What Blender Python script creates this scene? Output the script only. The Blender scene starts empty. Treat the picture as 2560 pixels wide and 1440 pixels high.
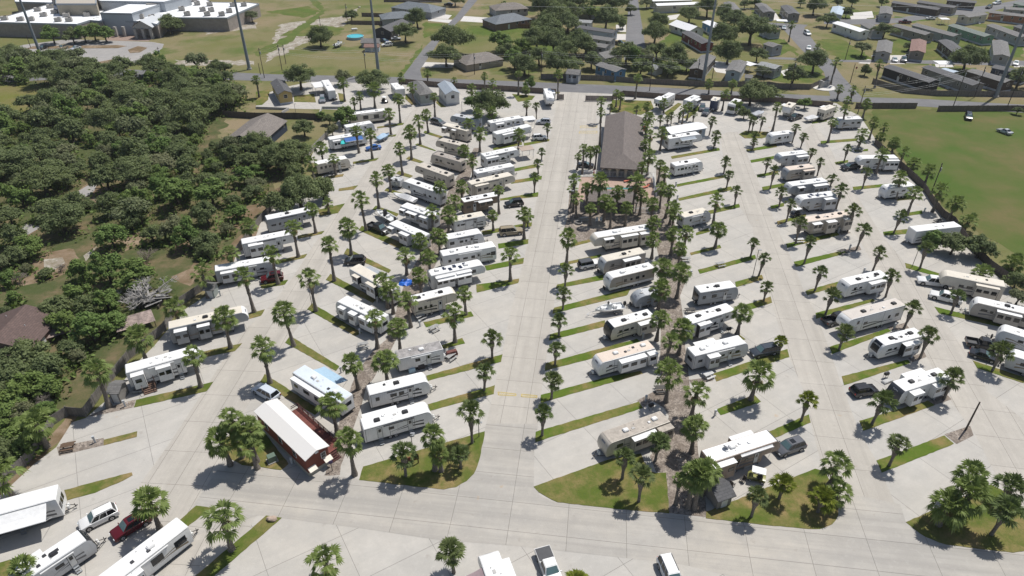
# RV park seen from the air.  All coordinates are metres; the camera hovers 75 m above the origin and looks north (+Y).
import bpy, bmesh, math, random
from mathutils import Vector, Matrix
PALMS = [
("on the left drive's left edge",'front',[(-50.7,83.2,6.3,'W',1),(-49.3,93.3,6.9,'W',1.1),(-48.6,104.1,7.9,'W',1.05),(-46.8,113.7,7,'W',1.05),(-45.5,124.2,7.3,'W',1),(-44.3,134.6,6.3,'W',1),(-43.6,144.4,2.6,'W',0.8),(-46.5,166,4.5,'W',1),(-38.7,176.7,7.2,'W',1),(-36.2,194.7,6.5,'W',1),(-34.8,204.9,7.6,'W',1),(-24.4,209.4,6.7,'W',1)]),
("on the left drive's right edge",'front',[(-39.7,84.2,6.9,'W',1.05),(-38.4,93.9,7.4,'W',1),(-37,104.4,7.4,'W',1.05),(-35.8,114.8,8.4,'W',1),(-34.4,125,6.8,'W',1),(-33.1,135.8,7.9,'W',1),(-32,146.7,7.5,'W',1),(-30.6,156.1,5.8,'W',0.9),(-28.9,166,7.5,'W',1),(-27.8,176.3,8.2,'W',1),(-26.6,187.3,7.3,'W',1),(-25.2,196.4,5.9,'W',1)]),
('among the trailers by the left fence','front',[(-67.5,60.8,4.9,'W',1.3),(-68.4,70.2,5.1,'W',1.4),(-63.4,78.6,7.4,'W',1.25),(-62,89,5.2,'W',1.35),(-60.1,98.5,4.9,'W',1.1),(-59,108.9,5.2,'W',1.2),(-56.7,117.1,5.3,'W',1.15),(-56.6,128.8,5.2,'W',1.1),(-50.9,161.5,5.6,'W',1),(-51.1,171.8,5.5,'W',1),(-43.2,180.9,6.5,'W',1)]),
('in the clump beside the red cabin','left',[(-40.2,66.7,5.4,'W',1.15),(-39,68.1,8.2,'W',1.05),(-36.6,67.3,6.4,'W',1.15),(-36.2,66.1,4.9,'W',1.15)]),
('in the gravel strip left of the central drive','front',[(-22.1,64.9,7,'W',1.1),(-26.2,72.9,5.8,'W',1.1),(-24.9,82.7,5.9,'W',1),(-20.3,83.8,5.2,'W',1.1),(-19.4,91.9,5.6,'W',1),(-23.6,93.3,6.5,'W',1),(-18.5,99.4,6.2,'W',1),(-22.3,103.6,5.3,'W',1),(-23.6,105.4,6,'W',1),(-17.7,109.9,4.6,'W',1),(-16.3,115.2,5.6,'W',0.95),(-21.5,117.1,4.8,'W',1),(-19.1,122.9,4.9,'W',1),(-15.4,125.1,4.6,'W',1),(-14.2,133.6,5.3,'W',1),(-17.9,134.3,5.5,'W',1),(-13.2,139.8,5.2,'W',1),(-12.1,147.7,5.2,'W',1),(-17.2,148,5.3,'W',1),(-10.2,164.8,4.6,'W',1),(-12.8,171.2,4.9,'W',0.9),(1.7,181.2,5.2,'W',1),(-9.1,181.7,5.6,'W',1.1),(-12.2,191.1,4.9,'W',1),(-10.3,198.4,5.6,'W',1),(-6.2,201.4,4.7,'W',1)]),
("on the central drive's left edge",'front',[(-5.9,70.9,6,'S',1.25),(-4.5,82.4,3.9,'S',1.25),(-3.4,90.6,4.1,'S',1.25),(-10.1,95,6.1,'W',1.05),(-8.7,103.3,4.7,'W',0.95),(-0.3,114.8,6.1,'W',1),(2.7,131.9,6.2,'W',1),(-4.2,135.6,4.1,'W',0.8),(3.6,137.5,2.3,'S',1),(-3.1,143.9,6.5,'W',0.9),(5.6,155.2,4,'S',1.05),(7,166.7,2.8,'S',1.05),(8.2,176.3,2.2,'S',0.95),(10.5,191.5,3.4,'S',0.95),(7.7,208.5,4.2,'S',0.9),(4.6,210.8,4.1,'W',0.85)]),
("on the central drive's right edge",'front',[(4.5,72.4,4.5,'S',1.2),(6.3,80.4,4,'S',1.2),(7.3,88.7,3.3,'S',1.15),(8.4,96.8,3.3,'S',1.1),(9.6,104.8,3.4,'S',1.1),(10.5,112.3,4,'S',1.1),(11.4,121.3,6.5,'W',0.95)]),
('in the gravel island right of the central drive','front',[(24.3,59.2,7.2,'W',1.1),(23.5,59.3,6.5,'W',1.15),(22,59.8,5.2,'W',0.6),(26,61.6,4.6,'W',1.05),(20.6,67.5,3.7,'S',1.2),(26.2,69.1,5.2,'W',1.1),(27.6,76.1,5.2,'W',1.05),(24.4,79.7,6,'W',1.1),(26.1,89.3,5,'W',1.1),(28.8,91.5,5.3,'W',1),(25.7,95.4,5.2,'W',1),(27.7,104.8,5,'W',1),(32,108.8,5.8,'W',1),(29.5,113,4.7,'W',1.05),(34.2,119.1,5.2,'W',1),(29.6,123.4,4.6,'W',0.95),(34,125,5.1,'W',1.1),(37,126.8,4.6,'W',0.95),(30.5,130.3,4.9,'W',0.9),(35.9,134.4,5.2,'W',0.9),(36.3,138.5,4.6,'W',0.9),(32,138.8,5.2,'W',0.95),(36,141.9,7,'W',1),(35.4,146.6,5.2,'W',0.9),(38,156.4,4.9,'W',0.95),(33,159.4,4.9,'W',0.8),(37.7,161.3,4.9,'W',0.95),(35.7,166,5.3,'W',1),(36.6,176.1,4.6,'W',0.95),(38.7,181.2,5.2,'W',0.95),(42.1,182.8,5.2,'W',0.9),(38.5,187.9,5.3,'W',0.95),(40.3,195.7,5.2,'W',0.95),(45.5,201.4,2.5,'S',0.9),(52.2,201.9,5.5,'W',0.8),(47.8,202.3,2.2,'S',0.8),(49.4,204,2.9,'S',0.9),(51.9,204.9,2.2,'S',0.8),(41.6,205.5,5.2,'W',0.9),(56.6,205.8,2.2,'S',0.85),(55,207.3,4.6,'W',0.7)]),
('in the clump around the pool','left',[(14,147,5.3,'W',0.7),(14.5,144.9,8.8,'W',1),(15,141.8,5.2,'W',0.95),(17.6,144.4,6.5,'W',1),(17.9,138,4.6,'W',0.9),(20.2,143.9,8.5,'W',1.15),(21.3,140.3,5.2,'W',0.95),(22.4,136.8,5.2,'W',0.8),(24.7,144.4,5.5,'W',1.1),(26,138,4.6,'W',0.9),(28.3,143.4,8.3,'W',1.1),(30.2,143.4,5.2,'W',1.05)]),
('left of the brown-roofed clubhouse','left',[(17.4,169.3,3.7,'W',0.7),(18.6,166.7,7,'W',0.85),(21,169.9,5.1,'W',0.8),(22.2,169.6,5.8,'W',0.7),(25.3,186.1,10.1,'W',0.8),(27.6,204.9,7,'W',0.85)]),
('on the lawn right of the entrance gate','left',[(31.5,213.1,2.2,'S',0.9),(34.3,219.8,4.7,'W',0.8),(35.1,216.9,4.5,'W',0.8),(39.6,211.2,2.2,'S',0.9)]),
("on the right drive's left edge",'front',[(44.4,75.5,4.2,'Y',1.15),(38,80.2,5.4,'W',1.2),(46.3,91.7,2.6,'Y',1.05),(40.6,97.3,4.7,'W',1.1),(48.6,107.8,3,'S',1.05),(50.3,116.7,4.1,'S',1.05),(50.8,124.2,3.4,'S',1),(44.2,128,4.7,'W',0.95),(46.5,138.9,5.9,'W',1),(54.1,148.6,3.7,'S',1.05),(54.6,158.1,3.6,'S',1.05),(56.1,166.7,3.1,'S',1.05),(57.7,184.2,2.3,'S',1),(58.9,194.3,4.5,'S',1.05)]),
("on the right drive's right edge",'front',[(53.8,66.6,4.3,'S',1.2),(55,74.9,4.4,'S',1.3),(57.1,92.8,3.7,'S',1.25),(58.7,103.2,4.3,'S',1.15),(59.7,111.2,4.4,'S',1.15),(61.3,121.5,5.1,'S',1.15),(62.3,129.7,5,'S',1.15),(63.7,139.9,4.4,'S',1.1),(64.5,147.5,3.7,'S',1.1),(65.5,157.5,4.9,'S',1),(67.1,166.7,3.4,'S',1.05),(68.6,183.1,2.3,'S',1)]),
("on the far-right drive's left edge",'front',[(68.9,80.4,4.4,'S',1.35),(70.2,90.6,5,'S',1.25),(71.3,98.8,4.3,'S',1.2),(72.7,109.1,4.9,'S',1.2),(74.4,118.6,4.1,'S',1.2),(74.6,127.1,4.9,'S',1.15),(75.9,135.1,5.6,'S',1.15),(77.9,146.5,4.5,'S',1.15),(81.2,158.7,2.2,'S',1.1),(80.4,165.4,3.9,'S',1.05),(81.6,174.6,2.9,'S',1.05),(82.8,184.6,3.3,'S',1.05),(81.7,188.4,4.5,'S',1.05)]),
("on the far-right drive's right edge",'front',[(80.6,87.2,4.1,'S',1.25),(82.4,103.5,4.1,'S',1.25),(84.5,119.4,5.3,'S',1.2),(86.2,134.6,4.1,'S',1.1),(88.9,157.5,4.7,'S',1.05),(91.2,174.6,3.8,'S',1),(98.5,183.1,2.7,'S',1),(92.3,188.8,6.2,'W',0.95)]),
('along the fence of the grassy field','front',[(92.1,112.3,3.3,'W',1.3),(101.6,117.4,2.6,'W',1.2),(102.6,135.6,2.6,'W',1.15),(101.6,140.4,4.9,'W',1.15),(93.4,143.4,5.7,'W',1.1),(100.2,144.9,5.5,'W',1.1),(94.7,151.8,5.6,'W',1.05),(105.5,159.3,4.1,'W',1),(96.4,166.7,5.6,'W',1),(106.1,167.3,2.8,'W',1),(104.7,171.2,4.3,'W',1),(107.2,180.9,3.3,'W',0.9),(107.7,181.7,2.4,'W',0.9),(100.1,186.1,3.9,'W',0.9),(106.4,187.6,2.2,'W',0.9),(108.3,190,4.3,'W',0.9),(105.3,191.1,5.3,'W',0.9),(100.3,198.9,6.5,'W',0.95),(111.2,209.4,4.5,'W',0.9),(101.9,210.3,2.6,'W',0.8)]),
('along the top road fence','left',[(-86.4,229.6,6,'W',0.95),(-56.4,225.9,6.1,'W',0.95),(-51.3,216.4,3,'W',0.8),(-49.3,216.9,4.6,'W',0.85),(-45.1,219.3,6.1,'W',1.2),(-39.4,241.2,3.4,'W',0.85),(-32.7,222.8,5.7,'W',0.95),(-30.3,244.6,3.9,'W',0.9),(-20.4,240,2.8,'W',0.85),(-13.7,229.6,2.9,'W',0.9),(-9.5,237.7,4.9,'W',0.85),(-6.7,232.2,4.1,'W',0.85),(-3,224.9,2.5,'W',0.75),(2.2,231.7,7.4,'W',0.9),(4.8,231.2,2.2,'W',0.8),(15.6,227.5,8.6,'W',0.9),(41.8,228,7.1,'W',0.9),(48.9,214,3.3,'W',0.8),(58.6,186.1,3.3,'S',1.05),(68.1,233.3,3.5,'W',0.85),(68.3,215.9,5.6,'W',0.9),(69.5,186.1,3.3,'S',1),(71.5,197.2,4.1,'S',0.95),(72.8,198,3.1,'S',0.9),(74.6,196.4,4.2,'S',0.95),(75.9,233.3,3.8,'W',0.85),(79,198,7.4,'W',0.95),(109.4,218.9,2.7,'W',0.85),(110.3,227.5,3.6,'W',0.9),(114,225.4,3.9,'W',1)]),
('beside the side street across the road','left',[(114.3,243.5,8.1,'W',1.05),(119.8,304.1,7.2,'W',0.95),(124.1,283.3,2.8,'W',0.85),(128.6,240,8.4,'W',1.05)]),
('on the lawn left of the central drive entrance','left',[(-14.9,64.7,4.4,'S',1.35),(-10.9,65.8,6.8,'W',1),(-10,65.6,3.9,'W',0.9),(-7.3,66.2,2.7,'S',1.25)]),
('on the lawn right of the central drive entrance','left',[(15.4,64.2,4.4,'S',1.3),(17.1,60.3,5,'S',1.25)]),
('on the lawn beside the dark grey shed','left',[(31.6,57.9,4.2,'S',1.15),(36.2,60.8,3,'Y',1.3),(40.6,58.6,2.4,'Y',1.25),(43.3,59.9,2.4,'W',0.95),(43.8,63,4.2,'W',1.1)]),
('on the bottom-right corner lawn','left',[(55.6,56.6,3.8,'W',1.1),(58.4,57.1,5,'W',1.35),(59.7,60.1,5.4,'W',1.2),(61.6,55.1,4.9,'S',1.5),(66.2,60.4,3,'S',1.5)]),
('at the bottom edge of the photo','left',[(-57.4,48,2.8,'W',1),(-45.5,55.8,5.9,'W',1.2),(-35.3,52.9,5.9,'W',1.15),(-21.9,48.5,3.8,'W',1.25),(-7.1,49.7,4.2,'S',1.45),(7.4,47.3,2.2,'Y',1)]),
]
RVS = [
('TT',(-71.99,53.59),(-59.38,58.81),'large white trailer with extended white awning and window-fronted end','trailers along the left fence',{'h': 3.8,'body': 'white','cap': 'white','roof': 'white','ac': 'w1','awn': (-1,0.12,0.93,2.3),'capwin': 1,'tank': 1,'w': 2.7,'flat': 1,'near': -1}),
('TT',(-57.7,46.47),(-53.01,52.44),'white and grey travel trailer with black windowed nose','trailers along the left fence',{'h': 3.3,'body': 'ltgrey','cap': 'black','roof': 'white','ac': 'b1','slides': [(1,0.05,0.5)],'vents': 'b3','near': -1}),
('TT',(-47.19,45.9),(-41.26,54.33),'white flat-nosed trailer with large dark side windows','trailers along the left fence',{'h': 3.5,'body': 'white','cap': 'white','roof': 'white','ac': 'w1','flat': 1,'slides': [(-1,0,0.38)],'bigwin': 1,'tank': 1,'vents': 'b2','near': -1}),
('5W',(-61.91,83.26),(-52.91,88.07),'white fifth-wheel with wooden stair deck and steps','trailers along the left fence',{'h': 3.8,'body': 'white','cap': 'white','roof': 'white','slides': [(-1,0.06,0.24),(-1,0.42,0.63)],'vents': 'w3','steps': (0.68,),'near': -1}),
('5W',(-59.9,94.83),(-48.95,99.62),'grey fifth-wheel with cream roof and black framed slide-outs','trailers along the left fence',{'h': 3.8,'body': 'grey','cap': 'white','roof': 'cream','ac': 'b1','slides': [(-1,0.07,0.24),(-1,0.38,0.55)],'blackslide': 1,'steps': (0.66,),'near': -1}),
('TT',(-58.92,114.14),(-49.55,117.68),'grey and white trailer with a slide-out and brown step','trailers along the left fence',{'h': 3.4,'body': 'ltgrey','cap': 'white','roof': 'white','slides': [(-1,0.1,0.45)],'vents': 'w2','brownstep': 1,'near': -1}),
('5W',(-56.85,124.12),(-47.94,128.09),'white fifth-wheel with black swoosh graphics','trailers along the left fence',{'h': 3.8,'body': 'white','cap': 'white','roof': 'white','slides': [(-1,0.12,0.42)],'vents': 'w3','deco': 'b','near': -1}),
('5W',(-54.99,134.86),(-46.59,139.14),'grey fifth-wheel under the oak with a white roof','trailers along the left fence',{'h': 3.7,'body': 'grey','cap': 'ltgrey','roof': 'white','ac': 'b1','vents': 'w1','near': -1}),
('TT',(-51.51,166.14),(-44.57,170.11),'cream travel trailer with grey windowed nose','trailers along the left fence',{'h': 3.3,'body': 'cream','cap': 'ltgrey','roof': 'white','capwin': 1,'vents': 'w1','near': -1}),
('TT',(-51.85,183.23),(-43.16,187.48),'white trailer with blue awning beside teal umbrella','trailers along the left fence',{'h': 3.4,'body': 'white','cap': 'white','roof': 'white','ac': 'w1','awn': (-1,0.42,0.95,1.7,'blue'),'slides': [(-1,0.08,0.3)],'near': -1}),
('TT',(-49.27,193.06),(-42.48,196.73),'white trailer between palms with a rounded grey nose','trailers along the left fence',{'h': 3.3,'body': 'white','cap': 'ltgrey','roof': 'white','ac': 'w1','vents': 'w1','near': -1}),
('TT',(-50.01,203.15),(-39.6,207.24),'tan park trailer with three big dark windows','trailers along the left fence',{'h': 3.5,'body': 'cream','cap': 'cream','roof': 'white','flat': 1,'ac': 'w2','bigwin': 1,'near': -1}),
('TT',(-25.23,76.85),(-34.27,83.73),'pale blue-white trailer with blue awning and long slide-out','angled trailers right of the left drive',{'h': 3.4,'body': 'white','cap': 'white','roof': 'bluewhite','flat': 1,'ac': 'w2','slides': [(1,0.3,0.96)],'awn': (-1,0.35,0.85,2.3,'sky'),'vents': 'b1','near': 1}),
('TT',(-22.73,97.45),(-31.23,103.38),'white trailer with black-edged nose and three slide-outs','angled trailers right of the left drive',{'h': 3.5,'body': 'white','cap': 'white','roof': 'white','ac': 'w1','slides': [(1,0.78,0.93),(1,0.5,0.66),(1,0.1,0.42)],'dish': 1,'deco': 'b','capedge': 1,'near': 1}),
('5W',(-21.98,106.32),(-31.16,114.25),'black and white toy hauler with grey rolled-out awning','angled trailers right of the left drive',{'h': 3.8,'body': 'white','cap': 'black','roof': 'cream','ac': 'b1','slides': [(1,0.72,0.86),(1,0.3,0.52)],'awn': (-1,0.35,0.9,1.6,'grey'),'blackslide': 1,'vents': 'b2','flat': 1,'near': 1}),
('5W',(-18.36,126.87),(-26.32,133.16),'grey-white fifth-wheel behind the black pickup','angled trailers right of the left drive',{'h': 3.6,'body': 'ltgrey','cap': 'ltgrey','roof': 'white','flat': 1,'slides': [(1,0.82,0.97),(1,0.35,0.6)],'vents': 'w3','near': 1}),
('5W',(-17.07,136.05),(-24.98,141.5),'white fifth-wheel with three grey slide-outs beside covered boat','angled trailers right of the left drive',{'h': 3.7,'body': 'ltgrey','cap': 'ltgrey','roof': 'white','flat': 1,'slides': [(1,0.82,0.97),(1,0.45,0.75),(1,0.08,0.35)],'vents': 'w2','ac': 'w1','near': 1}),
('5W',(-16.49,147.9),(-25.72,154.67),'pale grey fifth-wheel with black graphics','angled trailers right of the left drive',{'h': 3.8,'body': 'ltgrey','cap': 'ltgrey','roof': 'white','ac': 'b2','deco': 'b','vents': 'b1','near': 1}),
('5W',(-15.31,157.63),(-23.56,164.15),'tan-roofed beige fifth-wheel with dark nose stripes','angled trailers right of the left drive',{'h': 3.8,'body': 'tan','cap': 'tan','roof': 'tan','ac': 'b2','deco': 'b','vents': 'b1','near': 1}),
('TT',(-12.91,167.68),(-20.5,172.74),'grey-green trailer with brown roof and two square windows','angled trailers right of the left drive',{'h': 3.4,'body': 'tan','cap': 'tan','roof': 'brown','ac': 'b2','near': 1}),
('5W',(-12.65,177.27),(-19.85,181.68),'taupe fifth-wheel with rounded nose','angled trailers right of the left drive',{'h': 3.8,'body': 'tan','cap': 'tan','roof': 'tan','ac': 'b1','vents': 'b3','near': 1}),
('5W',(-12.43,188.8),(-19.77,193.69),'tan fifth-wheel with awning-topped slide-outs','angled trailers right of the left drive',{'h': 3.8,'body': 'tan','cap': 'tan','roof': 'cream','ac': 'b1','slides': [(1,0.8,0.95),(1,0.4,0.56)],'flat': 1,'near': 1}),
('5W',(-9.59,197.4),(-17.31,201.59),'grey-blue fifth-wheel,farthest of the angled row','angled trailers right of the left drive',{'h': 3.8,'body': 'bluegrey','cap': 'bluegrey','roof': 'ltgrey','ac': 'b2','near': 1}),
('TT',(-21.97,71.47),(-13.24,75.11),'cream and white trailer with two doors and black air conditioner','trailers left of the central drive',{'h': 3.3,'body': 'white','cap': 'white','roof': 'white','ac': 'b2','slides': [(1,0.05,0.6)],'deco': 'b','twodoors': 1,'near': -1}),
('TT',(-22.38,78.76),(-14.29,81.9),'white bunkhouse trailer with black swoosh and white wheel covers','trailers left of the central drive',{'h': 3.3,'body': 'white','cap': 'white','roof': 'white','ac': 'b1','vents': 'b2','deco': 'b','near': -1}),
('TT',(-19.13,87.5),(-12.08,90.15),'old white trailer with stained grey roof and clutter outside','trailers left of the central drive',{'h': 3.2,'body': 'white','cap': 'white','roof': 'dirty','ac': 'w1','flat': 1,'vents': 'w2','near': -1}),
('5W',(-18.4,102.88),(-11.64,105.91),'cream fifth-wheel with black air conditioners beside picnic table','trailers left of the central drive',{'h': 3.8,'body': 'cream','cap': 'cream','roof': 'white','ac': 'b2','deco': 'b','vents': 'b1','near': -1}),
('5W',(-16.18,111.85),(-6.79,115.76),'white fifth-wheel with roof solar panels and white rolled awnings','trailers left of the central drive',{'h': 3.8,'body': 'white','cap': 'white','roof': 'white','ac': 'w2','solar': 1,'slides': [(-1,0.08,0.45),(-1,0.5,0.8)],'awn': (-1,0.1,0.78,1.5),'near': -1}),
('MH',(-14.52,119.59),(-3.98,123.47),'white class A motorhome with dark windscreen','trailers left of the central drive',{'h': 3.6,'body': 'white','cap': 'white','roof': 'white','ac': 'w2','vents': 'b2','deco': 't','near': -1}),
('TT',(-14.22,126.97),(-7.38,129.61),'white trailer with black swooshes and rounded striped nose','trailers left of the central drive',{'h': 3.3,'body': 'white','cap': 'white','roof': 'white','ac': 'w1','deco': 'b','near': -1}),
('TT',(-13.41,134.9),(-6.58,137.79),'white box trailer outlined in black with black air conditioner','trailers left of the central drive',{'h': 3.3,'body': 'white','cap': 'white','roof': 'cream','ac': 'b1','deco': 'b','flat': 1,'near': -1}),
('5W',(-11.71,143.77),(-3.81,147.22),'brown two-tone coach with white roof and dark slide','trailers left of the central drive',{'h': 3.6,'body': 'brown','cap': 'brown','roof': 'white','ac': 'b2','slides': [(-1,0.4,0.8)],'flat': 1,'near': -1}),
('5W',(-10.54,152.93),(-0.75,158.24),'cream fifth-wheel with black outlined window panel','trailers left of the central drive',{'h': 3.8,'body': 'cream','cap': 'cream','roof': 'cream','ac': 'b2','slides': [(-1,0.08,0.4)],'deco': 'b','near': -1}),
('TT',(-9.42,160.35),(0,165.07),'white trailer with porch-like open front end','trailers left of the central drive',{'h': 3.4,'body': 'white','cap': 'white','roof': 'white','flat': 1,'ac': 'w2','near': -1}),
('5W',(-7.88,170.27),(0.54,174.98),'white fifth-wheel with tan canopy at its nose','trailers left of the central drive',{'h': 3.8,'body': 'white','cap': 'white','roof': 'white','ac': 'w2','slides': [(-1,0.02,0.4)],'deco': 'b','near': -1}),
('5W',(-5.03,186.28),(4.94,192.69),'white rear-window coach beside flower bed','trailers left of the central drive',{'h': 3.8,'body': 'white','cap': 'white','roof': 'white','ac': 'w1','slides': [(-1,0.15,0.6)],'flat': 1,'near': -1}),
('TT',(-6.94,196.73),(2.44,201.23),'white trailer with blue swoosh and a carport','trailers left of the central drive',{'h': 3.3,'body': 'white','cap': 'white','roof': 'white','ac': 'w2','slides': [(-1,0.15,0.4)],'deco': 'u','near': -1}),
('5W',(11.76,227.31),(12.38,218.94),'white fifth-wheel parked beside the entrance gate','trailers beside the gate',{'h': 3.8,'body': 'white','cap': 'white','roof': 'white','slides': [(1,0.1,0.5)],'vents': 'w2','near': -1}),
('TT',(22.75,73.21),(13.72,68.99),'taupe trailer with weathered brown roof and wide slide-out','trailers right of the central drive',{'h': 3.3,'body': 'tan','cap': 'tan','roof': 'weathered','ac': 'w2','slides': [(1,0.28,0.68),(1,0,0.24)],'deco': 'k','near': 1}),
('TT',(23.57,90.3),(14.56,86.61),'white trailer with peach-coloured roof and white slide-outs','trailers right of the central drive',{'h': 3.3,'body': 'white','cap': 'white','roof': 'peach','ac': 'w2','vents': 'b2','slides': [(1,0.22,0.72),(1,0,0.17)],'deco': 'k','tank': 1,'near': 1}),
('TT',(25.09,99.25),(17.58,95.95),'white trailer with black rounded nose and cream slide-out','trailers right of the central drive',{'h': 3.4,'body': 'cream','cap': 'black','roof': 'white','ac': 'b2','vents': 'b1','slides': [(1,0.02,0.45)],'deco': 'k','near': 1}),
('TD',(26.36,106.91),(23.57,106.07),'small grey teardrop camper with black emblem','trailers right of the central drive',{'h': 2.9,'body': 'grey','cap': 'grey','roof': 'ltgrey','ac': 'b1','slides': [(1,0.3,0.62)],'near': 1}),
('TT',(27.95,115.45),(19.32,111.75),'white and brown trailer with grey-white nose and no slide-out','trailers right of the central drive',{'h': 3.4,'body': 'tanwhite','cap': 'white','roof': 'white','ac': 'w2','deco': 'k','near': 1}),
('TT',(27.1,121.34),(18.85,117.95),'taupe trailer with smooth grey nose beside white jeep','trailers right of the central drive',{'h': 3.4,'body': 'taupe','cap': 'ltgrey','roof': 'cream','ac': 'b1','slides': [(1,0.2,0.62)],'vents': 'b2','near': 1}),
('5W',(29.83,130.54),(18.11,126.77),'long cream fifth-wheel with three slide-outs beside fire-pit patio','trailers right of the central drive',{'h': 3.9,'body': 'cream','cap': 'cream','roof': 'white','ac': 'w2','slides': [(1,0.05,0.24),(1,0.28,0.6),(1,0.74,0.92)],'deco': 'k','near': 1}),
('5W',(26.62,64.73),(36.63,68.61),'brown striped fifth-wheel with white roof behind golf cart','trailers left of the right drive',{'h': 3.9,'body': 'brownstripe','cap': 'dark','roof': 'white','ac': 'w1','slides': [(-1,0.02,0.34),(1,0.5,0.85)],'awn': (-1,0.45,0.95,0.35,'white'),'dish': 1,'vents': 'w3','near': -1}),
('TT',(29.62,87.92),(38.93,91.27),'grey-sided trailer with white roof and rear hatch panel','trailers left of the right drive',{'h': 3.5,'body': 'ltgrey','cap': 'ltgrey','roof': 'white','ac': 'w2','slides': [(-1,0.24,0.45),(1,0.2,0.6)],'deco': 'k','near': -1}),
('5W',(30.99,96.44),(39.26,100.4),'white fifth-wheel with dark slide-out and steps','trailers left of the right drive',{'h': 3.8,'body': 'white','cap': 'white','roof': 'white','ac': 'b2','vents': 'b2','slides': [(-1,0.12,0.4)],'blackslide': 1,'deco': 'b','near': -1}),
('TT',(34.95,106.68),(42.07,108.56),'silver-grey trailer with dark rear window and spare wheel','trailers left of the right drive',{'h': 3.4,'body': 'grey','cap': 'grey','roof': 'white','ac': 'b1','vents': 'b2','spare': 1,'near': -1}),
('TT',(38.23,137.01),(44.29,139.71),'silver trailer with cream roof and single black air conditioner','trailers left of the right drive',{'h': 3.2,'body': 'ltgrey','cap': 'ltgrey','roof': 'cream','ac': 'b1','near': -1}),
('TT',(41.97,165.3),(49.16,168.24),'white trailer with black roof unit and folding step','trailers left of the right drive',{'h': 3.3,'body': 'white','cap': 'ltgrey','roof': 'white','ac': 'b1','vents': 'b2','near': -1}),
('5W',(43.69,182.97),(52.94,186.43),'white fifth-wheel with grey shaded awning','trailers left of the right drive',{'h': 3.8,'body': 'white','cap': 'white','roof': 'white','ac': 'b2','awn': (-1,0.35,0.85,1.2,'bluegrey'),'near': -1}),
('TT',(69.19,82.99),(60.5,79.68),'white trailer with dark grey lettered nose and two slide-outs','trailers right of the right drive',{'h': 3.4,'body': 'white','cap': 'dark','roof': 'white','ac': 'b2','slides': [(1,0.02,0.42),(1,0.7,0.93),(-1,0.25,0.7)],'text': 'PUMA','textc': 'white','near': 1}),
('TT',(70.58,93.64),(62.64,90.99),'white trailer with glossy black lettered nose panel','trailers right of the right drive',{'h': 3.4,'body': 'white','cap': 'white','roof': 'white','ac': 'b2','vents': 'b3','slides': [(1,0.2,0.6)],'blackslide': 1,'nosepanel': 1,'text': 'SURVEYOR','textc': 'white','near': 1}),
('5W',(71.11,101.99),(59.64,97.65),'long white fifth-wheel with greige roof and diamond graphics','trailers right of the right drive',{'h': 3.9,'body': 'white','cap': 'white','roof': 'tan2','ac': 'b2','deco': 'b','text': 'GRAVITY','textc': 'dark','near': 1}),
('TT',(73.02,112.48),(64.42,109.44),'white trailer with striped nose and slide-out','trailers right of the right drive',{'h': 3.4,'body': 'white','cap': 'white','roof': 'white','ac': 'b2','vents': 'b2','slides': [(1,0.15,0.55)],'deco': 'b','near': 1}),
('5W',(75.87,136.88),(64.42,133.54),'long beige fifth-wheel with beige roof and three slide-outs','trailers right of the right drive',{'h': 3.9,'body': 'tan','cap': 'tan','roof': 'peach','ac': 'b2','vents': 'b3','slides': [(1,0.02,0.2),(1,0.38,0.58),(1,0.7,0.88)],'near': 1}),
('5W',(76.75,147.35),(68.36,145.2),'white fifth-wheel with solar-speckled roof','trailers right of the right drive',{'h': 3.8,'body': 'ltgrey','cap': 'white','roof': 'white','ac': 'w1','solar': 1,'slides': [(1,0.05,0.42)],'near': 1}),
('5W',(77.41,154.74),(68.11,152.15),'grey fifth-wheel with two white air conditioners','trailers right of the right drive',{'h': 3.9,'body': 'grey','cap': 'ltgrey','roof': 'white','ac': 'w2','slides': [(1,0.05,0.45),(1,0.72,0.9)],'near': 1}),
('TT',(77.98,164.66),(71.09,162.75),'taupe trailer with peach roof and smooth grey nose','trailers right of the right drive',{'h': 3.3,'body': 'taupe','cap': 'grey','roof': 'peach','ac': 'b1','slides': [(1,0.05,0.5)],'near': 1}),
('5W',(79.09,172.81),(71.81,170.75),'grey and white fifth-wheel with bluish nose','trailers right of the right drive',{'h': 3.8,'body': 'ltgrey','cap': 'bluegrey','roof': 'white','ac': 'w1','slides': [(1,0.05,0.5)],'deco': 'k','near': 1}),
('TT',(81.06,189.19),(74.77,187.22),'small white trailer with three little windows','trailers right of the right drive',{'h': 3.2,'body': 'white','cap': 'white','roof': 'white','ac': 'w1','near': 1}),
('TT',(105.91,200.61),(99.33,199.74),'white trailer with bluish nose near the road fence','trailers right of the right drive',{'h': 3.3,'body': 'ltgrey','cap': 'bluegrey','roof': 'white','ac': 'w1','near': 1}),
('TT',(98.13,132.24),(87.12,129.96),'long white park trailer with wooden stairs under an oak','trailers along the right edge',{'h': 3.6,'body': 'white','cap': 'white','roof': 'white','flat': 1,'near': 1}),
('TT',(98.75,153.93),(91.79,152.21),'plain white trailer with two small windows behind palms','trailers along the right edge',{'h': 3.2,'body': 'white','cap': 'white','roof': 'white','near': 1}),
('5W',(102.15,169.63),(92.84,169.3),'white fifth-wheel with slide-out beside black vehicle','trailers along the right edge',{'h': 3.7,'body': 'white','cap': 'white','roof': 'white','slides': [(1,0,0.4)],'deco': 'k','near': 1}),
('5W',(93.76,107.96),(84.99,111.85),'beige fifth-wheel hitched to a white pickup','trailers along the right edge',{'h': 3.8,'body': 'cream','cap': 'cream','roof': 'cream','slides': [(1,0.1,0.5)],'vents': 'b1','near': 1}),
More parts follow.
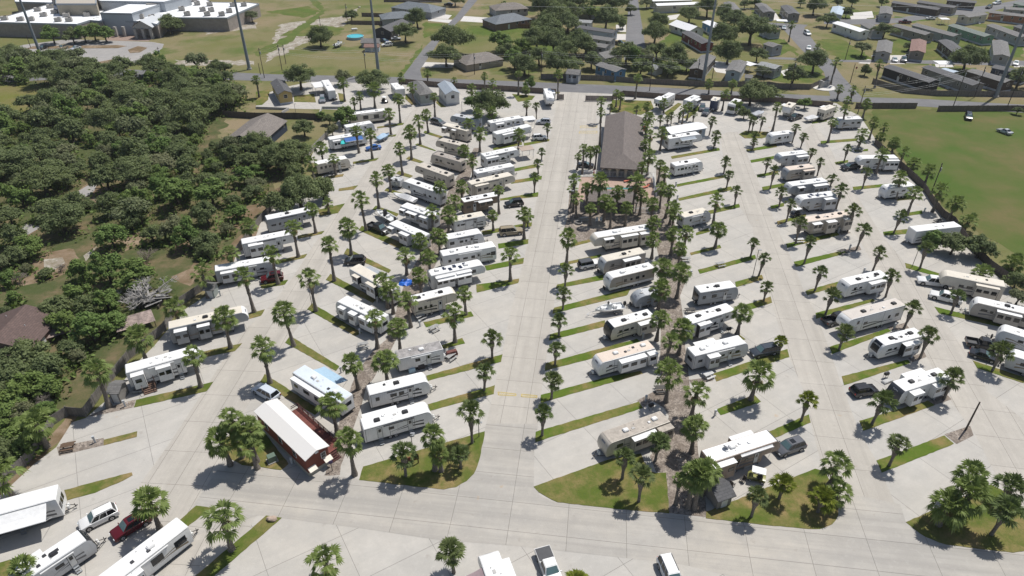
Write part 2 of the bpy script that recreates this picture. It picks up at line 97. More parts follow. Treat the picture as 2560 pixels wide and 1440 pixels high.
('TT',(93.71,99.25),(86.25,103.2),'grey and white trailer with long slide-out behind palm','trailers along the right edge',{'h': 3.4,'body': 'taupe','cap': 'white','roof': 'white','ac': 'b1','slides': [(1,0.2,0.65)],'vents': 'b1','near': 1}),
('TT',(90.07,92.07),(86.3,94.9),'plain white trailer with one window behind black pickup','trailers along the right edge',{'h': 3.2,'body': 'white','cap': 'white','roof': 'white','near': 1}),
('TT',(87.45,85.46),(83.81,88.03),'silver-white trailer cut off by the right edge','trailers along the right edge',{'h': 3.2,'body': 'ltgrey','cap': 'ltgrey','roof': 'white','near': 1}),
('5W',(52.85,222.54),(47.44,215.44),'white trailer with three dark end windows by the road fence','trailers along the road fence',{'h': 3.8,'body': 'white','cap': 'white','roof': 'white','flat': 1,'capwin': 1,'ac': 'w1','slides': [(-1,0.5,0.9)],'near': 1}),
('5W',(60.52,219.96),(56.18,214.94),'white trailer with wide slide-out by the road fence','trailers along the road fence',{'h': 3.8,'body': 'white','cap': 'white','roof': 'white','flat': 1,'slides': [(1,0.2,0.6)],'ac': 'w1','near': 1}),
('TT',(67.06,219.66),(65.25,215.66),'dark blue-nosed small trailer by the road fence','trailers along the road fence',{'h': 3.4,'body': 'ltgrey','cap': 'navy','roof': 'cream','ac': 'w1','flat': 1,'near': 1}),
('MH',(73.26,217.34),(70,212.43),'white motorhome with black windscreen under a dark oak','trailers along the road fence',{'h': 3.5,'body': 'white','cap': 'white','roof': 'white','ac': 'b1','near': 1}),
('5W',(89.37,212.99),(86.18,208.7),'cream trailer with slide-outs behind dark pickup','trailers along the road fence',{'h': 3.8,'body': 'cream','cap': 'white','roof': 'cream','ac': 'b1','slides': [(-1,0.3,0.7)],'flat': 1,'near': 1}),
('TT',(101.43,210.7),(96.53,206.95),'cream toy hauler with black windscreen-like nose panel','trailers along the road fence',{'h': 3.6,'body': 'cream','cap': 'cream','roof': 'cream','capwin': 1,'flat': 1,'slides': [(-1,0.2,0.6)],'near': 1}),
('TT',(-40.65,234.03),(-38.01,227.41),'white trailer between the oaks and a grey-roofed cabin','trailers along the road fence',{'h': 3.6,'body': 'white','cap': 'white','roof': 'white','flat': 1,'slides': [(1,0.4,0.9)],'near': -1}),
('TT',(-65.3,237.79),(-60.45,226.12),'white trailer with broad white patio roof at upper left','trailers along the road fence',{'h': 3.5,'body': 'white','cap': 'white','roof': 'white','flat': 1,'ac': 'w1','near': -1}),
('5W',(-0.67,43.58),(-2.6,49.25),'white fifth-wheel with grey nose cut off by the bottom edge','trailers at the bottom edge',{'h': 3.8,'body': 'white','cap': 'white','roof': 'white','ac': 'w1','slides': [(-1,0.3,0.9)],'awn': (1,0.2,0.85,2,'mauve'),'near': 1}),
]
CARS = [
('suv',(-52.24,58.7),(-55.84,55.73),'white','white SUV parked beside the large white awning trailer'),
('suv',(-47.58,57.74),(-50.85,54.23),'maroon','dark red SUV parked under the bottom-left palm'),
('suv',(-37.14,79.8),(-41.63,82.73),'silverblue','silver SUV with blue bonnet behind the red cabin'),
('suv',(-46.56,115.53),(-50.08,114.34),'maroon','maroon SUV beside the grey and white trailer with brown step'),
('suv',(-31.22,121.64),(-34.54,121.44),'black','black SUV in front of the black and white toy hauler'),
('pickup',(-32.72,137.41),(-27.84,133.89),'black','black pickup parked nose-in to the angled trailers'),
('suv',(2.72,148.66),(-1.74,147.6),'black','black SUV on the empty pad left of the central drive'),
('van',(-2.87,133.57),(2.44,134.67),'tanc','tan pickup with camper shell left of the central drive'),
('jeep',(13.85,119.27),(18.04,120.84),'white','white jeep with dark grey hardtop'),
('suv',(45.96,92.37),(41.13,91),'darkgrey','dark grey SUV in front of the grey-sided trailer'),
('suv',(54.43,81.19),(58.7,82.13),'blackbrown','dark SUV with black roof beside the lettered grey-nosed trailer'),
('suv',(42.69,70.44),(38.23,68.69),'gunmetal','gunmetal SUV with sunroof ahead of the brown striped coach'),
('pickup',(57.1,99.92),(62.75,102.09),'black','black pickup under the nose of the long fifth-wheel'),
('pickup',(87.1,112.52),(81.06,114.34),'white','white extended-cab pickup hitched to the beige fifth-wheel'),
('pickup',(85.85,106.63),(81.32,109.35),'white','white crew-cab pickup below the hitched white pickup'),
('pickup',(80.07,94.33),(84.96,92.65),'black','black pickup with open bed at the right edge'),
('sedan',(79.3,91.55),(82.52,89.4),'black','black sedan beside the black pickup at the right edge'),
('suv',(93.24,170.31),(88.27,168.99),'black','black vehicle at the nose of the white fifth-wheel,far right'),
('suv',(-25.49,205.7),(-20.3,201.84),'gunmetal','dark blue-grey car at the head of the left drive'),
('sedan',(-37.52,184.16),(-41.49,182.67),'blue','bright blue hatchback beside the blue-awning trailer'),
('suv',(6.02,190.53),(10.17,191.32),'white','white SUV left of the central drive near red flag'),
('suv',(11.78,203.84),(7.77,204.28),'silver','silver SUV beside the white carport'),
('sedan',(17.87,171.64),(22,170.97),'black','black sedan parked by the clubhouse palms'),
('suv',(-64.7,229.46),(-62.9,221.7),'grey','grey SUV in front of the white patio-roof trailer'),
('suv',(62.65,219.21),(61.47,214.84),'gunmetal','grey car between the road-fence trailers'),
('pickup',(64.81,217.25),(60.48,209.22),'gunmetal','dark grey pickup in front of the road-fence trailers'),
('pickup',(91.52,209.68),(86.95,206.5),'black','dark pickup before the cream trailer with slide-outs'),
('suv',(145.43,211.07),(143.19,206.5),'black','black SUV alone in the grassy field'),
('sedan',(148.95,194.13),(147.38,198.26),'silver','silver sedan alone in the grassy field'),
('sedan',(127.01,332.12),(124.1,323.36),'silver','silver car at the top of the side street'),
('suv',(132.33,319.6),(132.36,314.09),'white','white SUV driving on the side street'),
('sedan',(125.58,296.05),(122.48,288.08),'white','white car near the roadside palm on the side street'),
('sedan',(153.06,277.51),(150.24,271.05),'silver','silver car parked left of the red-roofed mobile home'),
('pickup',(157.22,278.24),(153.24,270.35),'gunmetal','dark pickup parked beside the red-roofed mobile home'),
('sedan',(198.97,272.47),(194.33,266.21),'white','white car parked by the mobile homes at the right edge'),
('sedan',(201.13,346.59),(204.76,346.59),'white','white car at the upper right street corner'),
('suv',(204.8,358.75),(207.06,355.36),'darkgrey','dark green car beside the long brown mobile home'),
('pickup',(188.09,338.19),(185.02,339.22),'maroon','dark red pickup on the upper right street'),
('suv',(249.51,375.35),(242.87,369.27),'black','black car parked on the upper right street'),
('suv',(259.99,384.17),(252.18,380.35),'white','white pickup at the top of the upper right street'),
('sedan',(-195.7,294.43),(-196.75,290.43),'black','black car in the school car park under trees'),
('suv',(-187.28,294.43),(-188.43,290.43),'tanc','beige car in the school car park'),
('sedan',(-181.38,293.62),(-183.02,289.64),'silver','silver-blue car in the school car park'),
('suv',(-50.77,297.69),(-55.18,296.05),'white','white pickup beside the grey garden sheds'),
('pickup',(43.86,300.18),(47.91,298.52),'black','black pickup beside the pale blue mobile home'),
('suv',(-33.43,364.53),(-38.5,364.53),'grey','grey car on the white driveway of the grey house'),
('sedan',(-30.94,379.09),(-35.76,380.35),'black','black car on the grass at the top street'),
('sedan',(-57.3,305.27),(-53.44,302.71),'navy','dark blue car by the dark-roofed house'),
('sedan',(-52.35,307),(-48.98,307.87),'silver','silver car under the oak by the dark-roofed house'),
('pickup',(3.75,52.49),(5.34,47.34),'white','white pickup with black bed cover at the bottom edge'),
('van',(18.81,50.81),(19.6,46.83),'white','white pickup with camper shell at the bottom edge'),
('cart',(34.97,63.74),(33.09,64.45),'olive','yellow-green golf cart with white canopy'),
('cart',(68.11,143.33),(65.52,142.32),'black','black golf cart beside the beige fifth-wheel'),
('cart',(-60.66,230.53),(-59.35,225.27),'cream','white golf cart under the patio roof'),
('cart',(-43.55,225.27),(-41.72,223.22),'black','black golf cart beneath the upper oaks'),
('boat',(20.96,104.65),(15.51,103.04),'white','white centre-console boat on a trailer beside teardrop camper'),
('boat',(-26.68,138.37),(-32.31,143.84),'white2','white boat with black console cover beside black pickup'),
('boatcov',(-23.28,148.56),(-29.29,152.39),'whitec','boat under a white tarpaulin beside grey slide-out trailer'),
('boat',(-74.32,293.62),(-72.36,299.35),'white','small white boat on the dry grass near the blue pool'),
('boatcov',(91.8,205.61),(96.05,206.95),'whitec','white shrink-wrapped boat near the far-right drive'),
('boatcov',(76.32,209.22),(80.19,211.53),'silver','silver covered boat under the dark oak'),
('utrail',(-30.68,159.31),(-27.71,158.13),'ltgreyc','grey enclosed utility trailer beside fifth-wheel'),
('boatcov',(-39.07,188.73),(-36.5,192.51),'bluec','pale blue covered boat behind the blue hatchback'),
]
GRASS = [
[(7.95,105.43),(23.62,112.2),(22.46,109.64),(7.61,103.55)],
[(6.84,97.2),(17.23,101.43),(17.02,99.59),(6.58,95.37)],
[(5.7,89.13),(22.31,95.88),(23.09,94.6),(19.92,92.77),(5.54,87.24)],
[(4.66,81.27),(16.63,85.92),(21.66,87.19),(21.79,86.43),(4.52,79.47)],
[(3.54,73.19),(20.08,79.7),(20.58,78.34),(3.41,71.06)],
[(8.96,113.43),(18.65,117.14),(18.43,115.19),(8.72,111.99)],
[(10.07,121.53),(19.08,125.2),(19.18,124.17),(9.9,120.34)],
[(12.97,129.69),(17.81,131.91),(17.68,130.66),(12.88,128.39)],
[(-14.3,85.92),(-1.65,91.54),(-1.88,89.53),(-13.93,84.68)],
[(-13.27,79.13),(-2.78,83.58),(-2.98,81.55),(-12.81,77.68)],
[(-16.33,100.81),(-7.74,104.29),(-7.19,102.69),(-15.71,99.29)],
[(-12.5,93.89),(-8.94,96.17),(-8.32,94.6),(-11.9,93.05)],
[(-7.2,113.43),(1.46,115.63),(1.28,114.01),(-6.92,110.58)],
[(-5.68,120.54),(2.55,123.76),(2.35,121.49),(-5.2,118.67)],
[(-3.08,129.69),(3.65,131.82),(3.52,129.69),(-2.87,127.61)],
[(-6.81,135.48),(4.64,139.68),(4.5,137.75),(-6.47,133.63)],
[(-2.96,151.95),(6.64,155.56),(6.46,153.07),(-2.95,150.85)],
[(-0.21,162.43),(7.91,165.41),(7.72,163.17),(-0.21,160.49)],
[(0.43,170.05),(6.77,173.24),(6.59,170.84),(0.64,168.22)],
[(3.5,188.26),(11.1,191.38),(10.91,189.81),(3.47,186.12)],
[(-5.51,184.62),(2.92,188.88),(2.9,187.03),(-5.24,182.84)],
[(44.43,178.44),(59.41,184.62),(59.23,182.76),(44.37,176.68)],
[(42.17,160.19),(56.3,166.05),(56.15,164.47),(42.13,158.7)],
[(41.05,152.12),(56,159),(55.95,156.94),(41.02,150.74)],
[(46.86,145.42),(55.3,149.12),(55.02,147.25),(46.67,143.62)],
[(41.57,134.64),(44.84,136.99),(44.84,135.11),(41.31,133.49)],
[(38.29,125.83),(45.62,129.25),(45.62,127.95),(38.28,124.79)],
[(38.46,118.98),(52.03,125),(51.75,123.35),(38.52,117.44)],
[(44.87,114.45),(51.1,117.06),(50.89,115.37),(44.53,112.45)],
[(44.81,106.48),(50.41,109.19),(50,107.15),(45.07,104.77)],
[(40.7,97.49),(41.64,95.74),(41.16,95.6),(40.31,97.05)],
[(33.59,86.43),(48.16,93),(47.76,90.81),(33.59,84.53)],
[(31.96,78.01),(38.89,81.32),(39.52,79.7),(32.4,76.69)],
[(37.72,72.7),(46.1,76.93),(45.75,75.12),(39.08,71.89)],
[(66.82,183.43),(76.75,187.64),(76.2,185.22),(66.66,181.67)],
[(65.83,175.71),(73.33,178.79),(72.72,176.54),(65.57,174.06)],
[(64.74,166.17),(71.18,168.74),(70.51,166.68),(64.32,164.41)],
[(63.8,158.58),(70.8,161.22),(70.16,159.3),(63.36,156.48)],
[(62.63,148.04),(66.44,149.65),(65.82,147.78),(62.25,146.46)],
[(61.64,140.12),(69.74,143.88),(69.28,142.61),(61.21,138.42)],
[(60.24,129.69),(73.57,135.02),(73.58,133.63),(59.88,127.95)],
[(59.39,122.13),(71.85,126.89),(72.29,125.83),(59.12,120.15)],
[(57.94,111.28),(70.03,116.38),(70.21,114.89),(57.7,109.74)],
[(57.12,103.8),(69.99,108.44),(70.08,107.69),(56.53,101.96)],
[(55.8,93.61),(68.51,98.89),(68.72,98.17),(55.46,91.62)],
[(54.76,85.8),(67.9,90.11),(67.89,89.21),(54.35,83.58)],
[(53.34,75.5),(66.17,79.97),(66.65,78.91),(53.04,73.36)],
[(52.38,67.49),(64.75,72.47),(65.36,70.77),(52.22,65.32)],
[(88.56,174.26),(92.89,175.98),(92.19,174.26),(88.22,172.57)],
[(86.94,158.7),(96.88,160.61),(96.4,159),(86.41,156.83)],
[(84.02,135.11),(90.32,136.42),(89.24,134.18),(83.46,133.36)],
[(82.54,121.73),(88.31,117.06),(87.3,115.93),(81.8,119.68)],
[(90.51,189.81),(102.11,191.93),(101.28,189.96),(89.83,187.64)],
[(94.04,206.23),(99.95,209.39),(98.74,206.23),(93.23,204.03)],
[(80.56,105.82),(92.71,99.13),(91.51,98.38),(80.28,103.64)],
[(78.81,89.85),(84.93,85.55),(84,84.07),(78.48,87.91)],
[(97.54,183.13),(101.86,183.87),(101.15,182.25),(97.21,181.67)],
[(95.09,152.4),(100.73,153.8),(99.77,151.84),(94.56,150.74)],
[(93.94,144.39),(98.16,145.68),(97.37,143.88),(93.44,142.86)],
]
LAWN = [
[(51.57,56.99),(61.7,61.28),(66.34,63.16),(67.21,62.29),(68.08,61.02),(67.49,57.69),(66.99,54.04),(64.34,52.66),(62.85,52.49),(59.13,52.99),(55.04,53.6),(53.64,54.34),(52.55,55.23)],
[(25.87,58.65),(35.25,62.72),(43.02,66.01),(44.34,65.55),(44.12,62.64),(43.8,59.95),(43.16,58.17),(42.55,57.3),(41.78,56.68),(39.96,55.99),(38.78,55.96),(33.38,56.53),(25.55,57.62)],
[(3.01,62.84),(14.28,67.87),(18.69,68.86),(19.06,67.12),(19.39,65.65),(20.31,65.25),(21.73,65.28),(20.86,58.41),(14.55,59.05),(6.2,60.19),(4.76,61.02),(3.7,61.87)],
[(-21.22,66.38),(-12.62,69.88),(-4.07,73.29),(-4.63,68.25),(-4.92,66.56),(-5.35,65.1),(-6.27,63.86),(-7.73,62.78),(-9.35,62.4),(-11.86,62.67),(-21.35,64)],
[(-42.85,71.56),(-41.78,69.36),(-40.33,67.68),(-38.57,66.71),(-36.47,66.41),(-32.7,65.75),(-31.94,66.93),(-34.65,69.98),(-38.38,74.44),(-41.28,74.02)],
[(-61.53,62.21),(-53.66,65.37),(-53.29,64.89),(-54.21,63.86),(-57.05,61.78),(-60.09,60.57)],
[(-44.37,55.99),(-42.4,59.62),(-40.13,59.29),(-42.02,56.6),(-43.16,54.63)],
[(-38.49,49.2),(-33.41,56.63),(-32.52,58.01),(-30.34,57.66),(-32.67,54.26),(-36.19,49.2)],
[(-65.62,50.77),(-63.34,51.07),(-59.27,52.59),(-61,49.27),(-63.28,47.17)],
[(-60.7,71.56),(-56.51,73.29),(-56.07,72.17),(-60.16,70.47)],
[(-59.81,80.16),(-49.11,84.43),(-49.36,82.14),(-59.4,78.41)],
[(-54.16,92.09),(-47.77,94.6),(-48.28,92.44),(-53.49,90.54)],
[(-49.97,103.23),(-46.83,104.94),(-46.95,102.85),(-49.27,101.65)],
[(-50.39,113.43),(-45.28,115.19),(-45.43,113.43),(-49.55,111.99)],
[(-49.82,122.54),(-43.89,125.41),(-44.2,123.68),(-49.52,121.13)],
[(-48.01,133.36),(-42.55,135.57),(-42.91,134.09),(-47.63,131.91)],
[(-46.51,145.94),(-40.74,149.38),(-41.36,144.28),(-45.28,142.76)],
[(-43.95,157.64),(-39.44,159.59),(-40.04,157.12),(-43.78,156.25)],
[(-49.14,164.79),(-44.54,166.68),(-44.46,165.04),(-48.83,163.42)],
[(-43.69,174.61),(-37,177.38),(-37.52,175.5),(-43.4,173.11)],
[(-41.52,201.43),(-33.68,204.9),(-33.76,203.15),(-41.14,200.06)],
[(-37.9,193.94),(-34.64,195.15),(-34.86,193.53),(-37.42,192.73)],
[(-39.87,96.76),(-29.2,88.35),(-29.54,87.14),(-40.12,94.74)],
[(-38.4,106.92),(-27.1,97.64),(-28.18,96.7),(-38.81,104.94)],
[(-41.22,86.38),(-30.05,77.9),(-30.56,76.75),(-41.45,84.31)],
[(-37.21,117.44),(-26.35,108.37),(-26.67,107.02),(-37.59,115.19)],
[(-35.9,127.83),(-25.01,118.9),(-25.25,117.74),(-36.1,125.41)],
[(-34.51,138.04),(-23.51,129.6),(-24.32,127.44),(-34.85,135.95)],
[(-32.97,148.15),(-26.8,143.88),(-27.26,142.11),(-33.53,146.2)],
[(-31.83,158.11),(-27.33,154.93),(-28.25,154.36),(-32.24,156.36)],
[(-30.22,168.61),(-26.09,165.41),(-26.73,164.16),(-30.75,166.68)],
[(-28.78,178.44),(-24.18,174.61),(-25.19,173.79),(-29.43,176.54)],
[(-27.37,188.03),(-21.64,182.76),(-21.88,182.25),(-28.11,186.88)],
[(-26.42,198.21),(-20.21,192.97),(-21.33,192.17),(-26.74,196.38)],
[(33.88,226.93),(46.91,225.9),(46.53,217.87),(41.37,212.16),(38.62,213.09),(31.71,214.51)],
[(49.1,214.04),(55.61,223.85),(56.74,222.83),(49.68,210.31)],
[(53.94,209.39),(61.51,220.33),(62.6,219.34),(55.65,208.48)],
[(0,233.32),(7.91,231.16),(6.78,226.93),(2.02,224.87)],
[(68.08,195.15),(70.7,198.04),(77.42,197.21),(78.45,194.75),(73.99,191.93),(68.96,191.93)],
[(-36.74,233.32),(-31.65,222.33),(-33.25,221.83),(-36.39,227.98)],
[(-25.41,226.93),(-21.77,219.64),(-23.39,219.34),(-25.46,223.85)],
[(-74.98,231.16),(-68.62,233.32),(-65.78,224.36),(-73.3,224.87)],
[(-89.41,235.52),(-85.18,237.75),(-82.66,226.93),(-83.13,221.83),(-84.97,221.33)],
[(-60.54,234.41),(-58.57,233.32),(-55.82,224.87),(-57.83,224.87)],
]
GRAVEL = [
[(-26.29,64.74),(-24.19,64.89),(-24.42,66.56),(-24.12,69.59),(-24.12,73.19),(-23.73,79.24),(-23.76,82.98),(-22.87,85.42),(-22.2,89.53),(-21.23,92.22),(-20.27,97.94),(-18.7,102.85),(-18.03,110.16),(-15.93,121.33),(-15.24,127.95),(-13.87,138.91),(-12.31,151.29),(-11.33,160.49),(-10.38,173.24),(-9.18,184.62),(-10.91,184.62),(-12.16,175.98),(-13.87,167.96),(-16.11,155.79),(-16.99,142.86),(-18.21,131.46),(-19.65,124.58),(-21.21,116.68),(-21.85,109.47),(-21.89,101.59),(-22.45,95.6),(-24.11,92.77),(-25.02,90.06),(-25.81,86.93),(-26.23,83.95),(-26.25,80.16),(-26.46,75.71),(-26.43,69.98)],
[(20.81,58.46),(25.6,57.82),(26.11,59.95),(26.44,62.98),(27.14,69.2),(27.86,73.19),(28.59,78.34),(28.97,82.98),(29.91,89.53),(30.55,94.45),(32.14,104.13),(32.78,109.47),(35.89,116.68),(36.91,124.58),(36.41,131.46),(38.23,142.86),(39.28,155.79),(41.02,170.57),(38.86,170.57),(36.25,155.79),(31.9,138.91),(31.66,129.69),(31.03,121.33),(29.75,115.19),(27.62,106.75),(26.94,97.94),(25.37,90.06),(24.39,83.95),(21.98,80.16),(23.87,78.34),(24.29,76.58),(22.61,71.56),(20,68.44),(20.35,65.46),(21.72,65.25)],
[(14.53,156.25),(12.96,141.86),(11.87,136.61),(12.61,131.46),(14.83,130.39),(17.81,132),(19.77,133.63),(25.62,136.99),(32.94,136.99),(37.26,155.79),(28.52,158.11)],
[(-66.92,70.17),(-60.9,71.97),(-60.23,70.47),(-65.66,68.44)],
[(-65.72,76.36),(-63.41,78.57),(-59.94,80.27),(-59.5,78.46),(-63.93,76.8)],
[(19.88,79.93),(24.08,82.98),(24.19,81.79),(20.75,78.46)],
[(33.04,85.67),(33.13,84.68),(29.34,83.95),(29.23,84.93)],
[(73.61,135.11),(76.06,135.57),(76.59,134.64),(73.92,133.63)],
[(71.85,126.89),(76.01,129.04),(75.73,127.1),(72.59,126.04)],
[(68.5,99.29),(72.45,100.66),(72.45,99.13),(68.93,98.23)],
[(68.07,90.46),(71.7,92.22),(71.45,90.86),(68.23,89.4)],
[(66.17,79.97),(69.91,81.32),(70.07,80.27),(66.69,78.97)],
[(64.93,72.68),(69.75,74.44),(69.17,72.47),(65.68,70.73)],
]
CONC = [
[(-75.6,58),(-70.2,59.4),(-68.4,66.8),(-67,70.1),(-67.4,75.2),(-65.8,76.1),(-64.1,81.6),(-63.9,89.5),(-63,93.9),(-62.1,104.8),(-59,110.9),(-57.4,115.2),(-59,124.6),(-57.4,133.3),(-58.7,141.9),(-57.1,151.3),(-53,158.1),(-47.5,170.6),(-56.1,174.6),(-56.3,184.6),(-54.4,197.2),(-55,211.2),(-52.2,216.9),(-84.2,218.9),(-85.2,222),(-85.3,233.3),(-82.3,240),(-70.3,249.4),(-63.5,251.9),(-54.8,244.6),(-46.5,247),(-38.5,247),(-18.6,242.3),(1.4,236.4),(16.6,233.3),(20,242.3),(35.1,239.1),(36.2,234.6),(38.5,231.2),(51.5,234.6),(78.2,230.3),(92.8,229),(108.5,223.6),(109.2,218.9),(111.2,211.2),(107.2,190.7),(104.7,170.6),(103.9,158.1),(102.9,150.2),(101.3,139.9),(99.1,124.6),(98.8,118.2),(100.4,94.5),(85.2,57.4),(72.5,41.4),(0.7,20.4),(-88.6,41.4)],
]
DRIVES = [
('central_drive',[(-4.2,72.8),(-2.8,83.5),(-1.7,91.6),(-0.4,102.8),(1.4,115.5),(2.4,122.1),(3.5,130.6),(6.6,155.6),(8.3,170.6),(10,187.6),(11.1,191.4),(15.7,231.2),(17.6,238.2),(33.8,238.2),(30.3,231.2),(26.8,211.2),(25.2,184),(20.8,183.4),(17.7,176),(14.8,162.9),(12.7,141.9),(10.6,128),(8.9,113),(6.8,97.3),(4.7,81.6),(3.7,72.9)],1.4384),
('left_drive',[(-43,49.3),(-35,49.3),(-32.8,65.5),(-36.5,66.5),(-40.3,67.7),(-42.4,70.4),(-41.3,83.9),(-39.9,95.6),(-38,105.4),(-37.5,116.7),(-36.4,128),(-33.6,145.9),(-32.4,160.5),(-29.9,168),(-29.3,180.2),(-28.3,190.7),(-25.2,207.6),(-22.7,222.8),(-30.9,224.9),(-34,207.6),(-35,192.3),(-38.2,176),(-39.9,159.3),(-41,147),(-43.1,133.3),(-44.5,116.7),(-45.7,108.1),(-49.2,95.6),(-49.8,83.9),(-50.6,71.6),(-51.8,61.3)],1.5048),
('front_drive',[(-43.7,53.7),(-42.8,59.3),(-41.5,67.7),(-38.8,66.6),(-32.8,65.5),(-24.7,64.7),(-12.7,63),(-9.4,62.5),(-7.2,63.3),(-5.4,65.6),(-4.4,70.8),(-4,74.9),(4,74.9),(3.3,70),(3,63),(3.8,61.3),(6.2,60.1),(14.4,59.1),(25.3,57.6),(38.9,56),(40.5,56.1),(42.8,58),(43.9,59.9),(44,62.3),(52.2,59.9),(51.6,57.1),(52.6,55.2),(55.1,53.6),(62.8,52.5),(71.7,53.2),(64.8,43.2),(42.6,44.7),(20.8,50.9),(0,53.5),(-9.2,54.3),(-19.7,56.1),(-33.4,58.1)],-0.1276),
('right_drive',[(44,62),(43.6,59.9),(51.5,59.6),(52.4,67.7),(52.5,74),(53.9,83.5),(55.6,93.3),(57.2,104.1),(57.4,110.2),(59.1,121.3),(59.9,128.8),(60.7,137.9),(62.2,147),(63.2,156.5),(64.3,165.4),(65.4,174.6),(66.8,184.6),(68.3,197.2),(65.3,197.2),(62.1,193.9),(59.9,182.8),(56.2,164.7),(56,156.9),(55.1,147.4),(55.1,137),(52.1,124.6),(51.2,116.7),(49.9,107.4),(47.8,91.1),(47.1,80.2),(45.7,74.9),(44.4,67.7)],1.4316),
('far_right_drive',[(66.1,55.5),(73.4,55.5),(80.5,70),(76.9,82),(78.3,88),(80.3,104.1),(82.5,115.2),(82.6,121.3),(83,133.3),(86.6,158.1),(89,173.2),(93.1,193.9),(93.8,204),(87.1,197.2),(82.9,176),(80.6,155.8),(78.3,142.9),(76.6,128),(74.3,111.6),(73.1,101.6),(71.7,92.2),(69.8,80.2),(69.5,72.4),(66.9,59.3)],1.3896),
]
ROADS = [
('main_road',[(-231.5,249.4),(-158.1,263.7),(-126.1,260.5),(-109,259.5),(-88.5,256.4),(-41.5,252.9),(0,248),(51.2,240.9),(90.2,233.8),(119.1,229.9),(138.8,228.2),(170.4,222),(193.3,216.9),(186.5,207.6),(165.5,214.2),(135,220.4),(116.8,224.5),(91.1,227.8),(49.6,231.6),(0,237.7),(-40.4,244.6),(-65.4,247),(-86,248),(-105.5,249.4),(-152.9,253.4),(-222.5,237.7)]),
('side_street',[(-40.8,252.9),(-33.2,251.9),(-35.1,262.1),(-31.5,307.5),(-23.8,354.6),(-15,422),(-20.8,422),(-27.7,354.6),(-37,294.2)]),
('side_street',[(44.7,275.9),(53.9,275.9),(59.7,322),(65.8,373.2),(73,428.1),(69,428.1),(55.8,345.9)]),
('side_street',[(109.4,231.2),(119.8,229.9),(122.9,254.4),(126.5,273.1),(130.4,300.7),(135.6,329.6),(139.7,336),(118.8,341.7),(121.9,339.2),(125,325.8),(121.2,294.2),(118.1,259.5)]),
('side_street',[(102.4,277.1),(116.4,275.9),(131.2,273.1),(198.8,267.5),(228,264.8),(232.7,271.4),(203.4,274.8),(134,275.9),(103.5,280.6)]),
('side_street',[(147.9,337.6),(170,336),(189.7,341.7),(205.6,350.2),(244,365.6),(286.5,393.6),(293.5,404.5),(253.1,381.1),(212.5,363.7),(189.9,350.2),(151.1,345.9)]),
('school_parking',[(-224,281.8),(-211.9,291),(-208.6,299.4),(-194.9,308.9),(-155.9,304.1),(-149.3,300.7),(-146.8,292.9),(-147.7,281.8),(-149.1,267.5),(-149.7,262.1),(-157.3,263.7),(-158.1,273.1),(-178.6,273.1),(-200.9,275.9),(-216.2,270.3)]),
('driveway',[(-44.5,363.7),(-29.8,356.4),(-31.1,347.6),(-40.1,349.4)]),
('driveway',[(-23.8,354.6),(-8.8,350.2),(-9.5,339.2),(-25,343.4)]),
('driveway',[(-41,349.4),(-27.1,345.9),(-28.6,339.2),(-40.5,344.2)]),
('slab',[(167.3,354.6),(178.5,359.1),(171.4,345.9),(162.2,340.1)]),
('driveway',[(171.3,361.9),(183,365.6),(177.6,351.1),(167.3,347.6)]),
('driveway',[(154,283),(160,283),(153.9,270.3),(148.1,270.3)]),
('driveway',[(166.8,273.1),(173.1,273.1),(170.8,265.9),(163.8,265.9)]),
('driveway',[(142.4,277.1),(143.5,275.9),(140.2,270.3),(136,271.4)]),
('driveway',[(219.8,347.6),(224.7,345.9),(216.2,336),(211.5,337.6)]),
('driveway',[(101.8,260.5),(105.9,263.7),(106.4,258.5),(101.3,254.4)]),
('driveway',[(78.1,275.9),(86.5,271.4),(81.1,256.9),(77.2,259.5)]),
('driveway',[(49.1,336),(53.8,336),(51.9,322),(47.3,322)]),
('driveway',[(45.9,318.2),(51.3,318.2),(50,307.5),(44.6,307.5)]),
('driveway',[(76.2,354.6),(84.1,359.1),(79.8,347.6),(73.3,344.2)]),
('driveway',[(124.1,359.1),(132.7,360.9),(129.8,345.9),(119.6,344.2)]),
('driveway',[(197.6,273.1),(203.4,274.8),(199.4,265.9),(194,265.9)]),
('driveway',[(-34.8,273.1),(-22,271.4),(-23.1,264.8),(-35.5,265.9)]),
]
DIRT = [
[(-71.5,59),(-70.6,60.9),(-70.1,64.4),(-69.3,66.6),(-69.1,69.6),(-69.9,74.7),(-68.8,76.8),(-66.6,76.1),(-67.4,74.9),(-67,70.1),(-68.4,66.8),(-70.2,59.4)],
[(-106.8,120.5),(-103.3,122.9),(-95.8,128),(-90.6,123.8),(-91.4,118.2),(-93.8,115.2),(-96.9,112.3),(-100.8,110.9)],
[(-110.3,151.3),(-108.3,161.7),(-99.8,158.1),(-94.5,147),(-102.7,147)],
[(-67.6,141.9),(-62.7,150.2),(-60.1,158.1),(-57.1,151.3),(-60.4,142.9),(-61.6,135.1)],
[(-109.7,131.5),(-112.3,138.9),(-107.5,137),(-107.8,130.6)],
[(-60.8,134.2),(-54.7,142.9),(-54.3,137.9),(-57.2,124.6),(-59.3,118.2),(-61.2,116.7)],
[(-75.5,131.5),(-73,134.2),(-70.4,129.7),(-71.8,124.6)],
[(-88.3,134.2),(-84.7,136),(-81.8,129.7),(-84.1,127.1)],
[(-68.5,116.7),(-66,122.9),(-63.1,119.8),(-64.3,112.3)],
[(-59,165.4),(-55.5,168),(-53.4,155.8),(-57.1,151.3)],
]
PATH = [
[(-110.4,152.4),(-108.1,162.4),(-105.3,156.9),(-106.3,150.2)],
[(-109.4,130.9),(-112.8,138.9),(-108.1,137.9)],
[(-108.4,169.3),(-108.4,173.8),(-105.9,171.9)],
]
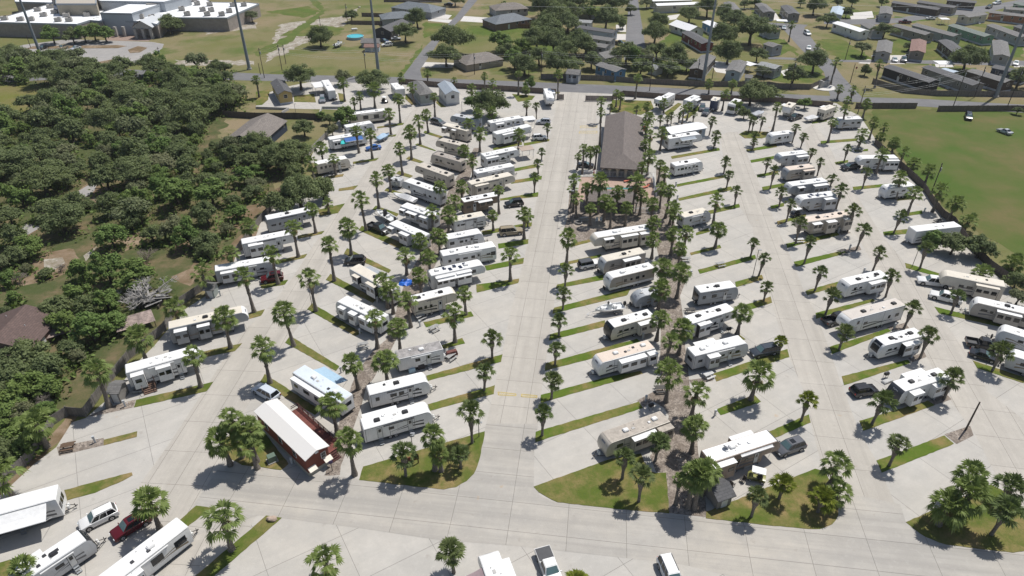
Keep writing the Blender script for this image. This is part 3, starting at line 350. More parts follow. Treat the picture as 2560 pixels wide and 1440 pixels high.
FIELD = [
[(117.5,216.9),(147.3,218.9),(167.9,218.1),(191.9,215),(119.7,115.2),(109.4,124.6),(104.9,133.3),(103.8,142.9),(105.7,155.8),(108.4,176),(112.8,200.6)],
[(-191.7,242.3),(-168.1,243.7),(-157.5,240),(-159.4,224.9),(-157.6,207.6),(-166.6,204)],
]
SAND = [
[(-134,275.9),(-101.7,274.8),(-99.9,269.1),(-130.7,268)],
[(-110,337.6),(-83.1,354.6),(-79.6,378.1),(-79.3,336),(-90.9,294.2),(-97.2,270.3)],
[(-144.9,329.6),(-122.7,341.7),(-118.9,329.6),(-136.9,318.2)],
[(-98.6,122.1),(-95.7,124.6),(-93.5,121.3),(-95.5,118.2)],
[(-91.9,124.6),(-89.7,128),(-88.9,122.9)],
]
DITCH = [
[(-105.8,287.9),(-101.5,307.5),(-97.2,363.7),(-115.6,404.5),(-110.1,404.5),(-94.1,363.7),(-96.1,300.7),(-102.3,281.8)],
[(-41.6,259.5),(-38.7,294.2),(-37.6,299.4),(-38.3,275.9),(-39,256.9)],
]
YELLOW = [
[(-2.26,82.02),(0.64,81.55),(0.64,81.08),(-2.17,81.27)],
[(1.53,81.51),(4.01,81.13),(3.97,80.67),(1.52,80.85)],
[(21.31,202.46),(26.25,202.46),(26.06,200.57),(20.84,200.57)],
[(20.62,197.87),(25.77,197.87),(25.58,195.97),(20.1,195.97)],
]
FLOOR = [
[(-222.91,268.59),(-161.28,266.95),(-132.82,258.46),(-109.4,260.54),(-93.55,231.16),(-88.28,200.57),(-88.33,193.94),(-68.71,184.02),(-58.8,181.09),(-57.6,167.96),(-60.78,160.49),(-58.52,142.86),(-58.96,124.58),(-59.83,115.19),(-63.68,106.75),(-63.68,96.17),(-65.72,90.59),(-66.22,77.02),(-69.99,74.86),(-69.55,66.93),(-71.7,59.29),(-107.04,80.16),(-174.73,175.98)],
]
YARD = [
[(132.07,307.53),(144.28,309.62),(145.11,275.91),(130.3,274.77)],
[(166.18,307.53),(181.24,313.17),(219.65,300.72),(203.4,274.77),(150.17,273.06)],
[(116.46,280.59),(114.54,299.39),(120.12,311.03),(117.27,280.59)],
[(190.05,354.63),(203.4,345.93),(182.06,337.61)],
[(145.8,329.62),(164.13,331.19),(176.49,325.75),(146.28,314.6)],
[(214.66,341.73),(237.74,329.62),(228.34,314.6),(215.29,335.98)],
[(73.54,325.75),(92.87,329.62),(80.83,294.17),(60.06,290.99)],
[(109.99,337.61),(117.09,335.98),(118.46,290.99),(107.14,281.78),(106.39,300.72)],
[(-125.49,363.71),(-101.83,350.23),(-97.16,363.71),(-106.83,378.12)],
[(-103.47,314.6),(-98.61,337.61),(-78.01,329.62),(-78.49,314.6)],
[(142.14,267.49),(147.84,237.75),(152.78,239.1),(143.86,259.49)],
[(100.79,262.11),(118.12,259.49),(113.18,244.65),(94.47,247.02)],
[(-42.16,341.73),(-32.24,337.61),(-35.68,314.6),(-39.74,311.03)],
[(-26.44,335.98),(-3.76,334.37),(9.19,325.75),(8.83,311.03),(-23.1,313.17)],
[(106.55,270.25),(121.17,267.49),(112.26,251.89),(99.79,254.38)],
[(164.53,270.25),(178.66,264.78),(167.03,249.43),(160.69,256.92)],
[(124.23,373.21),(139.2,368.41),(127.85,345.93),(117.49,350.23)],
[(165.65,373.21),(186.22,363.71),(175.1,347.64),(152.74,350.23)],
[(25.43,383.16),(53.83,373.21),(47.41,337.61),(23.25,345.93)],
[(55.81,275.91),(72.08,270.25),(67.58,256.92),(54.52,259.49)],
[(1.86,329.62),(25.48,321.96),(19.48,281.78),(1.65,287.86)],
[(154.68,275.91),(165.97,273.06),(162.12,268.59),(152,270.25)],
]
BLDS = [
('mobile_home',(136.49,359.31),(134.19,341.16),4.2,5,'shdark','gtaupe','grey mobile home with white gable window beside white carport',{}),
('mobile_home',(124.57,356.95),(123.35,344.44),4.2,5,'shdark','gtaupe','grey mobile home partly hidden,left of the white carport home',{}),
('mobile_home',(161.65,356.95),(153.48,340.08),4.2,5,'metalblue','lbluew','pale mobile home with bluish white metal roof',{}),
('mobile_home',(147.85,323.57),(153.16,307.51),4.2,5,'whiteroof','white','long white mobile home with white roof on the corner lot',{}),
('mobile_home',(185.13,356.95),(177.9,341.16),4.2,5,'shgrey','lgreyw','grey mobile home end-on beside clutter,upper right',{}),
('mobile_home',(194.73,369.04),(209.14,352.31),4.2,5,'shdark','brownw','long dark brown mobile home with white skirting',{}),
('mobile_home',(208.34,370.28),(219.48,356.95),4.2,5,'shdark','taupew','taupe mobile home behind the long dark brown one',{}),
('mobile_home',(225.34,375.35),(236.23,369.04),4.2,5,'shdark','brownw','brown mobile home at the very top right',{}),
('mobile_home',(159.72,320.64),(160.05,309.33),4.2,5,'shgrey','lgreyw','grey mobile home behind the round tree',{}),
('mobile_home',(172.31,318.7),(178.63,302.17),4.2,5,'shgrey','taupew','taupe mobile home right of the round tree',{}),
('mobile_home',(181.74,319.67),(189.17,299.56),4.2,5,'shgrey','greyg','long grey-green mobile home in the row',{}),
('mobile_home',(197.82,318.7),(202.24,298.7),4.2,5,'shgreen','greenw','green mobile home in the row',{}),
('mobile_home',(215.28,318.7),(216.39,296.98),4.2,5,'shgrey','lgreyw','blue-grey mobile home right of the green one',{}),
('mobile_home',(230.76,346.66),(242.41,336.88),4.2,5,'shgrey','orangew','rust-orange mobile home with white skirting',{}),
('mobile_home',(212.34,336.88),(224.99,343.34),4.2,5,'shgrey','cream','beige mobile home with white porch posts',{}),
('mobile_home',(154.4,290.31),(145.8,273.21),4.2,5,'shgrey','lgreyw','grey mobile home with shuttered gable window',{}),
('mobile_home',(169.05,291.95),(159.49,273.95),4.2,5,'shred','taupew','taupe mobile home with red-brown roof',{}),
('mobile_home',(179.61,291.13),(175.98,273.21),4.2,5,'shdark','brownw','brown mobile home with steps above the dark oak',{}),
('mobile_home',(201.67,290.31),(189.19,268.13),4.2,5,'shgrey','lgreyw','grey mobile home with wide arched gable window',{}),
('mobile_home',(139.18,253.81),(146.26,235.47),4.2,5,'shdark','blackw','long black mobile home with white-framed windows',{}),
('mobile_home',(153.21,253.16),(159.53,232.06),4.2,5,'shdark','gtaupe','grey mobile home right of the black one',{}),
('mobile_home',(166.86,248.69),(172.2,235.47),4.2,5,'shgrey','brownw','brown mobile home with white door behind the pole',{}),
('mobile_home',(178.21,253.81),(184.41,244.96),4.2,5,'shdark','navyw','navy mobile home at the right edge',{}),
('mobile_home',(105.08,287.07),(107.22,282.32),4.2,5,'shgrey','lgreyw','grey mobile home left of the side street',{}),
('mobile_home',(113.09,316.79),(115.13,309.33),4.2,5,'shred','lgreyw','reddish-roofed mobile home left of the side street',{}),
('mobile_home',(93.26,257.77),(97.89,252.51),4.2,5,'shlight','lgreyw','pale grey mobile home with light roof by the fence',{}),
('mobile_home',(256.08,366.56),(258.55,359.31),4.2,5,'shgreen','greenw','green mobile home in the top right corner',{}),
('mobile_home',(242.79,354.62),(251.42,351.17),4.2,5,'shgrey','lgreyw','grey mobile home behind the rust-orange one',{}),
('mobile_home',(226.17,316.79),(226.77,309.33),4.2,5,'shdark','gtaupe','dark grey mobile home at the far right row end',{}),
('mobile_home',(72.23,362.9),(94.13,366.56),4.2,5,'whiteroof','cream','long beige mobile home with white metal roof',{}),
('mobile_home',(72.14,374.07),(92.28,376.64),4.2,5,'whiteroof','cream','white-roofed home behind the long beige one',{}),
('mobile_home',(110.15,367.79),(108.52,348.9),4.2,5,'shgrey','lgreyw','grey mobile home between trees at top right',{}),
('mobile_home',(125.27,364.12),(123.94,345.55),4.2,5,'shgrey','gtaupe','grey mobile home right of the grey one between trees',{}),
('house',(75.11,325.18),(81.38,312.62),4.5,8,'whiteroof','white','white L-shaped house with bright white roof',{}),
('mobile_home',(89.37,325.56),(92.53,313.02),4.2,5,'whiteroof','bluew','bright blue mobile home with white roof',{}),
('mobile_home',(75.97,305.71),(80.14,287.07),4.2,5,'shdark','redw','dark red mobile home with white ramp',{}),
('mobile_home',(75.99,268.13),(67.25,249.95),4.2,5,'shgrey','brownw','dark brown mobile home end-on behind the road fence',{}),
('mobile_home',(85.81,260.46),(79.83,247.44),4.2,5,'shgrey','lbluew','pale blue-grey mobile home behind the road fence',{}),
('mobile_home',(30.2,315.84),(44.58,306.61),4.2,5,'shdark','lbluew','pale blue mobile home with dark roof among oaks',{}),
('mobile_home',(28.13,301.29),(42,292.78),4.2,5,'shgrey','lgreyw','grey mobile home with black shutters among oaks',{}),
('mobile_home',(31.07,287.07),(38.69,282.32),4.2,5,'shgrey','lgreyw','grey mobile home with white gable among oaks',{}),
('house',(33.79,270.29),(41.14,276.19),4.2,7,'shgrey','white','white house with pale grey roof among oaks',{}),
('mobile_home',(29.34,327.57),(36.48,325.56),4.2,5,'shlight','white','white mobile home hidden behind oaks',{}),
('mobile_home',(33.13,257.1),(39.45,248.69),4.2,5,'shgrey','bluew','blue mobile home behind the roadside oaks',{}),
('house',(30.38,353.46),(39.62,347.77),4.2,5,'shdark','gtaupe','dark-roofed house among oaks at the top',{}),
('shed',(52.5,258.72),(55.03,256.08),3.2,4,'shlight','white','small white shed behind the road fence',{}),
('shed',(84.63,247.39),(86.62,246.78),2.6,3,'shgrey','lgreyw','small grey shed behind the road fence',{}),
('carport',(88.26,262.86),(90.87,258.83),2.8,4,'whiteroof','white','white carport beside pale blue-grey home',{}),
('house',(20.27,248.69),(24.51,247.44),4.2,5,'shgrey','lgreyw','grey house under the roadside oaks',{}),
('house',(-52.97,362.26),(-40.26,355.06),5.5,12,'shblue','lgreyw','grey hip-roofed house beside the white driveway',{'hip': 1}),
('house',(-58.09,339.46),(-51.3,341.64),5,10,'shblue','lgreyw','lower grey wing house behind the round tree',{'hip': 1}),
('house',(-56.63,309.48),(-49.99,324.87),5,8,'shdark','dark','dark-roofed house with open carport',{}),
('house',(-6.46,330.69),(1.87,335.96),5.5,12,'shblue','brick','grey-roofed house with brick wainscot',{'hip': 1}),
('house',(-5.43,357.43),(1.99,359.83),5.5,11,'shtaupe','lgreyw','taupe-roofed house at the top centre',{'hip': 1}),
('house',(-16.1,266.57),(-10.08,270.17),4.8,11,'shtaupe','beige','brown hip-roofed house behind the road',{'hip': 1}),
('house',(-73.64,199.24),(-75.96,181.61),5,11,'shtaupe','navyw','grey-roofed house with navy walls beside the oak wood',{}),
('shed',(-63.26,296.92),(-56.09,296.92),3.2,5,'shgrey','lgreyw','grey garden shed behind the round blue pool',{}),
('shed',(-60.71,289.5),(-54.93,289.5),2.8,3.5,'shred','lbluew','small blue-grey shed with rusty red roof',{}),
('cabin',(-81.13,235.28),(-75.02,222.64),4.6,4.2,'shdark','yellow','yellow park cabin with grey roof at upper left',{}),
('cabin',(-32.74,233.47),(-28.78,223.58),4.8,4.4,'shgrey','greyg','cabin with grey roof and bay porch',{'hip': 1}),
('cabin',(-23.07,232.56),(-19.56,222),4.8,4.4,'metalgrey','white','white cabin with grey metal roof and bay window',{}),
('carport',(-68.58,233.73),(-65.18,235.43),3,6,'whiteroof','white','white patio roof on posts beside white trailer',{}),
('park_cover',(44.75,188.67),(55.84,193.56),4,4.6,'whiteroof','bluegreyw','long blue-grey park cabin with white roof beside clubhouse palms',{}),
('house',(-86.96,89.73),(-87.34,99.58),4.6,11,'brownroof','brick','brown-roofed house at the left edge',{}),
('shed',(-63.19,80.7),(-61.77,80.7),2.9,2.6,'shgrey','gtaupe','grey garden shed beside the white fifth-wheel with deck',{}),
('shed',(-59.17,109.78),(-57.63,109.78),2.6,2.2,'shgrey','greyg','small grey shed behind the left fence',{}),
('carport',(3.05,201.43),(6.75,202.48),2.6,3.2,'whiteroof','white','white canopy carport at trailer nose with blue swoosh',{}),
('carport',(2.37,194.01),(5.89,192.7),2.7,3,'cream','cream','cream canopy beside the rear-window coach',{}),
('carport',(2.2,177.15),(5.54,178.3),2.8,3.2,'tanroof','cream','tan fabric canopy over plants',{}),
('carport',(123.65,333.94),(128.22,332.92),2.6,4,'whiteroof','white','white carport beside the side street',{}),
('carport',(161.36,262.55),(166.87,262.55),2.7,5,'whiteroof','white','white carport above the black mobile home',{}),
('carport',(201.72,337.05),(205.49,337.05),2.6,3.5,'whiteroof','white','small white carport in the upper right street',{}),
('carport',(159.64,254.6),(162.04,250.15),2.7,3,'metalblue','white','pale blue lean-to roof beside the black mobile home',{}),
('shed',(26.74,60.38),(28.81,61.19),2.7,2.9,'shdark','gtaupe','dark grey garden shed beside the brown striped coach',{}),
]
TREES = [
('top','in the neighbourhood beyond the road',[(-80.7,295.3,5.5),(-76.5,340.6,4),(-45.8,302.4,5.3),(-43.7,329,5.3),(-25.3,266.2,5.4),(-24.3,285.2,7.7),(-29.7,377.8,4.2),(-4.1,287.6,4.5),(-4.5,363.7,3),(-2.8,277.8,4),(1.1,263,4.2),(3.6,280.6,4.8),(4.8,254.9,5.5),(12.9,374.5,6.2),(10.2,287.8,6.5),(10.4,266.9,5),(14.5,347.4,7.2),(15.2,307.6,6.9),(20.8,357.6,6.9),(17,284.1,6.1),(20.6,327.8,7.3),(16.6,254.2,5.9),(21.3,275.4,5.1),(26.7,342.6,5.7),(25.2,321.6,5.9),(29.9,361.2,6.5),(25.8,282.4,6.8),(23.9,257.8,4.1),(35.4,354.2,3.9),(37.4,344.2,4.3),(30.6,281.4,4.4),(30.3,262.3,4.5),(42.9,326.2,6.4),(48.3,348.9,9.2),(37.4,257.8,4.1),(51.1,327.9,2.5),(58.9,356.8,3),(44.3,268.2,5.8),(46.8,263,4.2),(69.3,371.9,3.6),(47.8,255.2,4.1),(51.1,266.3,4.6),(60.6,299.3,5.9),(66.5,322.6,5.4),(57.4,276.2,4.8),(57.3,252.7,4),(62.1,262.6,6.4),(84,338.5,5.7),(65.8,259.2,3.4),(95.5,351.2,5.8),(100.8,339.7,5.2),(89.1,295.1,6.3),(84,269.5,5.8),(102.8,329.6,5.1),(119.4,370.9,3.1),(125.3,371.9,3.6),(101.2,298.6,8.4),(96.2,272.1,3.9),(92.3,251.6,3.3),(149.5,374.7,2.6),(100,242.4,4.3),(149.2,355.7,5.9),(112.9,257.5,5.6),(146.2,330.4,3.9),(168,373.3,3.1),(163.2,350.1,2.9),(176.1,374.3,3.6),(141.1,280.8,4),(192.3,375.8,3.1),(131,254.2,2.6),(163.2,310.1,4.4),(164.1,288.9,2.5),(197.8,318.1,1.8),(170.8,259.9,6.4),(178.3,239.4,4.6)]),
('park','along the top of the park',[(-61.8,193.8,3.5),(-74.1,237.5,6.3),(-60.2,207.7,1.9),(-56.3,203.2,2.5),(-53.2,193.4,2.7),(-51.6,200.4,3.6),(-51.3,204.8,3.7),(-60.5,243,3.9),(-48.2,236.4,5.5),(-11.6,215.9,3.9),(-7.2,209.5,6),(6.6,236.9,2.8),(72,213.6,2.9),(73.2,208.5,2.5),(78.8,221.1,5.6),(86,224.8,4),(95.7,218,2.6),(161.7,212.3,1.9)]),
('right','by the right fence of the park',[(91,126.9,3),(93.9,125.2,3.4),(98.7,123.8,3.6),(99.3,111.9,2.9),(96.3,106.4,2.5)]),
('left','beside the left trailers',[(-54.2,144.2,4.2),(-62.2,168.3,5.3),(-55.6,160.6,3.8),(-50.2,145.8,6.1),(-59.8,176.4,4.4),(-46.3,151.3,4.1)]),
('school','in front of the school',[(-196,300.5,4.7),(-187.9,301.4,4.3),(-183.5,302.2,4.7),(-180.9,305.6,4.8),(-186.5,321.9,5),(-175.3,303.9,4.7),(-153.2,318.9,5.4),(-123.7,340,4.3)]),
]
THICKET = [
(-80,113.8,4.5),
(-73.6,112,4.5),
(-86,114.7,3.2),
(-69.7,128,4.1),
(-66,127.5,3.2),
(-74.9,131.3,3.9),
(-63.9,133.5,2.2),
(-80.5,147.8,4.8),
(-72.2,147.8,4.8),
(-86.1,139.2,5),
(-86.6,128.2,3.9),
(-100.6,134.8,5.6),
(-107.9,141.2,4.2),
(-101.4,156.1,4.5),
(-97.1,165.8,4.7),
(-64,140.9,3),
(-69.8,138.2,4.1),
(-108.3,128.4,3.7),
(-103.2,121.5,2.9),
(-64.6,123.7,2.3),
(-78.7,129.7,3.3),
(-85.8,135.6,3.4),
(-83.4,101.5,3.7),
(-78.5,102.5,3.7),
(-75.5,103.7,3.3),
(-73.6,94.8,3.8),
(-80.2,97.6,3.2),
(-72.1,98.4,2.9),
(-80.9,87.9,3.8),
(-75.6,84.4,3.4),
(-79.5,83,3.7),
(-73.2,81.1,2.4),
(-77.3,78.1,2.8),
(-84.9,87,3.3),
(-76.2,81.1,2.9),
(-77.4,74.9,2.7),
(-72.7,75.4,1.8),
(-82.5,106.3,3),
(-84.7,89.6,2.5),
(-76.2,83,2.4),
(-77.5,76.8,2.5),
(-75,76.2,2.3),
(-72,76.6,1.7),
(-71.6,71.9,2.5),
(-73.8,71,2.6),
(-77.8,87,2.5),
(-75.7,91,2.7),
(-73.4,89.1,2),
(-85.7,93.5,2.4),
(-89.4,92.8,2.6),
(-73,69.5,2.5),
(-70.5,68.5,1.9),
(-73.1,67,2.3),
(-69.7,70,1.6),
(-101.7,124.4,3.4),
(-114.3,137.5,3.9),
(-116.9,146.5,4),
(-100,113.3,2.6),
(-105.2,118.6,3.1),
(-94.5,115.9,1.8),
(-99.4,117.9,1.6),
(-95.2,107,1.7),
(-94.2,102.6,1.5),
(-116.2,235.6,6),
(-112.2,258.7,2.3),
(-155.3,254,4.6),
(-128.6,211.2,2.3),
(-99.4,187.2,3),
(-77.6,158.3,3),
(-63.8,152,3),
(-168.1,267.5,5.4),
(-184.9,268.5,3),
(-107.7,177,3.8),
(-173.3,264.2,6),
(-127.7,188.7,4.6),
(-64.6,156.5,3),
(-131.5,240.5,2.3),
(-121.4,241.3,3.8),
(-70.3,177.3,6),
(-128.3,173.3,3.8),
(-165.5,243.9,6),
(-205.6,271.1,5.4),
(-98,177.8,3.8),
(-142.2,189.2,2.3),
(-88.4,176.4,3),
(-195.6,247.2,5.4),
(-135.5,177.1,2.3),
(-136.6,202.7,5.4),
(-78.2,180.4,3.8),
(-105.1,224.3,3.8),
(-93.4,228.2,3.8),
(-64.3,177.3,3),
(-128.1,164.3,6),
(-135.3,225.7,3.8),
(-143.2,180.8,3.8),
(-132.5,204.8,3),
(-80.3,169,2.3),
(-101.2,233.9,3),
(-78.3,167.2,2.3),
(-116.1,154.2,6),
(-187.3,257.4,2.3),
(-101.5,182.2,3.8),
(-83.8,182.2,2.3),
(-125.4,206.1,4.6),
(-158.5,257.6,2.3),
(-162.5,255.1,5.4),
(-154.7,190.6,3),
(-135.9,188.2,3.8),
(-66.1,172.6,3.8),
(-138.4,209.3,3),
(-189,271.4,3.8),
(-132.5,253.2,6),
(-103,217,6),
(-130.7,195.3,3.8),
(-107.1,245.9,3),
(-146.6,211.5,6),
(-145.8,169.5,4.6),
(-146.9,206.5,2.3),
(-184.3,244.3,2.3),
(-110.4,236.1,3.8),
(-114.9,201.3,5.4),
(-127.6,160,2.3),
(-102.2,223,2.3),
(-154.7,249.2,3.8),
(-63.6,180.5,2.3),
(-121,211.1,6),
(-158.9,189.9,3.8),
(-146.4,195.5,2.3),
(-202,254.1,4.6),
(-69.3,181.5,2.3),
(-123.7,223.2,5.4),
(-140.3,169,6),
(-92.5,153.4,3),
(-91.9,187.5,2.3),
(-176.2,244.5,2.3),
(-120.1,252.3,3),
(-115.9,192,3.8),
(-91.8,166.2,4.6),
(-123.4,163.6,2.3),
(-136.5,164.1,6),
(-66.9,147,2.3),
(-144.3,246.5,6),
(-108,169.4,2.3),
(-128.8,235.2,2.3),
(-117.9,161.5,4.6),
(-89.5,145.1,3.8),
(-158,195.3,3),
(-125.7,179.8,3),
(-117,186.1,3),
(-151.4,237.3,3.8),
(-73.1,156.9,3.8),
(-138.9,196.2,5.4),
(-116.2,244.1,4.6),
(-139.1,230,4.6),
(-108.9,205.8,4.6),
(-92.8,216.6,6),
(-199.4,267.5,3.8),
(-159.9,242,4.6),
(-148.3,189.7,5.4),
(-112.6,228.1,6),
(-155.9,238.3,5.4),
(-97.7,199.2,6),
(-135.6,229.1,2.3),
(-123.6,170.9,3.8),
(-59.8,167.3,6),
(-94,180.3,2.3),
(-112.8,220.2,2.3),
(-86.3,152.1,3.8),
(-116.9,130,4.6),
(-111.4,176.4,3),
(-113,182.4,3.8),
(-144.2,254.3,5.4),
(-125.3,210.2,2.3),
(-101.8,172,5.4),
(-132.9,258.8,4.6),
(-153.9,223.1,3.8),
(-145,203.1,4.6),
(-102.8,140.5,2.3),
(-94,142.4,3.8),
(-75.9,173.2,3.8),
(-120.4,194.3,6),
(-93.5,192.6,3),
(-116.8,252.3,3),
(-101,145.7,2.3),
(-70.1,168.9,3.8),
(-131.6,170.6,3.8),
(-110.3,189,5.4),
(-112.7,261.5,3),
(-111,212.3,6),
(-155.1,214.5,4.6),
(-181.3,222.5,4.6),
(-122.6,231.9,2.3),
(-102.9,190.8,3),
(-83.4,175.3,2.3),
(-137.3,181.3,2.3),
(-166.1,263.1,3.8),
(-159.2,201.5,5.4),
(-100,194.4,3.8),
(-145.1,217,4.6),
(-150,228.3,5.4),
(-159.1,250.9,2.3),
(-194.5,258.4,6),
(-196,272.4,6),
(-149.2,240.7,3.8),
(-93.8,196.1,3),
(-121,174.7,4.6),
(-179.6,249.9,5.4),
(-97.8,216.6,2.3),
(-154.2,245.2,2.3),
(-92.2,222.5,5.4),
(-130.4,224.8,6),
(-109.3,253.4,2.3),
(-144.8,239.1,5.4),
(-68.5,160.1,3.8),
(-138.5,235.1,4.6),
(-164.3,199.5,3),
(-145.8,225.4,4.6),
(-136.6,241.7,3),
(-141.3,224.9,3.8),
(-132.8,182.1,3.8),
(-120.3,237.1,2.3),
(-155.6,185.3,5.4),
(-207.4,266.1,3),
(-123.7,145.7,5.4),
(-115.8,214.2,3),
(-94.3,184.1,3),
(-118.7,259.9,5.4),
(-191.5,253.2,6),
(-108.8,232.3,4.6),
(-107.9,241.8,4.6),
(-152.9,196.7,6),
(-140.9,206.4,3.8),
(-122.1,247.7,3),
(-147.4,183.1,4.6),
(-175,268.3,2.3),
(-90.4,161.8,3),
(-118.5,168.3,3.8),
(-107.2,165.7,4.6),
(-148.8,204.4,3),
(-114.3,164.9,3),
(-142.4,176.3,3),
(-178.1,257.6,4.6),
(-123.2,254.9,3),
(-103.8,237.2,3.8),
(-123,139.8,2.3),
(-121,185.7,2.3),
(-87.1,168.3,2.3),
(-96.2,149.1,2.3),
(-80.4,154.2,3.8),
(-186.5,262.1,5.4),
(-183.8,257.5,3),
(-104.4,185.3,4.6),
(-125.7,228,3),
(-189.5,246.7,6),
(-126.2,212.8,2.3),
(-106,201.8,3.8),
(-134.2,156,6),
(-132.4,212.9,4.6),
(-95.4,159.1,6),
(-135.5,216.3,4.6),
(-59.6,176.3,3),
(-103.6,210.1,3.8),
(-128.7,258.7,3),
(-200.4,260.1,3.8),
(-166.5,257.4,3.8),
(-125,244.2,3.8),
(-66.2,163.1,3),
(-139.4,249.7,2.3),
(-114.5,247.8,2.3),
(-125.3,175.8,3.8),
(-126.5,253,2.3),
(-81.3,185.4,2.3),
(-101,205.4,2.3),
(-149.7,251.4,2.3),
(-122.7,215.4,3),
(-110.4,196.9,3),
(-102.6,243.5,3.8),
(-117.3,221.1,3.8),
(-115.5,207.3,5.4),
(-140.5,213.1,2.3),
(-96.2,210.1,6),
(-116.3,171.1,2.3),
(-130.1,246,3),
(-180.2,267.2,4.6),
(-107.2,255.9,3.8),
(-161.6,262.2,3.8),
(-124.2,159.1,3),
(-113.8,159,3),
(-156.6,244.3,2.3),
(-85.3,165.7,3.8),
(-96,204,2.3),
(-91.7,178.2,3.8),
(-113.9,179,3),
(-90.4,173,4.6),
(-132.1,167.3,2.3),
(-105.1,146.5,3),
(-119.3,218.4,2.3),
(-105.6,192.7,2.3),
(-120.2,136.9,2.3),
]
DEAD = [
(-77.45,122.89,3.15),
(-72.52,79.61,2.67),
(-98.66,113.57,2.78),
(-93.27,118.88,1.84),
]
POLES = [
('wood',-202.5,294.17,5.27,'dark wooden utility pole beside the road,first from the left'),
('steel',-186.15,274.48,34,'tall grey steel transmission pole,first from the left'),
('wood',-177.03,273.77,6.72,'dark wooden utility pole beside the road,second from the left'),
('wood',-135.73,267.49,7.18,'dark wooden utility pole beside the road,third from the left'),
('steel',-100.43,262.78,34,'tall grey steel transmission pole,second from the left'),
('wood',-94.23,256.28,4.24,'dark wooden utility pole beside the road,fourth from the left'),
('wood',-91.4,251.89,10.78,'dark wooden utility pole beside the road,fifth from the left'),
('lamp',-37.94,105.43,4.13,'slim lamp post,first from the left'),
('wood',-87.55,261.45,9.61,'dark wooden utility pole beside the road,sixth from the left'),
('wood',-88.53,270.25,7.41,'dark wooden utility pole beside the road,seventh from the left'),
('lamp',-69.83,214.04,3,'slim lamp post,second from the left'),
('wood',-89.85,333.57,4.45,'dark wooden utility pole beside the road,eighth from the left'),
('wood',-77.64,336.59,9.33,'dark wooden utility pole beside the road,ninth from the left'),
('wood',-55.39,260.14,7.95,'dark wooden utility pole beside the road,tenth from the left'),
('lamp',-14.61,69.98,3,'slim lamp post,third from the left'),
('steel',-50.33,258.2,34,'tall grey steel transmission pole,third from the left'),
('lamp',-16.27,215.94,3,'slim lamp post,fourth from the left'),
('lamp',-4.93,72.17,3,'slim lamp post,fifth from the left'),
('wood',-14.05,256.28,7.87,'dark wooden utility pole beside the road,eleventh from the left'),
('wood',6.28,255.64,8.75,'dark wooden utility pole beside the road,twelfth from the left'),
('wood',10.75,253.13,9.58,'dark wooden utility pole beside the road,thirteenth from the left'),
('lamp',13.44,139.39,8.14,'slim lamp post,sixth from the left'),
('lamp',19.74,168.61,5.11,'slim lamp post,seventh from the left'),
('wood',48.21,236.63,12.52,'dark wooden utility pole beside the road,fourteenth from the left'),
('wood',66.19,244.06,9.01,'dark wooden utility pole beside the road,fifteenth from the left'),
('steel',68.39,243.47,34,'tall grey steel transmission pole,fourth from the left'),
('wood',73.56,250.66,7.58,'dark wooden utility pole beside the road,sixteenth from the left'),
('wood',97.87,238.31,10.22,'dark wooden utility pole beside the road,seventeenth from the left'),
('lamp',48.62,115.56,6.81,'slim lamp post,eighth from the left'),
('wood',132.76,275.91,8.09,'dark wooden utility pole beside the road,eighteenth from the left'),
('wood',122.31,245.83,6.95,'dark wooden utility pole beside the road,nineteenth from the left'),
('wood',111.2,213.09,9.04,'dark wooden utility pole beside the road,twentieth from the left'),
('wood',146.54,221.33,11.99,'dark wooden utility pole beside the road,twenty-first from the left'),
('wood',104.49,154.08,8.56,'dark wooden utility pole beside the road,twenty-second from the left'),
('wood',158,229.56,10.64,'dark wooden utility pole beside the road,twenty-third from the left'),
('lamp',83.27,120.15,4.1,'slim lamp post,ninth from the left'),
('steel',165.66,230.09,34,'tall grey steel transmission pole,fifth from the left'),
('wood',163.1,219.34,12.87,'dark wooden utility pole beside the road,twenty-fourth from the left'),
('wood',68.6,73.6,5.74,'dark wooden utility pole beside the road,twenty-fifth from the left'),
]
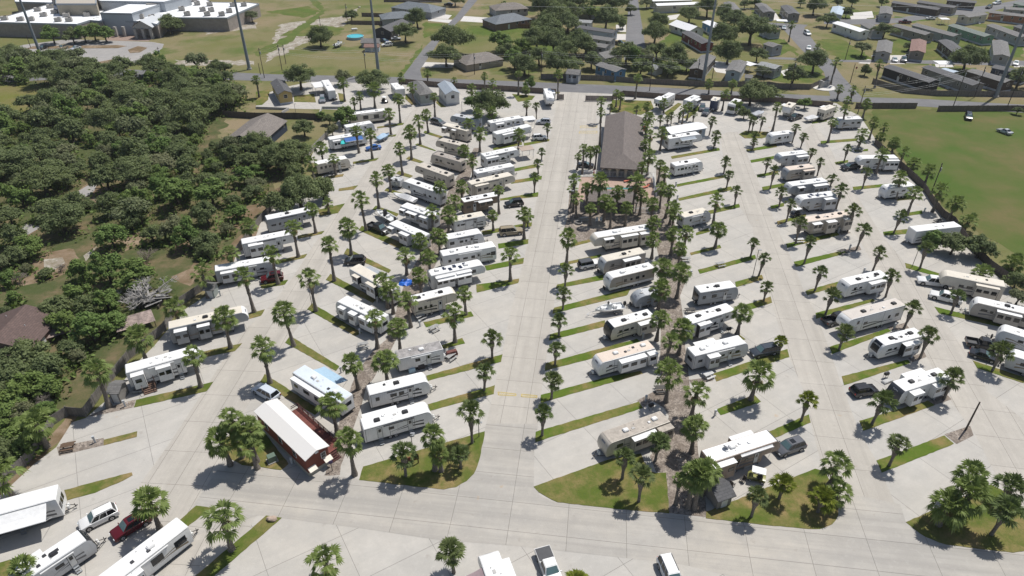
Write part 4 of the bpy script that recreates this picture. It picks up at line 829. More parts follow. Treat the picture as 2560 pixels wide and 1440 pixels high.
FENCES = [
('weathered grey board fence along the left edge of the park','fencegrey',1.8,[(-70.61,60.94),(-70.11,64.39),(-69.33,66.56),(-69.08,69.59),(-69.89,74.69),(-68.75,76.75),(-65.9,76.4),(-65.95,85.13),(-65.62,90.38),(-63.53,95.83),(-62.89,98.53),(-63.41,106.09),(-61.12,111.14),(-59.16,114.45)]),
('brown board fence behind the left trailers','fencegrey',1.8,[(-58.96,124.58),(-58.45,136.61),(-58.03,141.86),(-56.82,150.2)]),
('pale board fence behind the teal umbrella site','fencelight',1.7,[(-57.14,175.43),(-56.26,184.62),(-55.14,192.33),(-54.56,200.57)]),
('dark board fence behind the navy-walled house','fencedark',2,[(-91.77,210.49),(-81.01,208.66),(-68.6,208.66),(-59.24,207.58)]),
('brown block fence on the park side of the road,left part','fencebrown',1.9,[(-40.81,245.24),(-27.07,241.16),(0,236.07),(15.22,232.78)]),
('brown block fence on the park side of the road,right part','fencebrown',1.9,[(33.81,226.41),(38.18,231.16),(55.56,226.93),(75.94,225.9),(90.11,223.85),(105.24,218.85)]),
('brown board fence along the field beside the road','fencebrown',1.9,[(112.6,218.36),(132.63,218.36)]),
('weedy board fence along the field at the far right','fencebrown',1.9,[(138.02,215.46),(163.64,215.94),(170.51,214.99)]),
('long grey fence on the far side of the road','fencegrey2',1.9,[(10.67,250.66),(32.17,248.83),(46.95,245.24),(67.8,241.73),(91.25,241.39),(93.83,239.44),(105.1,238.31),(115.28,248.22)]),
('brown fence around the black mobile home','fencegrey2',1.9,[(130.01,245.24),(136.04,234.41),(146.52,231.16),(175.43,230.09),(181.25,228.5)]),
('dark fence between the park and the grassy field','fencedark',1.8,[(105.07,187.26),(104.77,169.59),(104.39,158.11),(102.32,149.12),(101.2,142.36),(101.93,138.91),(99.79,129.25),(99.1,120.15),(99.98,114.08)]),
('wooden yard fence behind the blue pool','fencebrown',1.8,[(-76.13,336.59),(-59.9,335.58)]),
('wooden yard fence of the grey hip-roofed house','fencebrown',1.8,[(-74.03,353.52),(-60.48,351.98)]),
('orange-brown fence beside the brick wainscot house','fenceorange',1.8,[(-8.38,330.6),(9.73,328.65)]),
('dark fence at the top of the grey houses','fencebrown',1.8,[(-68.62,388.31),(-37.42,387.01)]),
('low concrete wall beside the yellow cabin drive','concretew',0.8,[(-83.95,218.07),(-72.88,216.9),(-74.02,213.09)]),
('second low concrete wall beside the yellow cabin drive','concretew',0.8,[(-61.79,213.09),(-62.31,218.07),(-56.4,218.07),(-53.55,216.9)]),
]
TABLES = [
(-65,69.88,'brown','brown picnic table,first from the left in the park'),
(-60.54,82.26,'grey','grey picnic table,second from the left in the park'),
(-47.59,167.32,'grey','grey picnic table,third from the left in the park'),
(-26.1,93.61,'grey','grey picnic table,fourth from the left in the park'),
(-17.01,101.9,'grey','grey picnic table,fifth from the left in the park'),
(-14.09,98.53,'grey','grey picnic table,sixth from the left in the park'),
(-10.48,90.46,'grey','grey picnic table,seventh from the left in the park'),
(16.79,140.62,'grey','grey picnic table,eighth from the left in the park'),
(23.96,82.26,'dark','dark picnic table,ninth from the left in the park'),
(36.63,122.54,'grey','grey picnic table,tenth from the left in the park'),
(33.54,103.97,'dark','dark picnic table,eleventh from the left in the park'),
(43.4,120.54,'grey','grey picnic table,twelfth from the left in the park'),
(32.54,85.67,'white','white picnic table,thirteenth from the left in the park'),
(63.41,130.57,'white','white picnic table,fourteenth from the left in the park'),
(98.8,182.4,'grey','grey picnic table,fifteenth from the left in the park'),
(70.91,125.62,'dark','dark picnic table,sixteenth from the left in the park'),
(98.71,139.39,'dark','dark picnic table,seventeenth from the left in the park'),
]
PEDS = [
(-61.71,71.06,'white hookup pedestal beside a trailer pad,first from the left'),
(-60.87,78.68,'white hookup pedestal beside a trailer pad,second from the left'),
(-56.88,109.47,'white hookup pedestal beside a trailer pad,third from the left'),
(-31.48,66.93,'white hookup pedestal beside a trailer pad,fourth from the left'),
(-28.6,86.68,'white hookup pedestal beside a trailer pad,fifth from the left'),
(-27.38,97.2,'white hookup pedestal beside a trailer pad,sixth from the left'),
(-25.88,107.25,'white hookup pedestal beside a trailer pad,seventh from the left'),
(-16.84,99.59,'white hookup pedestal beside a trailer pad,eighth from the left'),
(24.27,104.94,'white hookup pedestal beside a trailer pad,ninth from the left'),
(23.3,95.88,'white hookup pedestal beside a trailer pad,tenth from the left'),
(22.67,88.22,'white hookup pedestal beside a trailer pad,eleventh from the left'),
(41.81,159,'white hookup pedestal beside a trailer pad,twelfth from the left'),
(21.21,79.81,'white hookup pedestal beside a trailer pad,thirteenth from the left'),
(40.63,151.29,'white hookup pedestal beside a trailer pad,fourteenth from the left'),
(36.4,116.68,'white hookup pedestal beside a trailer pad,fifteenth from the left'),
(31.37,76.58,'white hookup pedestal beside a trailer pad,sixteenth from the left'),
(73.65,134.64,'white hookup pedestal beside a trailer pad,seventeenth from the left'),
(73.02,127.1,'white hookup pedestal beside a trailer pad,eighteenth from the left'),
(71.99,117.63,'white hookup pedestal beside a trailer pad,nineteenth from the left'),
(70.62,108.78,'white hookup pedestal beside a trailer pad,twentieth from the left'),
(97.87,144.39,'white hookup pedestal beside a trailer pad,twenty-first from the left'),
(69.48,98.83,'white hookup pedestal beside a trailer pad,twenty-second from the left'),
(68.65,90.59,'white hookup pedestal beside a trailer pad,twenty-third from the left'),
(67.2,80.27,'white hookup pedestal beside a trailer pad,twenty-fourth from the left'),
]

SC = bpy.context.scene
COL = SC.collection
rad = math.radians
PI = math.pi

# ------------------------------------------------------------------ materials
MATS = {}
def nodes_of(name):
    m = bpy.data.materials.new(name); m.use_nodes = True
    nt = m.node_tree; b = nt.nodes['Principled BSDF']
    return m, nt, b
def mix(nt, fac, a, b, mode='MIX'):
    n = nt.nodes.new('ShaderNodeMix'); n.data_type = 'RGBA'; n.blend_type = mode
    for sock, v in ((n.inputs[0], fac), (n.inputs[6], a), (n.inputs[7], b)):
        if isinstance(v, (int, float)): sock.default_value = v
        elif isinstance(v, tuple): sock.default_value = (v[0], v[1], v[2], 1)
        else: nt.links.new(v, sock)
    return n.outputs[2]
def noise(nt, vec, scale, detail=4, rough=.6, lo=None, hi=None):
    n = nt.nodes.new('ShaderNodeTexNoise'); n.inputs['Scale'].default_value = scale
    n.inputs['Detail'].default_value = detail; n.inputs['Roughness'].default_value = rough
    nt.links.new(vec, n.inputs['Vector'])
    o = n.outputs['Fac']
    if lo is not None:
        r = nt.nodes.new('ShaderNodeMapRange'); r.inputs[1].default_value = lo; r.inputs[2].default_value = hi
        nt.links.new(o, r.inputs[0]); o = r.outputs[0]
    return o
def coords(nt, which='Object', scale=None):
    t = nt.nodes.new('ShaderNodeTexCoord'); o = t.outputs[which]
    if scale:
        mp = nt.nodes.new('ShaderNodeMapping'); mp.inputs['Scale'].default_value = scale
        nt.links.new(o, mp.inputs[0]); o = mp.outputs[0]
    return o
def world_pos(nt):
    return nt.nodes.new('ShaderNodeNewGeometry').outputs['Position']
def math_n(nt, op, a, b=None):
    n = nt.nodes.new('ShaderNodeMath'); n.operation = op
    for i, v in enumerate((a, b)):
        if v is None: continue
        if isinstance(v, (int, float)): n.inputs[i].default_value = v
        else: nt.links.new(v, n.inputs[i])
    return n.outputs[0]
def M(name, col=(.5, .5, .5), rough=.6, dirt=.15, scale=1.5, metal=0.0, spec=.4, streak=False):
    """plain painted or moulded surface with a little grime"""
    if name in MATS: return MATS[name]
    m, nt, b = nodes_of(name)
    p = world_pos(nt)
    dark = tuple(c * (1 - dirt) for c in col)
    f = noise(nt, p, scale, 5, .65, .35, .7)
    c = mix(nt, f, dark, col)
    if streak:
        f2 = noise(nt, coords(nt, 'Object', (3, 3, .35)), 2.2, 3, .5, .52, .8)
        c = mix(nt, math_n(nt, 'MULTIPLY', f2, .35), c, tuple(x * .55 for x in (col[0], col[1] * .95, col[2] * .85)))
    nt.links.new(c, b.inputs['Base Color'])
    b.inputs['Roughness'].default_value = rough; b.inputs['Metallic'].default_value = metal
    b.inputs['Specular IOR Level'].default_value = spec
    MATS[name] = m
    return m
def glass(name='dark_glass', col=(.012, .015, .018), rough=.08):
    if name in MATS: return MATS[name]
    m, nt, b = nodes_of(name)
    b.inputs['Base Color'].default_value = (*col, 1); b.inputs['Roughness'].default_value = rough
    b.inputs['Specular IOR Level'].default_value = .55
    MATS[name] = m; return m
def concrete(name, col, joints=True, bw=6.0, bh=3.9, tint=(.40, .36, .30), stain=.5, js=.25, trk=.0):
    m, nt, b = nodes_of(name); p = world_pos(nt)
    o = coords(nt, 'Object')
    big = noise(nt, p, .045, 4, .6, .35, .68)
    c = mix(nt, big, col, tint)
    mid = noise(nt, p, .35, 6, .7, .38, .72)
    c = mix(nt, math_n(nt, 'MULTIPLY', mid, .55), c, tuple(x * .74 for x in col))
    tr = noise(nt, coords(nt, 'Object', (.035, 1.0, 1.0)), .55, 4, .65, .42, .68)
    c = mix(nt, math_n(nt, 'MULTIPLY', tr, trk), c, tuple(x * .70 for x in col))
    sm = noise(nt, p, .11, 5, .7, .48, .66)
    c = mix(nt, math_n(nt, 'MULTIPLY', sm, .5), c, tuple(x * .80 for x in col))
    cl = noise(nt, p, 1.3, 5, .75, .55, .75)
    c = mix(nt, math_n(nt, 'MULTIPLY', cl, .35), c, tuple(min(1, x * 1.25) for x in col))
    st = noise(nt, p, .8, 3, .5, .66, .78)
    c = mix(nt, math_n(nt, 'MULTIPLY', st, stain), c, (.26, .235, .20))
    rs = noise(nt, p, .5, 2, .5, .73, .80)
    c = mix(nt, math_n(nt, 'MULTIPLY', rs, .35), c, (.45, .28, .12))
    fine = noise(nt, p, 9.0, 3, .8, .3, .8)
    c = mix(nt, math_n(nt, 'MULTIPLY', fine, .16), c, (.22, .21, .20))
    if joints:
        br = nt.nodes.new('ShaderNodeTexBrick'); br.offset = 0.0; br.squash = 1.0
        br.inputs['Scale'].default_value = 1.0; br.inputs['Mortar Size'].default_value = .035
        br.inputs['Mortar Smooth'].default_value = .3
        br.inputs['Brick Width'].default_value = bw; br.inputs['Row Height'].default_value = bh
        br.inputs['Color1'].default_value = (.88, .88, .88, 1); br.inputs['Color2'].default_value = (1, 1, 1, 1)
        nt.links.new(o, br.inputs['Vector'])
        c = mix(nt, .5, c, mix(nt, 1.0, c, br.outputs['Color'], 'MULTIPLY'))
        c = mix(nt, math_n(nt, 'MULTIPLY', br.outputs['Fac'], js), c, (.17, .16, .145))
    nt.links.new(c, b.inputs['Base Color']); b.inputs['Roughness'].default_value = .85
    b.inputs['Specular IOR Level'].default_value = .25
    MATS[name] = m; return m
def grassmat(name, green, tan, lo=.4, hi=.62, scale=.16, green2=None):
    m, nt, b = nodes_of(name); p = world_pos(nt)
    f = noise(nt, p, scale, 5, .6, lo, hi)
    c = mix(nt, f, green, tan)
    f2 = noise(nt, p, scale * 3.3, 4, .7, .42, .66)
    c = mix(nt, math_n(nt, 'MULTIPLY', f2, .7), c, green2 or tuple(x * .7 for x in green))
    f3 = noise(nt, p, 4.5, 4, .8, .3, .75)
    c = mix(nt, math_n(nt, 'MULTIPLY', f3, .5), c, tuple(x * .45 for x in green))
    nt.links.new(c, b.inputs['Base Color']); b.inputs['Roughness'].default_value = .95
    b.inputs['Specular IOR Level'].default_value = .1
    bp = nt.nodes.new('ShaderNodeBump'); bp.inputs['Strength'].default_value = .5; bp.inputs['Distance'].default_value = .08
    nt.links.new(noise(nt, p, 7, 3, .8), bp.inputs['Height']); nt.links.new(bp.outputs[0], b.inputs['Normal'])
    MATS[name] = m; return m
def gravelmat(name):
    m, nt, b = nodes_of(name); p = world_pos(nt)
    v = nt.nodes.new('ShaderNodeTexVoronoi'); v.inputs['Scale'].default_value = 4.2; nt.links.new(p, v.inputs['Vector'])
    r = nt.nodes.new('ShaderNodeSeparateColor'); nt.links.new(v.outputs['Color'], r.inputs[0])
    c = mix(nt, r.outputs[0], (.12, .10, .085), (.35, .30, .255))
    d = nt.nodes.new('ShaderNodeMapRange'); d.inputs[1].default_value = .0; d.inputs[2].default_value = .12
    nt.links.new(v.outputs['Distance'], d.inputs[0])
    c = mix(nt, noise(nt, p, .5, 4, .6, .4, .7), c, (.155, .125, .10))
    nt.links.new(c, b.inputs['Base Color']); b.inputs['Roughness'].default_value = .95
    bp = nt.nodes.new('ShaderNodeBump'); bp.inputs['Strength'].default_value = .7; bp.inputs['Distance'].default_value = .06
    nt.links.new(v.outputs['Distance'], bp.inputs['Height']); nt.links.new(bp.outputs[0], b.inputs['Normal'])
    MATS[name] = m; return m
def leafmat(name, a, bcol, warm, tr=.2):
    if name in MATS: return MATS[name]
    m, nt, b = nodes_of(name)
    g = nt.nodes.new('ShaderNodeNewGeometry'); oi = nt.nodes.new('ShaderNodeObjectInfo')
    c = mix(nt, g.outputs['Random Per Island'], a, bcol)
    r2 = nt.nodes.new('ShaderNodeMapRange'); r2.inputs[1].default_value = .2; r2.inputs[2].default_value = 1.0; r2.inputs[4].default_value = 1.0
    nt.links.new(oi.outputs['Random'], r2.inputs[0])
    c = mix(nt, r2.outputs[0], c, mix(nt, .5, c, warm))
    nt.links.new(c, b.inputs['Base Color']); b.inputs['Roughness'].default_value = .62
    b.inputs['Specular IOR Level'].default_value = .12
    out = nt.nodes['Material Output']
    t = nt.nodes.new('ShaderNodeBsdfTranslucent'); nt.links.new(mix(nt, .5, c, (.16, .22, .03)), t.inputs['Color'])
    ms = nt.nodes.new('ShaderNodeMixShader'); ms.inputs[0].default_value = tr
    nt.links.new(b.outputs[0], ms.inputs[1]); nt.links.new(t.outputs[0], ms.inputs[2]); nt.links.new(ms.outputs[0], out.inputs['Surface'])
    MATS[name] = m; return m
def roofmat(name, col, kind='shingle'):
    if name in MATS: return MATS[name]
    m, nt, b = nodes_of(name); p = world_pos(nt)
    f = noise(nt, p, 2.2, 5, .75, .3, .72)
    k = .74 if kind == 'shingle' else .95
    c = mix(nt, f, tuple(x * k for x in col), tuple(min(.85, x * (2 - k) * .92) for x in col))
    if kind == 'shingle':
        br = nt.nodes.new('ShaderNodeTexBrick'); br.inputs['Scale'].default_value = 1.0
        br.inputs['Brick Width'].default_value = .9; br.inputs['Row Height'].default_value = .35; br.inputs['Mortar Size'].default_value = .03
        br.inputs['Color1'].default_value = (.75, .75, .75, 1); br.inputs['Color2'].default_value = (1.1, 1.1, 1.1, 1); br.inputs['Mortar'].default_value = (.5, .5, .5, 1)
        nt.links.new(coords(nt, 'Object'), br.inputs['Vector'])
        c = mix(nt, .75, c, br.outputs['Color'], 'MULTIPLY')
    else:
        w = nt.nodes.new('ShaderNodeTexWave'); w.inputs['Scale'].default_value = 1.6; w.bands_direction = 'X'
        nt.links.new(coords(nt, 'Object'), w.inputs['Vector'])
        c = mix(nt, .05, c, w.outputs['Color'], 'MULTIPLY')
    nt.links.new(c, b.inputs['Base Color']); b.inputs['Roughness'].default_value = .8 if kind == 'shingle' else .45
    MATS[name] = m; return m
def plankmat(name, col, w=.16):
    if name in MATS: return MATS[name]
    m, nt, b = nodes_of(name); p = world_pos(nt); o = coords(nt, 'Object')
    br = nt.nodes.new('ShaderNodeTexBrick'); br.offset = 0; br.inputs['Scale'].default_value = 1
    br.inputs['Brick Width'].default_value = w; br.inputs['Row Height'].default_value = 50; br.inputs['Mortar Size'].default_value = .012
    br.inputs['Color1'].default_value = (.7, .7, .7, 1); br.inputs['Color2'].default_value = (1.15, 1.15, 1.15, 1); br.inputs['Mortar'].default_value = (.3, .3, .3, 1)
    nt.links.new(o, br.inputs['Vector'])
    c = mix(nt, noise(nt, p, 1.2, 5, .7, .3, .7), tuple(x * .65 for x in col), col)
    c = mix(nt, .8, c, br.outputs['Color'], 'MULTIPLY')
    nt.links.new(c, b.inputs['Base Color']); b.inputs['Roughness'].default_value = .9
    MATS[name] = m; return m

# ------------------------------------------------------------------ mesh helpers
class MB:
    def __init__(s): s.v = []; s.f = []; s.m = []
    def poly(s, pts, m=0):
        n = len(s.v); s.v += [tuple(p) for p in pts]; s.f.append(tuple(range(n, n + len(pts)))); s.m.append(m)
    def box(s, c, d, m=0, rz=0.0, top=1.0, mt=None):
        n = len(s.v); x, y, z = c; a, b, h = d[0] / 2, d[1] / 2, d[2] / 2
        cs, sn = math.cos(rz), math.sin(rz)
        for dz, k in ((-h, 1.0), (h, top)):
            for sx, sy in ((-1, -1), (1, -1), (1, 1), (-1, 1)):
                px, py = sx * a * k, sy * b * k
                s.v.append((x + px * cs - py * sn, y + px * sn + py * cs, z + dz))
        for i, q in enumerate(((3, 2, 1, 0), (4, 5, 6, 7), (0, 1, 5, 4), (1, 2, 6, 5), (2, 3, 7, 6), (3, 0, 4, 7))):
            s.f.append(tuple(n + k for k in q)); s.m.append(mt if (mt is not None and i == 1) else m)
    def cyl(s, p0, p1, r0, r1=None, n=8, m=0, cap=True):
        r1 = r0 if r1 is None else r1
        p0, p1 = Vector(p0), Vector(p1); d = (p1 - p0)
        if d.length < 1e-6: return
        d.normalize(); a = d.orthogonal().normalized(); b = d.cross(a)
        k = len(s.v)
        for p, r in ((p0, r0), (p1, r1)):
            for i in range(n):
                t = 2 * PI * i / n; s.v.append(tuple(p + a * (r * math.cos(t)) + b * (r * math.sin(t))))
        for i in range(n):
            j = (i + 1) % n; s.f.append((k + i, k + j, k + n + j, k + n + i)); s.m.append(m)
        if cap:
            s.f.append(tuple(k + i for i in reversed(range(n)))); s.m.append(m)
            s.f.append(tuple(k + n + i for i in range(n))); s.m.append(m)
    def tube(s, pts, radii, n=7, m=0):
        for i in range(len(pts) - 1): s.cyl(pts[i], pts[i + 1], radii[i], radii[i + 1], n, m, cap=(i in (0, len(pts) - 2)))
    def sheet(s, outline, z, m=0):
        s.poly([(x, y, z) for x, y in outline], m)
    def mesh(s, name, mats, smooth=None):
        me = bpy.data.meshes.new(name); me.from_pydata(s.v, [], s.f)
        for q in mats: me.materials.append(q)
        me.polygons.foreach_set('material_index', s.m)
        if smooth is not None:
            me.polygons.foreach_set('use_smooth', [True] * len(s.f)); me.update(); me.set_sharp_from_angle(angle=rad(smooth))
        me.update(); return me
def bev_extrude(profile, w, bev, name, mats, pick=None, seg=2, smooth=35):
    """side profile (x,z) extruded across y, with rounded long edges"""
    bm = bmesh.new()
    vs = [bm.verts.new((x, -w / 2, z)) for x, z in profile]
    f = bm.faces.new(vs)
    r = bmesh.ops.extrude_face_region(bm, geom=[f])
    bmesh.ops.translate(bm, vec=(0, w, 0), verts=[g for g in r['geom'] if isinstance(g, bmesh.types.BMVert)])
    bmesh.ops.recalc_face_normals(bm, faces=bm.faces[:])
    if bev > 0:
        ed = [e for e in bm.edges if abs(e.verts[0].co.y - e.verts[1].co.y) < 1e-5]
        bmesh.ops.bevel(bm, geom=ed, offset=bev, segments=seg, profile=.6, affect='EDGES', clamp_overlap=True)
    bm.normal_update()
    me = bpy.data.meshes.new(name)
    if pick:
        for f in bm.faces: f.material_index = pick(f.normal, f.calc_center_median())
    for f in bm.faces: f.smooth = True
    bm.to_mesh(me); bm.free()
    for q in mats: me.materials.append(q)
    me.set_sharp_from_angle(angle=rad(smooth)); me.update()
    return me
def obj(name, me, parent=None, loc=(0, 0, 0), rz=0.0, scale=(1, 1, 1), rot=None):
    o = bpy.data.objects.new(name, me); COL.objects.link(o)
    o.parent = parent; o.location = loc; o.rotation_euler = rot or (0, 0, rz); o.scale = scale
    return o
def thing(name, label, cat, loc=(0, 0, 0), rz=0.0, group=None, me=None):
    o = bpy.data.objects.new(name, me); COL.objects.link(o)
    o.location = loc; o.rotation_euler = (0, 0, rz); o['label'] = label; o['category'] = cat
    if group: o['group'] = group
    return o
def struct(name, me, loc=(0, 0, 0), rz=0.0, kind='structure'):
    o = bpy.data.objects.new(name, me); COL.objects.link(o); o.location = loc; o.rotation_euler = (0, 0, rz); o['kind'] = kind
    return o
CACHE = {}
def cached(key, fn):
    if key not in CACHE: CACHE[key] = fn()
    return CACHE[key]
def flat(polys, z, name, m, thick=0.0):
    mb = MB()
    for p in polys:
        a = sum(p[i][0] * p[(i + 1) % len(p)][1] - p[(i + 1) % len(p)][0] * p[i][1] for i in range(len(p)))
        if a < 0: p = p[::-1]
        mb.sheet(p, z)
        if thick:
            for i in range(len(p)):
                q = p[(i + 1) % len(p)]; r = p[i]
                mb.poly([(r[0], r[1], z - thick), (q[0], q[1], z - thick), (q[0], q[1], z), (r[0], r[1], z)])
    return mb.mesh(name, [m])

def rough(poly, step=2.2, amp=1.1):
    """a natural, ragged outline"""
    rnd = random.Random(int(poly[0][0] * 13)); out = []
    for i in range(len(poly)):
        a, b = Vector(poly[i]), Vector(poly[(i + 1) % len(poly)]); n = max(1, int((b - a).length / step)); n = min(n, 70)
        for k in range(n):
            q = a.lerp(b, k / n); out.append((q.x + rnd.uniform(-amp, amp), q.y + rnd.uniform(-amp, amp)))
    return out
# ------------------------------------------------------------------ palette
ALB = dict(white=(.76, .76, .75), cream=(.66, .61, .52), ltgrey=(.52, .53, .54), grey=(.33, .35, .37), bluegrey=(.30, .34, .38), tan=(.53, .48, .41),
           taupe=(.40, .37, .33), tanwhite=(.40, .36, .31), brown=(.20, .15, .11), brownstripe=(.30, .22, .17), black=(.02, .021, .024), dark=(.05, .055, .065), navy=(.04, .06, .12),
           blue=(.05, .14, .40), sky=(.34, .48, .60), mauve=(.35, .27, .28), bluewhite=(.62, .68, .76), peach=(.66, .56, .47), tan2=(.56, .51, .46), weathered=(.46, .41, .35), dirty=(.40, .38, .37),
           maroon=(.10, .008, .012), silver=(.45, .47, .50), silverblue=(.55, .60, .66), darkgrey=(.045, .055, .07), blackbrown=(.025, .024, .028), gunmetal=(.10, .105, .12), olive=(.27, .27, .10),
           tanc=(.30, .25, .17), ltgreyc=(.45, .46, .45), whitec=(.74, .74, .74), bluec=(.35, .50, .66), white2=(.70, .73, .74), teal=(.02, .45, .45), red=(.55, .03, .02), green=(.05, .16, .07), orange=(.5, .2, .06))
def paint(n, rough=.35): return M('paint_' + n, ALB[n], rough, .1, .8, spec=.5)
def shell(n): return M('shell_' + n, ALB[n], .42, .14, .7, streak=True)
def roofskin(n):
    if n in ('tan', 'brown'): ALB['r_' + n] = {'tan': (.56, .51, .44), 'brown': (.38, .34, .30)}[n]; return M('roof_' + n, ALB['r_' + n], .6, .15, .7)
    d = {'dirty': .5, 'weathered': .35, 'brown': .25}.get(n, .13)
    return M('roof_' + n, ALB[n], .6, d, {'dirty': 1.4, 'weathered': 1.6}.get(n, .5))
BLK = lambda: M('black_trim', (.018, .018, .02), .5, .1)
TYRE = lambda: M('tyre_rubber', (.02, .02, .021), .85, .2)
RIM = lambda: M('wheel_rim', (.42, .42, .43), .35, .1, metal=.4)
CHAS = lambda: M('chassis_dark', (.03, .03, .032), .8, .2)
STEEL = lambda: M('galvanised_steel', (.36, .38, .40), .5, .2, metal=.3)

# ------------------------------------------------------------------ camera, sun, sky
cam = bpy.data.cameras.new('camera'); co = bpy.data.objects.new('camera', cam); COL.objects.link(co)
cam.sensor_width = 36; cam.lens = 36 * 1700 / 2560; cam.clip_start = .5; cam.clip_end = 6000
co.location = (0, 0, 75); co.rotation_euler = (PI / 2 - math.atan(.668), 0, 0)
SC.camera = co
EL, AZ = rad(63), math.atan2(.74, .68)
sun = bpy.data.lights.new('sun', 'SUN'); so = bpy.data.objects.new('sun', sun); COL.objects.link(so)
sun.energy = 4.7; sun.angle = rad(.53); sun.color = (1, .965, .91)
dv = Vector((-math.sin(AZ) * math.cos(EL), -math.cos(AZ) * math.cos(EL), -math.sin(EL)))
so.rotation_euler = dv.to_track_quat('-Z', 'Y').to_euler(); so.location = (60, 60, 200)
w = bpy.data.worlds.new('World'); SC.world = w; w.use_nodes = True
sky = w.node_tree.nodes.new('ShaderNodeTexSky'); sky.sky_type = 'NISHITA'; sky.sun_disc = False
sky.sun_elevation = EL; sky.sun_rotation = AZ; sky.air_density = 1.0; sky.dust_density = 1.5
bg = w.node_tree.nodes['Background']; bg.inputs[1].default_value = .09
w.node_tree.links.new(sky.outputs[0], bg.inputs[0])
SC.view_settings.view_transform = 'Standard'; SC.view_settings.look = 'None'; SC.view_settings.exposure = 0
SC.cycles.max_bounces = 5; SC.cycles.diffuse_bounces = 2; SC.cycles.glossy_bounces = 2; SC.cycles.transmission_bounces = 2
SC.cycles.use_denoising = True

# thin sea haze over the whole place
hz = bpy.data.materials.new('haze'); hz.use_nodes = True; hn = hz.node_tree
hn.nodes.remove(hn.nodes['Principled BSDF'])
vs_ = hn.nodes.new('ShaderNodeVolumeScatter'); vs_.inputs['Density'].default_value = .0001; vs_.inputs['Anisotropy'].default_value = .2; vs_.inputs['Color'].default_value = (.92, .96, 1, 1)
hn.links.new(vs_.outputs[0], hn.nodes['Material Output'].inputs['Volume'])
HAZE = hz
# ------------------------------------------------------------------ ground and paving
def ground_material():
    m, nt, b = nodes_of('dry_ground'); p = world_pos(nt)
    c = mix(nt, noise(nt, p, .018, 5, .6, .38, .64), (.15, .155, .055), (.26, .205, .13))
    c = mix(nt, noise(nt, p, .06, 5, .65, .5, .66), c, (.10, .135, .035))
    c = mix(nt, math_n(nt, 'MULTIPLY', noise(nt, p, .12, 6, .8, .56, .7), .6), c, (.20, .13, .065))
    c = mix(nt, math_n(nt, 'MULTIPLY', noise(nt, p, .3, 6, .85, .66, .76), .55), c, (.40, .36, .30))
    c = mix(nt, math_n(nt, 'MULTIPLY', noise(nt, p, 2.5, 4, .8, .35, .75), .45), c, (.075, .075, .032))
    nt.links.new(c, b.inputs['Base Color']); b.inputs['Roughness'].default_value = .95; b.inputs['Specular IOR Level'].default_value = .1
    return m
mb = MB(); mb.sheet([(-1500, -300), (1500, -300), (1500, 2600), (-1500, 2600)], 0)
struct('ground', mb.mesh('ground', [ground_material()]))
mb = MB(); mb.box((0, 600, 70), (2400, 1700, 141)); struct('haze', mb.mesh('haze', [HAZE]))
GM = grassmat('strip_grass', (.105, .155, .024), (.28, .20, .09), .43, .62, .15, (.075, .135, .016))
LM = grassmat('lawn_grass', (.11, .14, .03), (.29, .21, .10), .41, .60, .16, (.075, .12, .018))
FM = grassmat('field_grass', (.075, .125, .024), (.165, .138, .062), .41, .61, .04, (.10, .13, .035))
FW = grassmat('straw_field', (.16, .165, .045), (.22, .17, .09), .42, .6, .06, (.14, .15, .04))
DM = grassmat('dirt', (.19, .135, .085), (.34, .26, .19), .4, .66, .15, (.13, .10, .045))
SM = grassmat('sandy_soil', (.30, .26, .21), (.52, .49, .44), .4, .6, .3, (.16, .14, .07))
VM = gravelmat('pebble_gravel')
CM = concrete('pad_concrete', (.475, .456, .422), True, 9.5, 7.3, tint=(.485, .452, .40), stain=.4, js=.13, trk=.25)
CD = concrete('drive_concrete', (.475, .443, .393), True, 6.0, 3.9, tint=(.45, .42, .375), stain=.35, js=.14, trk=.6)
CF = concrete('front_concrete', (.425, .405, .372), True, 7.6, 4.6, tint=(.475, .435, .375), stain=.5, js=.15, trk=.7)
AM = concrete('asphalt', (.15, .15, .157), False, tint=(.185, .183, .185), stain=.15)
SP = concrete('old_asphalt', (.30, .29, .28), False, tint=(.36, .34, .32), stain=.2)
WD = concrete('white_driveway', (.62, .60, .57), False, tint=(.55, .52, .48))
for i, p in enumerate(FIELD): struct('field', flat([rough(p)], .012, 'field', FM if i == 0 else FW))
for i, p in enumerate(DIRT): struct('bare_soil', flat([rough(p)], .0096 + i * .0002, 'bare_soil', DM))
for p in SAND: struct('sandy_strip', flat([rough(p)], .0105, 'sandy_strip', SM))
DG = grassmat('ditch_grass', (.10, .145, .032), (.16, .16, .06), .4, .7, .1)
YG = grassmat('yard_grass', (.10, .145, .03), (.20, .17, .07), .42, .66, .06)
for i, p in enumerate(YARD): struct('yard_grass', flat([rough(p)], .0108 + i * .00004, 'yard_grass', YG))
for p in DITCH: struct('green_ditch', flat([rough(p)], .0142, 'green_ditch', DG))
for i, p in enumerate(PATH): struct('track', flat([rough(p, 1.5, .25)], .0146 + i * .0003, 'track', SP))
for i, (n_, p) in enumerate(ROADS): struct(n_, flat([p], i * .00015 + {'main_road': .030, 'side_street': .024, 'school_parking': .018, 'driveway': .0158, 'slab': .0156}[n_], n_, {'main_road': AM, 'side_street': SP if 0 else AM, 'school_parking': SP, 'driveway': WD, 'slab': WD}[n_]))
